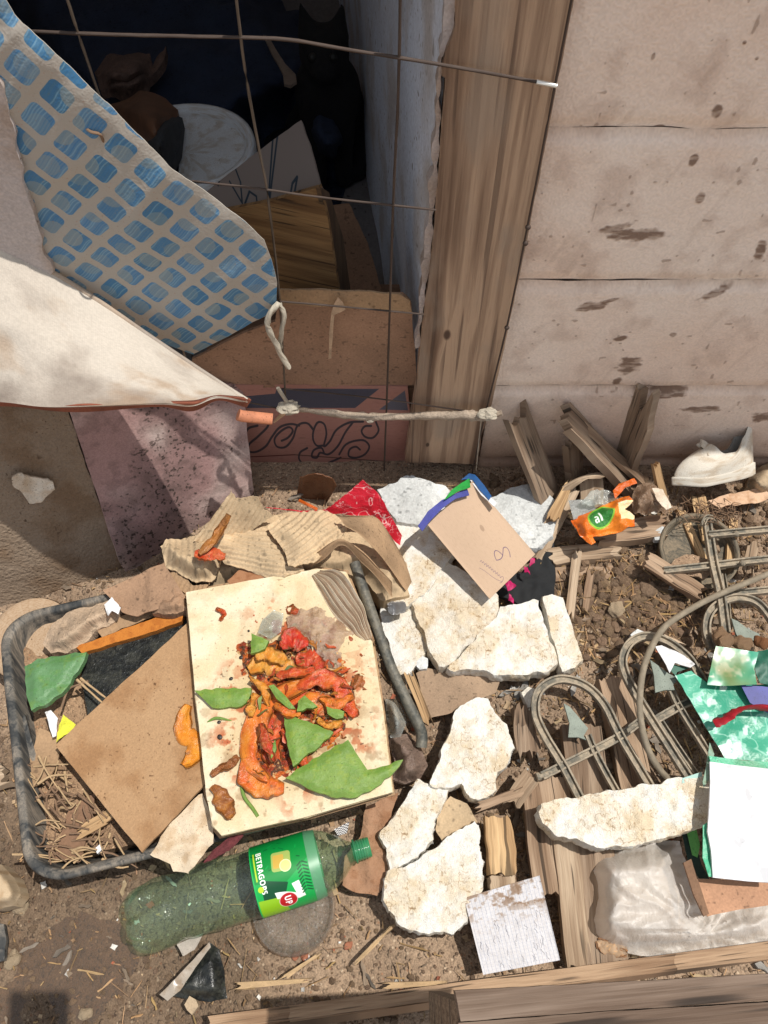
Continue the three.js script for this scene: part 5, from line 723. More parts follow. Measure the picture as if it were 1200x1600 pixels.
// ---------------------------------------------------------------- torn corrugated cardboard above the book
{
  const cor = (ang, wl, amp, h) => ({ h, t: 0.0022, s: 2.3, disp: (x, y) => 1.5 * amp * Math.pow(Math.abs(Math.sin((x * Math.cos(ang) + y * Math.sin(ang) + 6 * fbm(x / 40, y / 40, 2)) * PI / wl)), 0.7) + 0.016 * (fbm(x / 46, y / 40, 2) - 0.5), rough: 4 });
  const P = (l, poly, o, m = M.cardPale) => one('corrugated_card', l, 'cardboard', slab(poly, o), m);
  one('crushed_carton', 'crushed brown carton lying under the torn corrugated pieces', 'carton', slab([[256, 872], [290, 850], [340, 836], [420, 800], [520, 800], [600, 820], [632, 880], [640, 930], [600, 940], [560, 900], [480, 900], [430, 910], [330, 926], [280, 910]], { h: (x, y, d) => 0.07 + 0.03 * sstep(0, 30, d), base: 0.03, s: 6, rough: 5, disp: (x, y) => 0.022 * (ridge(x / 40, y / 30, 3) - 0.5) }), M.cardPale);
  P('corrugated cardboard flap sticking up against the stained panel', [[304, 842], [334, 800], [361, 766], [368, 780], [382, 778], [402, 775], [412, 796], [430, 806], [400, 826], [360, 856], [322, 852]], cor(0.6, 7, 0.0022, (x, y) => 0.13 + (836 - y) * 0.0009));
  P('lumpy torn cardboard at the left end of the corrugated heap', [[251, 856], [262, 845], [286, 843], [320, 836], [346, 858], [344, 884], [331, 908], [305, 913], [276, 892], [258, 890]], cor(0.2, 9, 0.0022, (x, y, d) => 0.11 + 0.03 * sstep(0, 26, d)));
  P('corrugated cardboard with wavy torn edge in the middle of the heap', [[326, 852], [350, 834], [387, 818], [421, 814], [446, 840], [460, 866], [476, 894], [434, 908], [396, 896], [356, 884]], cor(1.75, 8, 0.003, (x, y, d) => 0.13 + 0.012 * sstep(0, 30, d)));
  P('ridged fan-shaped cardboard piece right of the wavy one', [[418, 826], [440, 808], [470, 799], [507, 803], [546, 816], [528, 848], [490, 882], [452, 886], [436, 854]], cor(0.95, 8, 0.0034, (x, y, d) => 0.15 + 0.016 * sstep(0, 30, d)));
  P('smooth brown cardboard scrap lying at the top edge of the book', [[355, 908], [372, 892], [392, 880], [420, 903], [404, 916], [372, 922]], { h: 0.13, t: 0.002, s: 5, rough: 2 }, mat([164, 120, 88], { map: GRIME, cm: 0.08 }));
  P('narrow corrugated strip between the heap and the crumpled paper', [[254, 892], [276, 896], [300, 914], [330, 912], [320, 926], [290, 926], [266, 908]], cor(0.4, 7, 0.002, 0.105), M.card);
  const arch = (l, a, b, m) => { const A = spline(a.map((p) => G(...p)), 40), B = spline(b.map((p) => G(...p)), 40); return one('curled_card', l, 'cardboard', sheet(40, 8, (u, v) => { const p = A[Math.round(u * 40)].clone().lerp(B[Math.round(u * 40)], v); p.y += 0.006 * (fbm(u * 5, v * 3, 3) - 0.5); return p; }, 0.0025, (u, v) => [u * 0.3, v * 0.1]), m); };
  arch('brown cardboard strip arching over the dark gap beside the book', [[462, 892, 0.12], [500, 860, 0.16], [532, 842, 0.185], [566, 862, 0.18], [592, 888, 0.15], [612, 908, 0.12]], [[462, 900, 0.10], [504, 874, 0.145], [536, 852, 0.175], [566, 878, 0.16], [590, 904, 0.13], [612, 934, 0.09]], M.card);
  arch('torn brown cardboard tongue hanging down onto the white foam', [[528, 806, 0.18], [560, 806, 0.185], [588, 808, 0.18], [612, 840, 0.15], [630, 872, 0.12], [643, 908, 0.09]], [[540, 822, 0.17], [562, 834, 0.165], [584, 858, 0.15], [604, 880, 0.12], [620, 904, 0.10], [634, 924, 0.08]], M.card);
  one('red_carton', 'glossy red carton sheet with white creases behind the corrugated heap', 'carton', slab([[416, 793], [470, 797], [508, 797], [540, 772], [567, 750], [586, 766], [601, 786], [614, 812], [628, 838], [625, 852], [600, 828], [586, 806], [540, 804], [506, 803]], { h: (x, y) => 0.10 + 0.001 * clamp(850 - y, 0, 100), t: 0.0016, s: 4.5, rough: 1.5, disp: (x, y) => 0.012 * (ridge(x / 40, y / 30, 3) - 0.5) }), mat(null, { map: tex(256, (u, v) => { const q = 1 - Math.abs(2 * fbm(u * 6, v * 6, 4, 6, 101) - 1), r = 1 - Math.abs(2 * fbm(u * 11, v * 11, 3, 11, 102) - 1); return mix3(rgb(204, 30, 50), rgb(234, 200, 190), clamp(sstep(0.93, 0.99, q) + 0.8 * sstep(0.95, 1, r))); }), cm: 0.13, r: 0.4, bump: CREASE, bm: 0.1, bs: 0.0015 }));
  one('brown_wrapper', 'dark glossy brown wrapper standing behind the red carton', 'wrapper', slab([[464, 776], [470, 742], [494, 736], [520, 744], [527, 756], [508, 790], [492, 798]], { at: (x, y) => V(x, y, -0.745 + 0.0003 * (x - 464)), t: 0.002, s: 4, disp: (x, y) => 0.012 * ridge(x / 18, y / 30, 2) }), mat([122, 84, 60], { map: GRIME, cm: 0.1, r: 0.25, bump: CREASE, bm: 0.05, bs: 0.002 }));
  one('orange_shred', 'small bright orange shred under the brown wrapper', 'shred', rod(spline([G(468, 782, 0.07), G(480, 788, 0.075), G(496, 796, 0.07)], 8), 0.003, 6), M.orangePrint);
  one('papaya_peel', 'dry orange peel leaning on the standing corrugated flap', 'peel', peel([[312, 866], [330, 846], [344, 826], [358, 804, 0.02]], 13, { h: 0.165, a: [0.4, 0.15, 0.03], b: [0.5, 0.22, 0.08] }), M.papaya);
  one('papaya_peel', 'red peel lying on the lumpy torn cardboard', 'peel', peel([[304, 864], [326, 866], [352, 868]], 20, { h: 0.158, a: [0.6, 0.06, 0.02], b: [0.7, 0.16, 0.06] }), M.papaya);
}
// bent pipe beside the book
one('metal_pipe', 'bent dusty grey metal pipe lying along the right side of the book', 'pipe', rod(spline([G(554, 880, 0.115), G(568, 922, 0.11), G(590, 985, 0.10), G(612, 1045, 0.085), G(634, 1092, 0.07), G(652, 1128, 0.06), G(659, 1148, 0.05), G(658, 1168, 0.045)], 60), 0.0085, 14), M.pipe);
// ---------------------------------------------------------------- foam pieces
const lump = (a, s) => (x, y) => a * (fbm(x / s, y / s, 4) - 0.5) + 0.004 * (fbm(x / 11, y / 11, 3, 0, 3) - 0.5) + 0.0009 * vn(x / 3.4, y / 3.4, 0, 4);
const grown = (P, k) => { const cx = P.reduce((a, p) => a + p[0], 0) / P.length, cy = P.reduce((a, p) => a + p[1], 0) / P.length; return P.map(([x, y]) => { const d = Math.hypot(x - cx, y - cy) || 1; return [x + (x - cx) / d * k, y + (y - cy) / d * k]; }); };
let foamN = 0;
const foam = (label, poly, h, o = {}) => one('foam_piece', label, 'styrofoam', slab(grown(poly, [7, 8, 6, 5, 6, -1, -1][foamN++] ?? 1), { h, t: o.t ?? 0.03, s: o.s ?? 3, rough: o.rough ?? 5.5, side: 0.005, disp: lump(o.l ?? 0.008, 40), org: new V3(rr(0, 1), 0, rr(0, 1)), ...o }), o.m ?? M.foam);
foam('white styrofoam piece at the back, right of the red carton tip', [[596, 768], [612, 760], [638, 748], [662, 756], [690, 768], [684, 800], [650, 812], [622, 810], [606, 790]], 0.070, { m: M.foamClean });
foam('large stained styrofoam slab under the brown carton tongue', [[620, 806], [660, 800], [692, 838], [706, 862], [690, 880], [664, 914], [650, 932], [640, 940], [616, 948], [604, 930], [616, 880]], 0.062);
foam('round-edged clean white styrofoam piece behind the handwritten card', [[770, 782], [796, 770], [828, 763], [846, 768], [862, 784], [868, 804], [860, 832], [838, 852], [818, 850], [786, 812]], 0.060, { m: M.foamClean, rough: 2.5 });
foam('grey dusty styrofoam wedge pointing down between two stained pieces', [[648, 942], [668, 910], [694, 880], [712, 888], [738, 906], [772, 932], [772, 962], [730, 1002], [694, 1040], [684, 1040], [672, 1006], [656, 960]], 0.058, { m: M.foamGrey });
foam('narrow white styrofoam tongue right beside the metal pipe', [[598, 942], [620, 944], [644, 950], [660, 978], [662, 1008], [650, 1032], [636, 1052], [622, 1042], [612, 1010], [604, 976]], 0.045);
foam('big cream styrofoam fan with a snow-white broken lower edge', [[700, 1046], [730, 1010], [768, 968], [782, 946], [808, 940], [838, 940], [850, 970], [862, 1010], [872, 1036], [850, 1052], [820, 1056], [770, 1054], [724, 1048]], 0.062, { l: 0.012 });
foam('slim upright styrofoam strip beside the cream fan', [[848, 934], [862, 928], [880, 932], [892, 966], [904, 1004], [913, 1032], [898, 1044], [880, 1050], [872, 1030], [858, 980]], 0.055, { rough: 3 });
foam('lone cream styrofoam chunk in the middle, above the broken pair', [[674, 1226], [684, 1194], [698, 1160], [714, 1112], [736, 1098], [764, 1091], [780, 1118], [796, 1140], [804, 1168], [790, 1190], [776, 1206], [776, 1234], [760, 1246], [734, 1246], [722, 1226], [700, 1230]], 0.055);
foam('upper half of the broken styrofoam pair beside the bottle mouth', [[594, 1306], [612, 1284], [634, 1250], [652, 1216], [664, 1222], [700, 1232], [692, 1262], [680, 1282], [676, 1312], [654, 1338], [612, 1360]], 0.048);
foam('lower and larger half of the broken styrofoam pair', [[608, 1362], [650, 1346], [700, 1308], [742, 1282], [750, 1290], [752, 1336], [750, 1390], [732, 1432], [708, 1460], [670, 1456], [628, 1446], [604, 1424], [604, 1384]], 0.050);
foam('long cream styrofoam plank lying over the arched fence feet', [[840, 1268], [846, 1256], [900, 1244], [980, 1232], [1040, 1222], [1104, 1210], [1114, 1240], [1116, 1278], [1090, 1290], [1050, 1304], [1000, 1318], [944, 1328], [908, 1314], [868, 1300], [848, 1288]], 0.085, { t: 0.034, l: 0.01 });
foam('small styrofoam crumb beside the metal pipe and the grey wedge', [[650, 1036], [660, 1024], [668, 1030], [666, 1044], [656, 1046]], 0.045, { t: 0.012, s: 3, rough: 2, m: M.foamClean });
foam('grey styrofoam crumb on the earth left of the first fence arch', [[816, 1082], [826, 1074], [838, 1078], [838, 1096], [826, 1104]], 0.03, { t: 0.014, s: 3, rough: 3, m: M.foamGrey });
foam('white styrofoam crumb behind the first fence arch', [[986, 992], [996, 984], [1006, 988], [1004, 996], [990, 998]], 0.045, { t: 0.010, s: 3, rough: 2, m: M.foamClean });
foam('white styrofoam crumb at the rim of the round pot', [[1024, 832], [1034, 824], [1042, 828], [1036, 840], [1026, 842]], 0.06, { t: 0.010, s: 3, rough: 2, m: M.foamClean });
one('foil_scrap', 'crumpled silver foil ball at the tip of the brown carton tongue', 'foil', rock(0.013, 3.3, 3).translate(...G(619, 949, 0.075).toArray()), mat([214, 216, 220], { r: 0.3, metal: 0.7, bump: CREASE, bm: 0.03, bs: 0.004 }));
// ---------------------------------------------------------------- handwritten card
{
  const t = paint(512, 512, (c) => {
    c.fillStyle = '#bfa48a'; c.fillRect(0, 0, 512, 512); for (let k = 0; k < 3000; k++) { c.fillStyle = `rgba(${h3(k, 1, 3) > 0.5 ? '90,66,48' : '225,200,176'},0.08)`; c.fillRect(h3(k, 3, 3) * 512, h3(k, 4, 3) * 512, 2 + 16 * h3(k, 5, 3), 1 + 2 * h3(k, 6, 3)); }
    c.fillStyle = 'rgba(80,60,44,0.25)'; c.beginPath(); c.ellipse(215, 190, 20, 14, 0.4, 0, 7); c.fill();
    c.strokeStyle = 'rgba(64,48,96,0.8)'; c.lineWidth = 4; c.lineCap = 'round'; c.save(); c.translate(392, 120); c.rotate(0.75);
    c.beginPath(); c.moveTo(60, 10); c.bezierCurveTo(0, 0, -8, 40, 20, 50); c.bezierCurveTo(70, 60, 90, 70, 100, 110); c.bezierCurveTo(60, 130, 10, 110, 60, 60); c.stroke(); c.restore();
    c.save(); c.translate(330, 360); c.rotate(-0.28); c.lineWidth = 2.6; c.strokeStyle = 'rgba(70,52,90,0.6)'; c.beginPath(); c.moveTo(0, 20);
    for (let i = 0; i < 9; i++) c.bezierCurveTo(i * 16 + 4, -14 - 10 * h3(i, 2, 4), i * 16 + 14, 34, i * 16 + 16, 10 - 6 * h3(i, 3, 4)); c.bezierCurveTo(160, -30, 170, 40, 150, 50); c.moveTo(10, 60); c.bezierCurveTo(60, 40, 110, 64, 160, 30); c.stroke(); c.restore();
  });
  const h0 = 0.115, g = quad([[738, 752, h0 + 0.035], [836, 866, h0 - 0.015], [765, 936, h0 - 0.03], [668, 820, h0 + 0.01]], { t: 0.002, warp: (u, v) => 0.004 * Math.sin(u * PI) * Math.sin(v * 4) });
  const sh = (poly, h, m) => slab(poly, { h, t: 0.0014, s: 5, rough: 0.8, disp: (x, y) => 0.003 * fbm(x / 20, y / 20) });
  many('printed_card', 'kraft card with violet handwriting and curled blue-green printed flaps on the white foam', 'card', [['card', g, mat(null, { map: t, r: 0.9 })],
    ['blue_flap', sh([[653, 822], [668, 800], [690, 782], [716, 770], [730, 765], [733, 774], [712, 780], [690, 796], [672, 814], [660, 830]], 0.150), M.violet], ['green_flap', sh([[694, 782], [706, 766], [722, 754], [733, 748], [735, 762], [716, 768]], 0.156), mat([44, 160, 70], { map: MOTTLE, cm: 0.06, r: 0.3 })],
    ['blue_flap', sh([[720, 750], [733, 740], [742, 742], [756, 758], [768, 776], [764, 782], [748, 764], [738, 750]], 0.150), mat([42, 92, 150], { map: MOTTLE, cm: 0.06, r: 0.3 })], ['white_edge', sh([[733, 749], [740, 750], [758, 770], [776, 786], [772, 792], [752, 774]], 0.148), M.white]]);
}
// dark cloth and magenta petals in the gap beside the card
one('dark_cloth', 'black cloth lying in the gap below the handwritten card', 'cloth', slab([[770, 930], [800, 905], [836, 880], [862, 850], [866, 900], [862, 950], [840, 960], [800, 944]], { h: 0.03, t: 0.01, s: 5, rough: 4, disp: (x, y) => 0.016 * ridge(x / 18, y / 18, 3) }), mat([34, 36, 38], { map: MOTTLE, cm: 0.1 }));
[[796, 916, 0.2, 'magenta petal scrap nearest the tip of the handwritten card'], [798, 938, 1.2, 'magenta petal scrap lying lowest on the black cloth'], [832, 880, 2.2, 'magenta petal scrap by the right corner of the handwritten card'], [822, 892, 0.9, 'magenta petal scrap in the middle of the black cloth']].forEach(([x, y, a, l]) => one('petal_scrap', l, 'petal', slab([[x - 9 * Math.cos(a), y - 9 * Math.sin(a)], [x + 4 * Math.sin(a), y - 6 * Math.cos(a)], [x + 10 * Math.cos(a), y + 10 * Math.sin(a)], [x - 5 * Math.sin(a), y + 7 * Math.cos(a)]], { h: 0.058, t: 0.001, s: 2.6, rough: 4, disp: (p, q) => 0.014 * ridge(p / 9, q / 9, 2) }), M.magenta));
// ---------------------------------------------------------------- boards leaning on the wall and lying about
plank('leaning_plank', 'grey plank with forked rotten top, leftmost of those leaning on the wall', [862, 792, 0.03], [808, 652, -0.775, 'z'], 44, 0.012, M.weathered2, { broken: 0.02 });
plank('leaning_plank', 'wide grey plank leaning left against the wall behind the orange wrapper', [982, 756, 0.03], [886, 652, -0.765, 'z'], 54, 0.014, M.weathered2, { broken: 0.02 });
plank('leaning_plank', 'narrow grey slat leaning left beside the wide grey plank', [1004, 752, 0.04], [906, 664, -0.778, 'z'], 20, 0.008, M.weathered, { broken: 0.01 });
plank('leaning_plank', 'two-pronged grey plank leaning right, topmost against the wall', [968, 742, 0.02], [1012, 628, -0.78, 'z'], 42, 0.014, M.weathered2, { broken: 0.05 });
plank('leaning_plank', 'short upright plank stump under the wide leaning plank', [900, 770, 0.02], [893, 690, -0.775, 'z'], 34, 0.012, M.weathered2);
plank('wood_splinter', 'pale split board lying diagonally right of the clean round foam', [836, 872, 0.035], [893, 762, 0.07], 26, 0.010, M.greyWood, { broken: 0.013, up: new V3(0.3, 1, 0.2).normalize() });
plank('wood_splinter', 'fresh yellowish splinter lying on the pale split board', [862, 812, 0.07], [890, 756, 0.085], 20, 0.007, M.fresh, { broken: 0.012, taper: 0.5 });
plank('wood_splinter', 'thin bent bark strip arching above the clear wrapper', [884, 762, 0.085], [944, 742, 0.10], 9, 0.004, M.greyWood, { bow: 0.012, taper: 0.5 });
plank('wood_splinter', 'small upright pale splinter left of the shoe', [1040, 800, 0.03], [1024, 726, 0.12], 17, 0.007, M.fresh, { broken: 0.012, taper: 0.7 });
plank('wood_splinter', 'short grey board standing behind the orange wrapper', [925, 800, 0.03], [922, 744, 0.08], 36, 0.009, M.greyWood, { broken: 0.011 });
plank('wood_plank', 'grey board lying level on the earth below the orange wrapper', [858, 872, 0.036], [964, 860, 0.040], 28, 0.012, M.greyWood, { broken: 0.011 });
plank('wood_plank', 'second level grey board just below the first', [860, 900, 0.026], [950, 894, 0.030], 24, 0.010, M.weathered, { broken: 0.01 });
plank('wood_plank', 'grey slat crossing the level boards upright, nearest the slim foam strip', [902, 862, 0.046], [890, 960, 0.040], 13, 0.007, M.greyWood, { broken: 0.012 });
plank('wood_plank', 'short grey slat standing parallel to the crossing slat', [924, 896, 0.042], [914, 956, 0.034], 11, 0.007, M.weathered, { broken: 0.012 });
plank('wood_plank', 'lowest of the level grey boards by the slim foam strip', [862, 930, 0.018], [934, 936, 0.022], 24, 0.009, M.weathered, { broken: 0.01 });
plank('wood_plank', 'weathered board sloping down right from the soil heap to the fence lattice', [1012, 876, 0.07], [1092, 928, 0.05], 26, 0.012, M.weathered, { broken: 0.01 });
plank('wood_plank', 'grey block of end grain below the orange wrapper', [930, 838, 0.05], [1034, 826, 0.05], 36, 0.02, M.weathered, { broken: 0.02, nu: 20, nw: 12 });
plank('wood_plank', 'broad weathered plank under the first fence arch, running down the middle', [846, 1210, 0.036], [872, 1400, 0.030], 74, 0.016, M.weathered, { broken: 0.008, nw: 12 });
plank('wood_plank', 'long weathered plank right of the broad one, under the long foam', [906, 1130, 0.036], [942, 1510, 0.024], 66, 0.016, M.weathered2, { broken: 0.008, nw: 12 });
plank('wood_plank', 'weathered plank between the two front fence arches', [956, 1060, 0.030], [1000, 1260, 0.026], 50, 0.014, M.weathered, { broken: 0.008, nw: 10 });
plank('wood_plank', 'smooth brownish plank left of the plastic bag', [880, 1290, 0.040], [905, 1510, 0.026], 40, 0.012, M.greyWood, { broken: 0.01 });
plank('wood_block', 'small fresh yellow-brown wood block right of the broken foam pair', [776, 1278, 0.040], [784, 1366, 0.040], 40, 0.02, M.fresh, { broken: 0.006, cat: 'wood block' });
plank('wood_block', 'second small wood block below the yellow-brown one', [782, 1370, 0.034], [786, 1410, 0.034], 38, 0.018, M.greyWood, { broken: 0.004, cat: 'wood block' });
plank('wood_splinter', 'dark split splinter pointing right above the small wood blocks', [744, 1262, 0.05], [810, 1238, 0.05], 13, 0.006, M.weathered, { broken: 0.01 });
plank('wood_splinter', 'orange-brown chip right of the lone foam chunk', [798, 1256, 0.04], [830, 1212, 0.04], 26, 0.010, M.greyWood, { broken: 0.011 });
plank('wood_splinter', 'pale flat stick lying between the pipe and the folded kraft sheet', [640, 1056, 0.05], [668, 1126, 0.05], 13, 0.006, M.fresh, { broken: 0.01 });
plank('wood_splinter', 'rough bark chunk beside the left leg of the first fence arch', [818, 1110, 0.03], [822, 1180, 0.035], 34, 0.018, M.weathered2, { broken: 0.013, nw: 12, nu: 18 });
plank('wood_plank', 'short thick plank at the left edge outside the tub', [-40, 1226, 0.02], [12, 1210, 0.02], 36, 0.016, M.greyWood);
[[1064, 800, 1100, 880, 12, 'split slat standing in the round pot, left one'], [1100, 800, 1122, 866, 10, 'split slat crossing behind the fence lattice'], [1146, 812, 1140, 880, 13, 'upright slat behind the right of the fence lattice'], [1176, 850, 1168, 892, 16, 'pale slat end under the lattice at the right edge'], [1090, 776, 1108, 850, 22, 'pale peeled slat right under the shoe toe'], [1040, 1000, 1064, 1012, 12, 'short slat by the middle fence arch']].forEach(([x0, y0, x1, y1, w, l], i) => plank('wood_splinter', l, [x0, y0, 0.05], [x1, y1, 0.045], w, 0.007, i % 2 ? M.greyWood : M.fresh, { broken: 0.009 }));
[[990, 874, 1030, 896, 9, 'thin dark splinter at the upper edge of the soil heap'], [960, 1000, 920, 1016, 9, 'thin splinter below the slim foam strip'], [884, 1018, 930, 992, 12, 'pale splinter on the soil right of the slim foam strip'], [440, 1530, 500, 1490, 7, 'grey stick below the clear lid'], [372, 1540, 480, 1532, 9, 'long twig between the lid and the bottom beam'], [600, 1540, 690, 1536, 9, 'flat stick beside the bottom beam'], [560, 1500, 610, 1450, 5, 'thin root right of the clear lid'], [250, 1310, 262, 1350, 5, 'thin stalk hanging over the tub rim']].forEach(([x0, y0, x1, y1, w, l]) => plank('wood_splinter', l, [x0, y0, 0.022], [x1, y1, 0.022], w, 0.004, M.straw, { broken: 0.01, taper: 0.6 }));
// ---------------------------------------------------------------- wrappers by the wall
{
  const t = paint(512, 256, (c) => { const g = c.createLinearGradient(0, 0, 512, 0); g.addColorStop(0, '#e8641c'); g.addColorStop(0.6, '#f08a24'); g.addColorStop(1, '#e06a1c'); c.fillStyle = g; c.fillRect(0, 0, 512, 256); c.fillStyle = '#f6d9a8'; c.fillRect(380, 110, 132, 120); c.fillStyle = '#2f7d32'; c.beginPath(); c.ellipse(250, 165, 92, 72, -0.2, 0, 7); c.fill(); c.strokeStyle = '#8cc63f'; c.lineWidth = 12; c.stroke(); c.fillStyle = '#eef4ea'; c.font = 'bold 84px sans-serif'; c.save(); c.translate(205, 208); c.rotate(-0.3); c.fillText('al', 0, 0); c.restore(); c.strokeStyle = '#f8c9b4'; c.lineWidth = 6; c.beginPath(); c.moveTo(0, 190); c.lineTo(120, 246); c.moveTo(0, 210); c.lineTo(90, 256); c.stroke(); c.fillStyle = '#e8e2da'; for (let k = 0; k < 60; k++) c.fillRect(380 + 130 * h3(k, 1, 7), 60 + 160 * h3(k, 2, 7), 6, 4); });
  const g = slab([[892, 814], [930, 796], [968, 777], [984, 771], [989, 784], [976, 795], [992, 806], [992, 822], [962, 830], [936, 836], [926, 838], [931, 847], [924, 851], [907, 838]], { h: (x, y, d) => 0.092 + 0.0002 * (x - 890) + 0.012 * sstep(0, 14, d), t: 0.0012, s: 3, rough: 1, disp: (x, y) => 0.022 * (ridge(x / 34, y / 22, 2) - 0.5) });
  { const P = g.attributes.position, U = g.attributes.uv, a = G(884, 842, 0.09), b = G(994, 842, 0.09), c = G(900, 772, 0.09); for (let i = 0; i < P.count; i++) { const px = P.getX(i), pz = P.getZ(i), v = (pz - a.z) / (c.z - a.z), u = (px - a.x) / (b.x - a.x); U.setXY(i, u, v * 1.25 - 0.42 * (u - 0.3)); } }
  many('snack_wrapper', 'crumpled orange snack wrapper with a green round emblem, near the wall', 'wrapper', [['print', g, mat(null, { map: t, r: 0.3, bump: CREASE, bm: 0.6, bs: 0.002 })], ['silver_back', quad([[888, 782, 0.085], [926, 780, 0.09], [932, 800, 0.088], [896, 812, 0.09]], { t: 0.001, warp: (u, v) => 0.01 * ridge(u * 3, v * 3, 2) }), mat([206, 208, 204], { r: 0.3, metal: 0.3, bump: CREASE, bm: 0.5, bs: 0.003 })]]);
  one('clear_wrapper', 'crumpled brownish clear wrapper right of the orange one', 'wrapper', slab([[984, 786], [996, 758], [1012, 752], [1034, 764], [1050, 790], [1042, 800], [1010, 800], [992, 804]], { h: (x, y, d) => 0.09 + 0.02 * sstep(0, 16, d), t: 0.001, s: 3.5, rough: 2, disp: (x, y) => 0.03 * (ridge(x / 18, y / 14, 3) - 0.5) }), M.brownFilm);
  one('orange_scrap', 'small orange wrapper scrap behind the crumpled orange wrapper', 'wrapper', slab([[956, 770], [966, 758], [990, 750], [994, 758], [976, 764], [960, 782]], { h: 0.115, t: 0.001, s: 3, disp: (x, y) => 0.01 * ridge(x / 10, y / 10, 2) }), M.orangePrint);
  one('clear_wrapper', 'glassy torn film lying on the splinters left of the clear wrapper', 'wrapper', slab([[906, 790], [920, 772], [944, 770], [966, 778], [944, 790], [926, 794]], { h: 0.098, t: 0.001, s: 3, rough: 3, disp: (x, y) => 0.016 * ridge(x / 9, y / 9, 3) }), M.clear);
  one('paper_strip', 'pale torn paper strip draped on the small upright splinter', 'paper', slab([[1018, 764], [1034, 766], [1050, 794], [1040, 798], [1026, 782]], { h: 0.118, t: 0.001, s: 3, rough: 2, disp: (x, y) => 0.006 * ridge(x / 8, y / 8, 2) }), M.offWhite);
}
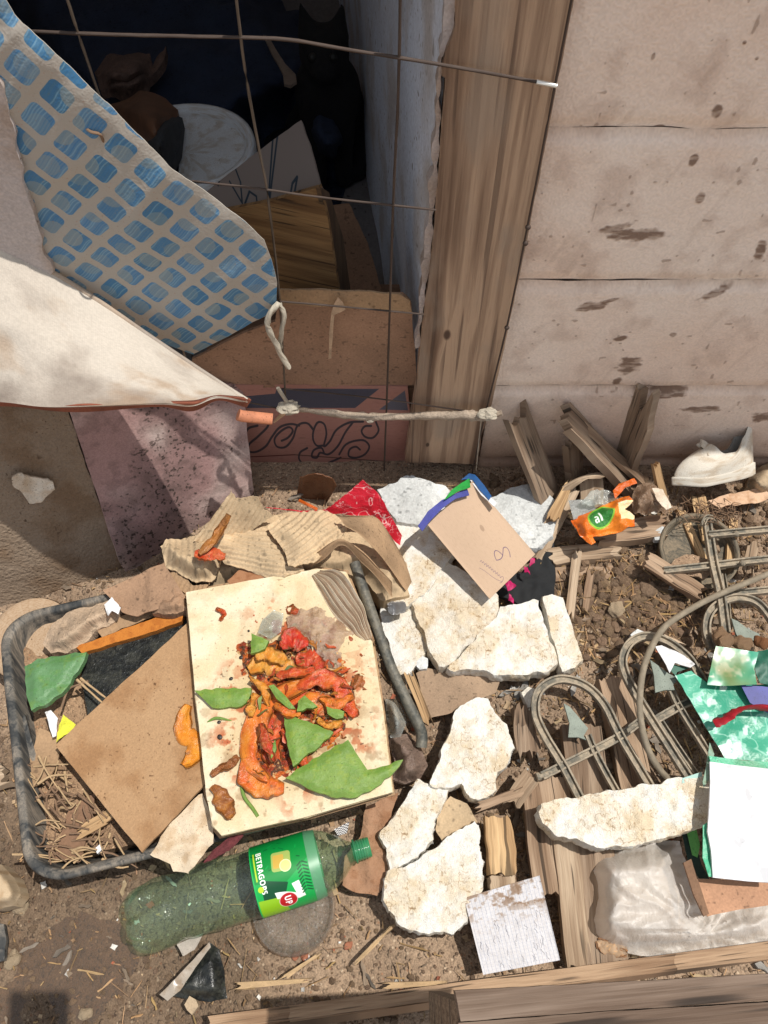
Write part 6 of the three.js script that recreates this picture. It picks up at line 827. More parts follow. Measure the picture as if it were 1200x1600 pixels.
// ---------------------------------------------------------------- shoe
{
  const A = G(1050, 766, 0.072), B = G(1180, 742, 0.085), ax = B.clone().sub(A).setY(0).normalize(), L = A.distanceTo(B), up = new V3(0.12, 0.66, -0.75).normalize(), sd = ax.clone().cross(up).normalize(), uq = sd.clone().cross(ax).normalize();
  const W = (x, s, y) => A.clone().addScaledVector(ax, x * L).addScaledVector(sd, s * L).addScaledVector(uq, y * L).add(new V3(0, (B.y - A.y) * x, 0));
  const half = (x) => 0.155 * Math.pow(Math.sin(PI * clamp(0.04 + 0.93 * x)), 0.38) * (1 - 0.22 * sstep(0.3, 0.55, x) + 0.10 * sstep(0.6, 0.9, x));
  const ringAt = (k, y, inset) => { const th = k / 72 * 2 * PI, c = Math.cos(th), s = Math.sin(th), x = 0.5 + 0.5 * Math.sign(c) * Math.pow(Math.abs(c), 0.85) * (1 - inset * 0.8); return [x, s * half(0.5 + 0.5 * c) * 1.05 * (1 - inset), y]; };
  const shell = (f, rows) => { const pos = [], uv = [], idx = []; for (let j = 0; j <= rows; j++) for (let k = 0; k <= 72; k++) { const p = W(...f(j / rows, k % 72)); pos.push(p.x, p.y, p.z); uv.push(k / 72 * 0.4, j / rows * 0.12); } for (let j = 0; j < rows; j++) for (let k = 0; k < 72; k++) { const a = j * 73 + k, b = a + 73; idx.push(a, a + 1, b, a + 1, b + 1, b); } return geo(pos, idx, uv); };
  const lift = (c) => 0.05 * sstep(-0.2, -1, c);
  const sole = shell((v, k) => { const c = Math.cos(k / 72 * 2 * PI), q = ringAt(k, 0, v < 0.12 ? 0.06 : v > 0.85 ? 0.05 : 0); q[2] = lift(c) + (v < 0.12 ? 0 : v > 0.85 ? 1 : (v - 0.12) / 0.73) * (0.11 + 0.05 * sstep(0, 1, c)); return q; }, 10);
  const bottom = shell((v, k) => { const c = Math.cos(k / 72 * 2 * PI), q = ringAt(k, 0, 0.06 + 0.93 * v); q[2] = lift(c); return q; }, 3);
  const upper = shell((v, k) => {
    const th = k / 72 * 2 * PI, c = Math.cos(th), s = Math.sin(th), b = ringAt(k, 0.11, 0.06), ct = [0.70 + 0.24 * c, 0.095 * s * (1 + 0.1 * c)];
    const top = 0.34 + 0.30 * sstep(0.05, 0.85, c) + 0.13 * sstep(-0.4, -1, c), e = Math.pow(v, 1.25), bul = Math.sin(PI * v) * 0.035;
    const toe = c < 0 ? -c : 0; return [lerp(b[0], ct[0], e) - bul * toe * 1.2 + 0.02 * v * (c > 0.5 ? 1 : 0), lerp(b[1], ct[1], e) + s * bul, lerp(0.10, top, Math.pow(v, 0.78 - 0.12 * toe)) + 0.006 * (vn(k * 0.4, v * 9) - 0.5)];
  }, 18);
  const inner = shell((v, k) => { const th = k / 72 * 2 * PI, c = Math.cos(th), s = Math.sin(th), top = 0.34 + 0.30 * sstep(0.05, 0.85, c) + 0.13 * sstep(-0.4, -1, c); return [0.70 + 0.02 * (c > 0.5 ? 1 : 0) + (0.24 - 0.03 * Math.min(1, v * 6) - 0.15 * sstep(0.6, 1, v)) * c, (0.095 - 0.018 * Math.min(1, v * 6)) * s * (1 - 0.9 * sstep(0.7, 1, v)), top - v * (top - 0.14) + 0.012 * Math.sin(PI * Math.min(1, v * 6))]; }, 12);
  const tongue = sweep([W(0.46, 0, 0.40), W(0.40, 0, 0.47), W(0.36, 0.01, 0.50)], [[0.06 * L, 0], [0.05 * L, 0.02 * L], [-0.05 * L, 0.02 * L], [-0.06 * L, 0]].map(([a, b]) => [a, b - 0.01 * L]));
  const lace = (x, y) => rod(spline([W(x, -0.09, y - 0.05), W(x + 0.02, 0, y + 0.03), W(x, 0.09, y - 0.05)], 12), 0.011 * L, 6);
  const knot = rock(0.035 * L, 4.2, 2); knot.translate(...W(0.36, -0.02, 0.47).toArray());
  const stripe = (x0, y0, x1, y1) => rod(spline([W(x0, -half(x0) * 0.90, y0), W((x0 + x1) / 2, -half((x0 + x1) / 2) * 0.88, (y0 + y1) / 2 + 0.02), W(x1, -half(x1) * 0.74, y1)], 10), 0.007 * L, 5);
  many('sneaker', 'dusty white low sneaker, toe in the shade, lying before the wall', 'shoe', [['upper', upper, M.shoe], ['lining', inner, mat([150, 146, 138], { map: MOTTLE, cm: 0.1 })], ['sole', merge([sole, bottom]), M.sole], ['tongue', tongue, M.shoe], ['lace', lace(0.40, 0.40), M.shoe], ['lace', lace(0.34, 0.34), M.shoe], ['lace', knot, M.shoe], ['seam', stripe(0.72, 0.16, 0.86, 0.46), mat([190, 186, 178], {})]]);
}
one('brick_piece', 'tan broken piece at the right edge behind the shoe heel', 'brick', slab([[1166, 760], [1170, 744], [1188, 730], [1215, 716], [1215, 770], [1190, 776]], { h: (x, y, d) => 0.05 + 0.03 * sstep(0, 14, d), base: 0.0, s: 5, rough: 3, disp: lump(0.01, 30) }), M.stone);
one('torn_paper', 'pale torn paper lying under the shoe heel at the right edge', 'paper', slab([[1104, 784], [1150, 772], [1190, 766], [1205, 778], [1176, 792], [1140, 792], [1122, 798]], { h: 0.055, t: 0.0015, s: 4, rough: 3, disp: (x, y) => 0.012 * ridge(x / 22, y / 16, 3) }), mat([214, 184, 158], { map: GRIME, cm: 0.1 }));
{
  const g = []; for (let i = 0; i < 90; i++) { const x = rr(1062, 1150), y = rr(782, 822), a = rr(0, 6.3), l = rr(8, 22); g.push(stickG([x, y, rr(0.05, 0.085)], [x + Math.cos(a) * l, y + Math.sin(a) * l, rr(0.045, 0.085)], rr(0.0005, 0.0011), rr(-0.008, 0.008))); }
  one('dry_roots', 'tangle of fine dry roots right of the round pot', 'roots', merge(g), M.strawDark, { kind: 'stuff' });
}
// round grey pot lying behind the lattice
{
  const c = G(1088, 862, 0.045), pr = [[0.001, 0.012], [0.055, 0.010], [0.0575, 0.020], [0.060, 0.030], [0.0665, 0.031], [0.0675, 0.026], [0.0655, 0.022], [0.063, 0.0], [0.001, 0.0]].map(([a, b]) => new THREE.Vector2(a, b)), g = new THREE.LatheGeometry(pr, 56);
  g.rotateX(0.16); g.translate(c.x, 0.03, c.z); one('round_pot', 'shallow round dusty grey plastic pot behind the fence lattice', 'pot', g, mat([196, 188, 174], { map: DUST2, cm: 0.17, r: 0.75 }));
  const s = slab([[1046, 886], [1052, 872], [1080, 868], [1110, 876], [1122, 888], [1100, 904], [1066, 904]], { h: 0.052, t: 0.006, s: 4, rough: 4, disp: (x, y) => 0.010 * fbm(x / 9, y / 9, 3) }); one('soil', 'soil spilled inside the shallow round pot', 'soil', s, M.clod, { kind: 'stuff' });
}
// ---------------------------------------------------------------- plastic garden edging with arches
{
  const U = (w, t) => [[w, 0], [w, t], [w * 0.56, t], [w * 0.50, t * 0.45], [-w * 0.50, t * 0.45], [-w * 0.56, t], [-w, t], [-w, 0]];
  const bar = (pts, h, w = 0.0058, n = 8) => sweep(spline(pts.map(([x, y, q]) => G(x, y, q ?? h)), Math.max(6, pts.length * n)), U(w, 0.009), { hard: true });
  const spear = (poly, h) => slab(poly, { h, t: 0.004, s: 4 });
  const stub = (x, y, a, h) => rod([G(x, y, h), G(x + 18 * Math.cos(a), y + 18 * Math.sin(a), h)], 0.006, 10);
  const F = M.fencePlastic;
  const hA = (y) => 0.052;
  many('garden_edging', 'dusty grey plastic edging panel with one arch, frontmost, its feet under the long foam', 'garden fence', [
    ['arch', bar([[912, 1262], [880, 1200], [850, 1150], [836, 1116], [840, 1084], [862, 1066], [888, 1064], [918, 1076], [944, 1104], [966, 1148], [994, 1196], [1024, 1246]], 0.052, 0.0062), F],
    ['rail', bar([[846, 1214], [890, 1192], [930, 1172], [967, 1152], [1000, 1128]], 0.049), F], ['stem', bar([[917, 1150], [928, 1176], [948, 1214], [966, 1246]], 0.050, 0.005), F], ['stem', bar([[965, 1150], [990, 1190], [1016, 1232]], 0.048, 0.004), F], ['spear', spear([[881, 1099], [890, 1104], [904, 1120], [919, 1138], [912, 1150], [916, 1156], [904, 1152], [888, 1152], [890, 1130]], 0.064), M.spear], ['peg', stub(856, 1210, 2.9, 0.05), F]]);
  many('garden_edging', 'dusty grey edging panel with one arch, running under the green sheet', 'garden fence', [
    ['arch', bar([[1078, 1222], [1046, 1172], [1008, 1112], [978, 1060], [972, 1030], [984, 1006], [1008, 996], [1040, 1004], [1072, 1028], [1090, 1056], [1112, 1090]], 0.066, 0.0062), F],
    ['rail', bar([[1024, 1126], [1052, 1110], [1084, 1094]], 0.063), F], ['stem', bar([[1046, 1078], [1058, 1104], [1084, 1146], [1108, 1184]], 0.064, 0.005), F], ['stem', bar([[1030, 1128], [1056, 1168], [1086, 1212]], 0.061, 0.004), F], ['spear', spear([[1016, 1031], [1026, 1038], [1044, 1052], [1061, 1060], [1052, 1070], [1054, 1078], [1040, 1078], [1024, 1082], [1022, 1056]], 0.078), M.spear]]);
  many('garden_edging', 'dusty grey plastic edging arch at the right edge behind the green sheet', 'garden fence', [
    ['arch', bar([[1112, 1016], [1102, 990], [1106, 962], [1124, 944], [1150, 936], [1178, 942], [1198, 962], [1220, 1000]], 0.066, 0.0062), F], ['spear', spear([[1143, 966], [1152, 970], [1168, 982], [1186, 990], [1190, 1000], [1160, 1006], [1150, 990]], 0.078), M.spear]]);
  many('garden_edging', 'dusty grey plastic edging lattice of straight bars over the round pot', 'garden fence', [
    ['rail', bar([[1106, 838], [1150, 834], [1220, 828]], 0.075), F], ['rail', bar([[1036, 894], [1110, 886], [1160, 880], [1220, 874]], 0.066), F], ['rail', bar([[1122, 930], [1160, 928], [1220, 922]], 0.062), F], ['stem', bar([[1103, 818], [1108, 850], [1114, 886], [1124, 930], [1132, 990]], 0.070, 0.007), F], ['stem', bar([[1128, 900], [1134, 940], [1138, 986]], 0.060, 0.003), F], ['stem', bar([[1096, 822], [1102, 812], [1112, 812]], 0.074, 0.004), F],
    ...[[1150, 834], [1160, 880]].map(([x, y]) => ['rivet', new THREE.SphereGeometry(0.0055, 10, 8).translate(...G(x, y, 0.08).toArray()), F])]);
  one('cable', 'stiff grey-brown cable looping from the right edge down over the fence arches', 'cable', rod(spline([G(1230, 884, 0.10), G(1180, 905, 0.10), G(1110, 935, 0.095), G(1056, 966, 0.095), G(1030, 990, 0.1), G(1008, 1036, 0.1), G(1000, 1086, 0.098), G(1002, 1130, 0.092), G(1014, 1174, 0.08), G(1032, 1204, 0.06), G(1048, 1220, 0.04)], 90), 0.0048, 10), M.cable);
}
// ---------------------------------------------------------------- green sheets, booklet, bag at the right edge
{
  const warp = (a, s) => (x, y) => a * (fbm(x / s, y / s, 3) - 0.5) + a * 0.5 * Math.pow(ridge(x / s, y / s + 4, 2), 2);
  const t = tex(512, (u, v) => { const a = fbm(u * 5, v * 5, 4, 5, 111), b = fbm(u * 14, v * 14, 4, 14, 112); let c = mix3(rgb(78, 172, 142), rgb(50, 148, 118), sstep(0.35, 0.7, a)); c = mix3(c, rgb(216, 230, 220), sstep(0.60, 0.66, b) * 0.85 + 0.5 * sstep(0.80, 0.9, vn(u * 120, v * 120, 120, 114)) * sstep(0.5, 0.6, b)); const ln = 1 - Math.abs(2 * fbm(u * 7 + 5, v * 7, 4, 7, 115) - 1); c = mix3(c, rgb(190, 222, 206), sstep(0.95, 0.99, ln) * 0.6); return mix3(c, rgb(120, 112, 56), sstep(0.62, 0.74, fbm(u * 4 + 2, v * 4, 4, 4, 113)) * 0.8); });
  const tm = mat(null, { map: t, cm: 0.32, r: 0.4, bump: CREASE, bm: 0.25, bs: 0.001 });
  many('green_sheet', 'creased sea-green plastic sheet with pale scuffs at the right edge', 'plastic sheet', [
    ['sheet', slab([[1054, 1056], [1080, 1048], [1104, 1068], [1160, 1070], [1220, 1072], [1220, 1192], [1180, 1190], [1132, 1184], [1100, 1132], [1076, 1092]], { h: 0.088, t: 0.0014, s: 6, rough: 1, disp: warp(0.012, 50) }), tm],
    ['folded_flap', slab([[1118, 1010], [1150, 1014], [1184, 1020], [1178, 1046], [1182, 1070], [1140, 1072], [1105, 1070], [1112, 1040]], { h: 0.106, t: 0.0014, s: 5, disp: warp(0.008, 40) }), mat(null, { map: t, cm: 0.6, r: 0.3 })], ['dark_fold', slab([[1183, 1018], [1200, 1014], [1220, 1012], [1220, 1074], [1186, 1068], [1178, 1046]], { h: 0.100, t: 0.0014, s: 5, disp: warp(0.012, 26) }), M.tealDark],
    ['violet_print', slab([[1158, 1071], [1188, 1072], [1220, 1076], [1220, 1120], [1196, 1112], [1172, 1098]], { h: 0.0985, t: 0.001, s: 5 }), M.violet], ['white_fold', slab([[1024, 1010], [1034, 1008], [1062, 1022], [1086, 1038], [1078, 1044], [1054, 1036], [1046, 1052], [1034, 1030]], { h: 0.088, t: 0.0014, s: 4, disp: warp(0.01, 26) }), M.white], ['dark_fold', slab([[1044, 1036], [1076, 1044], [1058, 1050], [1056, 1056], [1048, 1048]], { h: 0.082, t: 0.001, s: 4 }), M.tealDark]]);
  [[1132, 1000, 0.018, 2.1, 'tan crumbly lump above the sea-green fold, left one'], [1160, 1006, 0.014, 5.2, 'tan crumbly lump above the sea-green fold, right one'], [1190, 1004, 0.012, 7.9, 'reddish lump at the right edge above the dark green fold']].forEach(([x, y, r, q, l], i) => one('earth_lump', l, 'lump', rock(r, q, 3).translate(...G(x, y, 0.095).toArray()), i < 2 ? mat([206, 172, 138], { map: GRIME, cm: 0.06, bump: SOILB, bm: 0.08, bs: 0.004 }) : M.leaf));
  one('red_ribbon', 'twisted shiny red ribbon lying on the sea-green sheet', 'ribbon', sweep(spline([G(1116, 1131, 0.108), G(1134, 1124, 0.114), G(1148, 1112, 0.118), G(1170, 1105, 0.118), G(1196, 1106, 0.116), G(1225, 1110, 0.112)], 40), [[0.0085, 0], [0.004, 0.003], [-0.004, 0.003], [-0.0085, 0], [-0.004, -0.003], [0.004, -0.003]], { twist: (f) => 0.4 + 1.6 * f, wob: (i, j) => 0.5 * (vn(i * 0.5, j * 2) - 0.5) }), M.redCloth);
  const cream = mat([224, 226, 230], { map: tex(512, (u, v) => { const a = fbm(u * 5, v * 5, 5, 5, 161), k = vn(u * 120, v * 120, 120, 162), g = fbm(u * 11, v * 11, 4, 11, 163); return mix3([1, 1, 1], [0.62, 0.62, 0.62], clamp(0.25 * sstep(0.5, 0.7, a) + 0.6 * sstep(0.94, 0.98, k) * sstep(0.45, 0.6, g) + 0.35 * sstep(0.66, 0.74, g))); }), cm: 0.3, r: 0.75 });
  many('booklet', 'white booklet with a sea-green cover edge at the right edge of the yard', 'booklet', [
    ['page', slab([[1110, 1222], [1150, 1226], [1220, 1231], [1220, 1380], [1170, 1377], [1114, 1371], [1110, 1330], [1104, 1300], [1108, 1250]], { h: 0.112, t: 0.004, s: 8, disp: (x, y) => 0.004 * Math.sin((y - 1222) / 150 * PI) }), cream], ['page', slab([[1109, 1190], [1150, 1196], [1220, 1203], [1220, 1232], [1150, 1227], [1110, 1222]], { h: 0.106, t: 0.003, s: 8 }), cream],
    ['cover_edge', slab([[1108, 1181], [1160, 1188], [1220, 1192], [1220, 1204], [1150, 1197], [1110, 1190]], { h: 0.104, t: 0.004, s: 6 }), M.teal], ['cover_edge', slab([[1098, 1290], [1111, 1280], [1107, 1302], [1112, 1332], [1118, 1370], [1107, 1370], [1098, 1340]], { h: 0.108, t: 0.002, s: 4, disp: warp(0.006, 20) }), M.teal], ['cover_edge', slab([[1098, 1222], [1104, 1196], [1109, 1160], [1116, 1178], [1108, 1218], [1100, 1230]], { h: 0.098, t: 0.002, s: 4 }), mat([150, 184, 170], { map: GRIME, cm: 0.1 })], ['back_cover', slab([[1066, 1216], [1096, 1206], [1098, 1214], [1066, 1224]], { h: 0.085, t: 0.002, s: 4 }), mat([170, 204, 196], {})]]);
  one('green_scrap', 'light green printed scrap between the long foam and the booklet', 'wrapper', slab([[1074, 1302], [1088, 1296], [1094, 1320], [1090, 1340], [1082, 1336]], { h: 0.07, t: 0.001, s: 4 }), mat([108, 180, 96], { map: MOTTLE, cm: 0.1 }));
  one('dark_card', 'dark green card edge under the booklet', 'card', slab([[1066, 1302], [1082, 1300], [1096, 1350], [1110, 1376], [1098, 1380], [1076, 1348]], { h: 0.062, t: 0.002, s: 5 }), mat([40, 62, 54], { map: MOTTLE, cm: 0.1 }));
  many('carton_sheet', 'smooth brown carton sheet below the booklet at the right edge', 'carton', [['sheet', slab([[1086, 1372], [1130, 1374], [1220, 1378], [1220, 1412], [1160, 1420], [1106, 1432], [1094, 1404]], { h: 0.074, t: 0.003, s: 8, rough: 1.2 }), mat([196, 150, 118], { map: MOTTLE, cm: 0.3 })], ['folded_edge', slab([[1068, 1348], [1080, 1342], [1090, 1372], [1108, 1428], [1100, 1432], [1084, 1398]], { h: 0.088, t: 0.004, s: 5 }), M.cardDark]]);
  const bagP = [[914, 1362], [922, 1336], [940, 1324], [962, 1318], [1000, 1314], [1040, 1312], [1062, 1314], [1070, 1340], [1084, 1380], [1102, 1426], [1130, 1424], [1170, 1410], [1220, 1404], [1220, 1474], [1150, 1484], [1080, 1490], [1020, 1494], [960, 1488], [926, 1476], [914, 1440], [920, 1400]];
  const bagH = (x, y, d) => 0.022 + 0.066 * sstep(0, 46, d) * (x > 1110 ? 0.6 : 1);
  const crease = (x, y) => { const cx = x - 1110, cy = y - 1455, an = Math.atan2(cy, cx), r = Math.hypot(cx, cy), wq = fbm(x / 60, y / 60, 3) * 1.2; return 0.018 * (ridge(an * 4.5 + 5 + wq, r / 90, 2) - 0.55) + 0.020 * (ridge(x / 64 + 3 + wq, y / 46, 2, 5) - 0.55) + 0.007 * (ridge(x / 20, y / 16 + wq, 2, 8) - 0.5); };
  one('plastic_bag', 'crumpled translucent white plastic bag at the lower right', 'plastic bag', slab(bagP, { h: bagH, base: 0.018, s: 3.6, rough: 2, disp: crease }), M.film);
  one('bag_filling', 'greyish wad showing through the translucent plastic bag', 'paper', slab([[930, 1372], [950, 1336], [1050, 1326], [1080, 1400], [1060, 1470], [960, 1474], [928, 1440]], { h: (x, y, d) => 0.016 + 0.030 * sstep(0, 40, d), base: 0.012, s: 8, disp: (x, y) => 0.012 * ridge(x / 40, y / 40, 2) }), mat([190, 182, 172], { map: GRIME, cm: 0.2 }));
  one('curled_shaving', 'curled brown shaving under the lower left of the plastic bag', 'shaving', peel([[932, 1470], [952, 1484], [980, 1490]], 22, { h: 0.03, a: [0.3, 0.2, 0.12], b: [0.4, 0.28, 0.18] }), mat(null, { vertexColors: true, r: 0.9 }));
}
// ---------------------------------------------------------------- lined note sheet
{
  const t = paint(512, 640, (c, w, h) => {
    c.fillStyle = '#e4e2e2'; c.fillRect(0, 0, w, h); c.strokeStyle = 'rgba(120,134,170,0.5)'; c.lineWidth = 2; for (let x = 14; x < w; x += 26) { c.beginPath(); c.moveTo(x, 0); c.lineTo(x, h); c.stroke(); } c.strokeStyle = 'rgba(150,160,184,0.28)'; for (let y = 14; y < h; y += 26) { c.beginPath(); c.moveTo(0, y); c.lineTo(w, y); c.stroke(); }
    c.strokeStyle = 'rgba(60,60,72,0.65)'; c.lineWidth = 2.4; for (let k = 0; k < 34; k++) { let x = 30 + 440 * h3(k, 1, 8), y = 230 + 380 * h3(k, 2, 8); c.beginPath(); c.moveTo(x, y); for (let i = 0; i < 5; i++) { x += 14 * (h3(k, i, 9) - 0.5); y += 5 + 12 * h3(k, i, 10); c.lineTo(x, y); } c.stroke(); }
    const im = c.getImageData(0, 0, w, h), d = im.data; for (let y = 0; y < h; y++) for (let x = 0; x < w; x++) { const q = clamp(sstep(0.46, 0.62, fbm(x / 70, y / 60, 5, 0, 121)) * sstep(300, 90, y) * 0.8 + sstep(0.60, 0.72, fbm(x / 22, y / 22, 3, 0, 122)) * 0.4 * sstep(420, 100, y) + 0.1 * fbm(x / 40, y / 40, 3)), k = (y * w + x) * 4; d[k] = lerp(d[k], 150, q); d[k + 1] = lerp(d[k + 1], 122, q); d[k + 2] = lerp(d[k + 2], 98, q); } c.putImageData(im, 0, 0);
  });
  one('note_sheet', 'stained lined note sheet with scribbles lying before the bottom beam', 'paper', quad([[725, 1403, 0.052], [843, 1368, 0.062], [875, 1500, 0.052], [755, 1523, 0.046]], { nu: 30, nv: 30, t: 0.0012, warp: (u, v) => 0.006 * (fbm(u * 3, v * 3, 3) - 0.5) + 0.006 * Math.pow(u * (1 - v), 2) + 0.004 * Math.sin(v * 3) }), mat([236, 238, 242], { map: t, r: 0.9, bump: CREASE, bm: 0.9, bs: 0.0015 }));
}
// ---------------------------------------------------------------- bottle
{
  const A = G(203, 1441, 0.05), Bm = G(578, 1323, 0.046), ax = Bm.clone().sub(A), L = ax.length(); ax.normalize();
  const up = new V3(0, 1, 0).addScaledVector(ax, -ax.y).normalize(), sd = ax.clone().cross(up).normalize();       // sd points towards the viewer's side
  const turned = (prof, n, rf = () => 1, a0 = -PI, a1 = PI) => { const pos = [], uv = [], idx = [], m = prof.length; prof.forEach(([s, r], j) => { for (let i = 0; i <= n; i++) { const th = lerp(a0, a1, i / n), q = r * rf(th, s), p = A.clone().addScaledVector(ax, s * L).addScaledVector(up, Math.cos(th) * q).addScaledVector(sd, Math.sin(th) * q); pos.push(p.x, p.y, p.z); uv.push(i / n, j / (m - 1)); } }); for (let j = 0; j < m - 1; j++) for (let i = 0; i < n; i++) { const a = j * (n + 1) + i, b = a + n + 1; idx.push(a, b, a + 1, a + 1, b, b + 1); } return geo(pos, idx, uv); };
  const R = 0.0445, smooth = (k, n) => new THREE.CatmullRomCurve3(k.map(([s, r]) => new V3(s * 100, r * 1000, 0)), false, 'centripetal').getPoints(n).map((p) => [p.x / 100, p.y / 1000]);
  const lobes = (th, s) => 1 - 0.42 * (1 - sstep(0.0, 0.13, s)) * Math.pow(0.5 + 0.5 * Math.cos(5 * th + 0.6), 2) + (s > 0.15 && s < 0.45 ? 0.02 * Math.sin(th * 7 + s * 60) * Math.sin((s - 0.15) / 0.3 * PI) : 0) - (s < 0.5 ? 0.05 * sstep(0.1, 0.3, s) * sstep(0.5, 0.35, s) * Math.max(0, Math.cos(th - 2.4)) : 0);
  const body = turned(smooth([[0.018, 0.001], [0.006, 0.012], [0.0, 0.026], [0.012, 0.036], [0.05, 0.043], [0.10, 0.0445], [0.16, 0.0435], [0.20, 0.0415], [0.28, 0.0435], [0.36, 0.0442], [0.46, 0.0428], [0.50, 0.0435], [0.53, R], [0.74, R], [0.77, 0.0435], [0.82, 0.038], [0.87, 0.028], [0.905, 0.018], [0.925, 0.0140]], 90), 72, lobes);
  const nk = []; for (let i = 0; i <= 40; i++) { const s = 0.925 + i / 40 * 0.075; nk.push([s, 0.0132 + (i > 8 && i < 36 ? 0.0011 * Math.max(0, Math.sin(i * 1.1)) : 0) + (i >= 3 && i <= 7 ? 0.003 : 0)]); }
  const neck = turned(nk, 36);
  const W = 1024, H = 270, t = paint(W, H, (c) => {
    c.fillStyle = '#0c8a3c'; c.fillRect(0, 0, W, H); for (let k = 0; k < 90; k++) { c.strokeStyle = ['#0a6e34', '#12a04a', '#075a2c'][k % 3]; c.lineWidth = 5; const x = h3(k, 1, 12) * W, y = h3(k, 2, 12) * H; c.beginPath(); c.moveTo(x, y); c.lineTo(x + 40 * (h3(k, 3, 12) - 0.5), y + 60 * (h3(k, 4, 12) - 0.5)); c.stroke(); }
    const o = 512;                                                        // the middle of the print faces up
    c.fillStyle = '#14a44c'; c.beginPath(); c.moveTo(o - 20, 0); c.lineTo(o + 260, 0); c.lineTo(o + 260, H); c.lineTo(o + 30, H); c.lineTo(o + 60, 120); c.fill();
    c.fillStyle = '#0a4a2a'; c.beginPath(); c.moveTo(o + 20, H - 36); c.lineTo(o + 60, 110); c.lineTo(o + 170, 160); c.lineTo(o + 190, H - 30); c.fill();
    c.fillStyle = '#8cbf1e'; c.beginPath(); c.moveTo(o + 110, H); c.lineTo(o + 120, 150); c.lineTo(o + 260, 130); c.lineTo(o + 260, H); c.fill();
    c.fillStyle = '#f2f4ee'; c.beginPath(); c.moveTo(o + 66, 60); c.lineTo(o + 152, 44); c.lineTo(o + 158, 78); c.quadraticCurveTo(o + 128, 118, o + 126, 176); c.lineTo(o + 92, 182); c.quadraticCurveTo(o + 96, 124, o + 122, 84); c.lineTo(o + 72, 96); c.fill();
    c.fillStyle = '#b8171f'; c.beginPath(); c.arc(o + 150, 128, 42, 0, 7); c.fill(); c.strokeStyle = '#e8d0cc'; c.lineWidth = 3; c.stroke(); c.fillStyle = '#fff'; c.font = 'bold 44px sans-serif'; c.textAlign = 'center'; c.fillText('UP', o + 150, 144);
    c.save(); c.translate(o - 40, 130); c.rotate(0.1); c.fillStyle = '#9fb460'; c.beginPath(); c.roundRect(-46, -52, 92, 92, 14); c.fill(); c.fillStyle = '#c9a84e'; c.beginPath(); c.roundRect(-32, -20, 64, 52, 8); c.fill(); c.fillStyle = '#cde08a'; c.beginPath(); c.arc(24, -26, 26, 0, 7); c.fill(); c.strokeStyle = '#e9f2b8'; c.lineWidth = 4; c.stroke(); c.restore();
    c.fillStyle = '#fbfbf6'; c.font = 'bold 36px sans-serif'; c.textAlign = 'left'; c.save(); c.translate(o - 118, H - 32); c.fillText('BETRAGOPS', 0, 0); c.restore(); c.fillStyle = '#b6d335'; c.fillRect(o - 118, H - 24, 140, 7); c.beginPath(); c.arc(o + 60, H - 30, 14, 0, 7); c.fill();
    c.strokeStyle = '#0a5a2c'; c.lineWidth = 7; for (let i = 0; i < 9; i++) { c.beginPath(); c.moveTo(o - 10 + i * 16, 30); c.lineTo(o + 4 + i * 16, 4); c.moveTo(o - 10 + i * 16, 34); c.lineTo(o + 6 + i * 16, 56); c.stroke(); }
    c.fillStyle = '#17b456'; c.fillRect(0, H - 6, W, 6);
  });
  const label = turned([[0.515, R + 0.0004], [0.56, R + 0.0007], [0.66, R + 0.0007], [0.742, R + 0.0004]], 72); label.attributes.uv.needsUpdate = true;
  const Ul = label.attributes.uv; for (let i = 0; i < Ul.count; i++) { const j = (i / 73) | 0; Ul.setY(i, [0, 0.2, 0.64, 1][j]); }
  const sp3 = many('plastic_bottle', 'empty green plastic soda bottle with a green label, lying on its side without a cap', 'bottle', [['body', body, M.bottle], ['neck', neck, M.neck], ['label', label, mat(null, { map: t, r: 0.35 })], ['label_underlap', turned([[0.742, R + 0.0006], [0.785, 0.0428]], 72, () => 1.004), mat([120, 190, 146], { phys: true, transmission: 0.5, thickness: 0, r: 0.4 })]]);
}
{
  const c = G(459, 1421, 0.016), g = new THREE.LatheGeometry([[0.0005, 0.004], [0.018, 0.004], [0.019, 0.006], [0.043, 0.006], [0.046, 0.0035], [0.050, 0.003], [0.0515, 0.009], [0.054, 0.0095], [0.0565, 0.006], [0.057, 0.0]].map(([a, b]) => new THREE.Vector2(a, b)), 64).translate(c.x, 0.010, c.z);
  one('clear_disc', 'round clear plastic lid half under the green bottle', 'lid', g, mat([226, 222, 216], { phys: true, transmission: 0.78, thickness: 0, r: 0.12, map: GRIME, cm: 0.1, bump: CREASE, bm: 0.08, bs: 0.001 }));
}
// ---------------------------------------------------------------- lower left and bottom
one('tar_shard', 'torn dark laminated film shard below the bottle', 'film', slab([[250, 1554], [276, 1530], [304, 1500], [328, 1473], [344, 1484], [352, 1520], [356, 1560], [330, 1566], [296, 1562]], { h: (x, y, d) => 0.018 + 0.012 * sstep(0, 20, d), t: 0.0015, s: 5, rough: 2, disp: (x, y) => 0.008 * ridge(x / 40, y / 40, 2) }), M.tar);
one('film_edge', 'shiny pale film fold along the dark shard', 'film', slab([[250, 1554], [276, 1528], [304, 1498], [328, 1472], [330, 1480], [306, 1512], [282, 1548], [262, 1564]], { h: 0.036, t: 0.001, s: 4, disp: (x, y) => 0.006 * ridge(x / 20, y / 20, 2) }), mat([170, 162, 152], { r: 0.25, map: GRIME, cm: 0.1 }));
one('grey_scrap', 'flat grey paper scrap under the lower side of the bottle', 'paper', slab([[276, 1476], [298, 1466], [318, 1458], [304, 1484], [286, 1494]], { h: 0.018, t: 0.001, s: 5, rough: 1 }), mat([186, 176, 164], { map: MOTTLE, cm: 0.1 }));
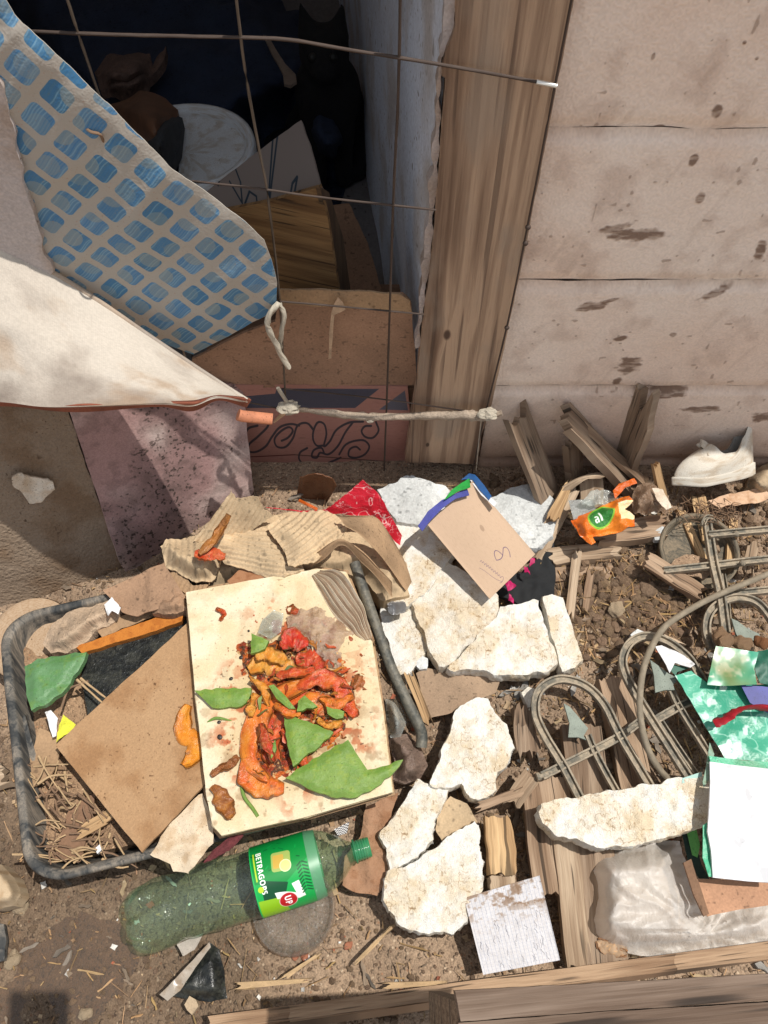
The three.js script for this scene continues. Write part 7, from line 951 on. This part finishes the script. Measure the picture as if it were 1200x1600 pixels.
one('stone', 'pale yellowish stone chip below the dark film shard', 'stone', slab([[288, 1570], [296, 1556], [306, 1562], [310, 1572], [300, 1586], [292, 1578]], { h: 0.024, t: 0.012, s: 3, side: 0.002 }), M.stone);
[[1.1, 30, 1418, 0.010, 'pale stone lying in front of the tub corner'], [2.2, 18, 1500, 0.012, 'longish stone at the left edge of the puddle'], [3.3, 130, 1584, 0.008, 'small pale stone at the lower right of the puddle'], [4.4, 545, 1478, 0.006, 'reddish pebble right of the clear lid'], [5.5, 462, 1492, 0.006, 'reddish pebble touching the lower rim of the clear lid'], [6.6, 478, 1496, 0.006, 'pinkish pebble just right of the one on the lid rim'], [7.7, 980, 905, 0.016, 'largest earth lump on the soil heap'], [8.8, 952, 968, 0.014, 'tan angular stone on the soil heap'], [9.9, 1000, 935, 0.016, 'rounded dark lump right in the soil heap']].forEach(([s, x, y, r, l]) => one('stone', l, 'stone', rock(r, s, 2).translate(...onGround(G(x, y).x, G(x, y).z, r * 0.4).toArray()), s > 4 && s < 7 ? mat([172, 112, 84], { map: MOTTLE, cm: 0.04 }) : s > 7 && s !== 8.8 ? M.clod : M.stone));
one('beige_lid', 'beige ridged plastic disc at the left edge behind the tub', 'disc', new THREE.LatheGeometry([[0.001, 0.006], [0.03, 0.008], [0.04, 0.006], [0.055, 0.009], [0.066, 0.006], [0.068, 0.0], [0.001, 0.0]].map(([a, b]) => new THREE.Vector2(a, b)), 48).rotateX(0.2).translate(...G(52, 1000, 0.055).toArray()), mat([186, 164, 140], { map: GRIME, cm: 0.1 }));
one('cream_cup', 'crushed cream plastic cup at the left edge below the tub corner', 'cup', slab([[-20, 1346], [6, 1352], [26, 1372], [36, 1400], [24, 1416], [0, 1422], [-20, 1420]], { h: (x, y, d) => 0.03 + 0.03 * sstep(0, 14, d), base: 0.005, s: 5, rough: 2, disp: (x, y) => 0.012 * ridge(x / 18, y / 18, 2) }), mat([196, 178, 152], { map: GRIME, cm: 0.1 }));
one('dark_scrap', 'dusty dark rubber scrap at the left edge beside the puddle', 'rubber', slab([[-20, 1440], [6, 1444], [10, 1470], [6, 1500], [-20, 1506]], { h: 0.02, t: 0.008, s: 5, rough: 2 }), M.tub);
one('kraft_sheet', 'folded dull brown kraft sheet below the cream foam fan', 'paper', slab([[650, 1052], [664, 1044], [700, 1046], [740, 1052], [782, 1064], [776, 1082], [740, 1096], [700, 1116], [672, 1122], [660, 1090]], { h: 0.038, t: 0.0016, s: 6, rough: 1.5, disp: (x, y) => 0.008 * (fbm(x / 40, y / 40, 3) - 0.5) }), mat([172, 146, 120], { map: MOTTLE, cm: 0.25 }));
one('clear_wrapper', 'grey clear film bubble between the book edge and the pipe', 'plastic', slab([[602, 1094], [618, 1092], [630, 1110], [636, 1130], [626, 1152], [610, 1154], [604, 1124]], { h: (x, y, d) => 0.04 + 0.03 * sstep(0, 14, d), t: 0.001, s: 4, disp: (x, y) => 0.012 * ridge(x / 16, y / 16, 2) }), M.clear);
one('brown_film_ball', 'brownish crumpled film ball at the end of the metal pipe', 'plastic', slab([[606, 1150], [640, 1148], [658, 1170], [668, 1196], [656, 1218], [632, 1226], [612, 1218], [616, 1186]], { h: (x, y, d) => 0.03 + 0.035 * sstep(0, 20, d), base: 0.02, s: 3.5, rough: 2, disp: (x, y) => 0.018 * (ridge(x / 20, y / 16, 3) - 0.5) }), mat([176, 150, 134], { phys: true, transmission: 0.35, thickness: 0, r: 0.3, map: MOTTLE, cm: 0.1, bump: CREASE, bm: 0.05, bs: 0.003 }));
one('brown_paper', 'stained crumpled brown paper right of the bottle neck, under the foam', 'paper', slab([[540, 1340], [560, 1310], [574, 1262], [600, 1248], [622, 1240], [610, 1280], [600, 1330], [606, 1366], [590, 1400], [560, 1396], [536, 1384]], { h: 0.024, t: 0.002, s: 5, rough: 3, disp: (x, y) => 0.014 * ridge(x / 28, y / 28, 3) }), mat([168, 132, 106], { map: GRIME, cm: 0.12, bump: CREASE, bm: 0.1, bs: 0.002 }));
one('card_scrap', 'tan torn card scrap between the broken foam pair', 'card', slab([[684, 1268], [704, 1244], [730, 1256], [746, 1284], [716, 1300], [692, 1318], [680, 1296]], { h: 0.036, t: 0.002, s: 5, rough: 2, disp: (x, y) => 0.006 * ridge(x / 26, y / 26, 2) }), M.cardPale);
one('patterned_scrap', 'small white scrap with a black check print behind the bottle neck', 'wrapper', quad([[522, 1296, 0.036], [546, 1284, 0.036], [542, 1302, 0.036], [528, 1306, 0.036]], { nu: 6, nv: 6, t: 0.001 }), mat(null, { map: paint(64, 64, (c) => { c.fillStyle = '#d8d6d2'; c.fillRect(0, 0, 64, 64); c.fillStyle = '#40404a'; for (let j = 0; j < 8; j++) for (let i = 0; i < 8; i++) if ((i + j) % 2) c.fillRect(i * 8, j * 8, 8, 8); }), r: 0.8 }));
// low edge board and the crate beside it
{
  const A = G(330, 1604, 0.035), B = G(1260, 1478, 0.035), d = B.clone().sub(A), f = (v, q) => { const w = V3; return A.clone(); };
  one('edge_board', 'long tan board lying on edge across the bottom of the yard', 'board', board(A, B, 0.020, 0.022, { broken: 0.006, nu: 70, nw: 4, cup: 0.001 }), wood([176, 150, 124]));
  const crateM = wood([132, 116, 104]), h = 0.58, cr = [], pl = (pts, hh, t = 0.018) => slab(pts, { h: hh, t, s: 10, rough: 1, turn: PI / 2 + 0.08, disp: (x, y) => 0.0016 * vn(x / 40, y / 7) });
  cr.push(['top_board', pl([[711, 1548], [900, 1538], [1230, 1520], [1230, 1562], [960, 1578], [720, 1596]], h), crateM], ['top_board', pl([[716, 1598], [960, 1580], [1230, 1564], [1230, 1760], [722, 1760]], h - 0.003), crateM]);
  const c = G(716, 1556, h), e = G(1230, 1528, h), L = e.x - c.x, bx = (w, hh, dd, x, y, z) => { const g = new THREE.BoxGeometry(w, hh, dd, 8, 8, 1); g.translate(x, y, z); return g; };
  for (let k = 0; k < 4; k++) cr.push(['side_board', bx(0.016, 0.108, 0.34, c.x + 0.012, h - 0.082 - k * 0.118, c.z + 0.175), M.weathered2], ['front_board', bx(L - 0.03, 0.108, 0.016, c.x + L / 2, h - 0.082 - k * 0.118, c.z + 0.016), M.weathered2]);
  many('wooden_crate', 'weathered wooden crate top at the bottom right corner', 'crate', cr);
}
// the phone that takes the picture, held in the air above the yard: its shadow lies on the mud
{
  const g = new THREE.BoxGeometry(0.076, 0.160, 0.009); g.translate(0.0, -0.055, 0.012); g.rotateX(-CAM.pitch); g.translate(-0.004, CAM.y, 0);
  one('phone', 'dark hand-held phone above the yard, out of the picture', 'phone', g, M.dark);
}
renderer.render(scene, camera);
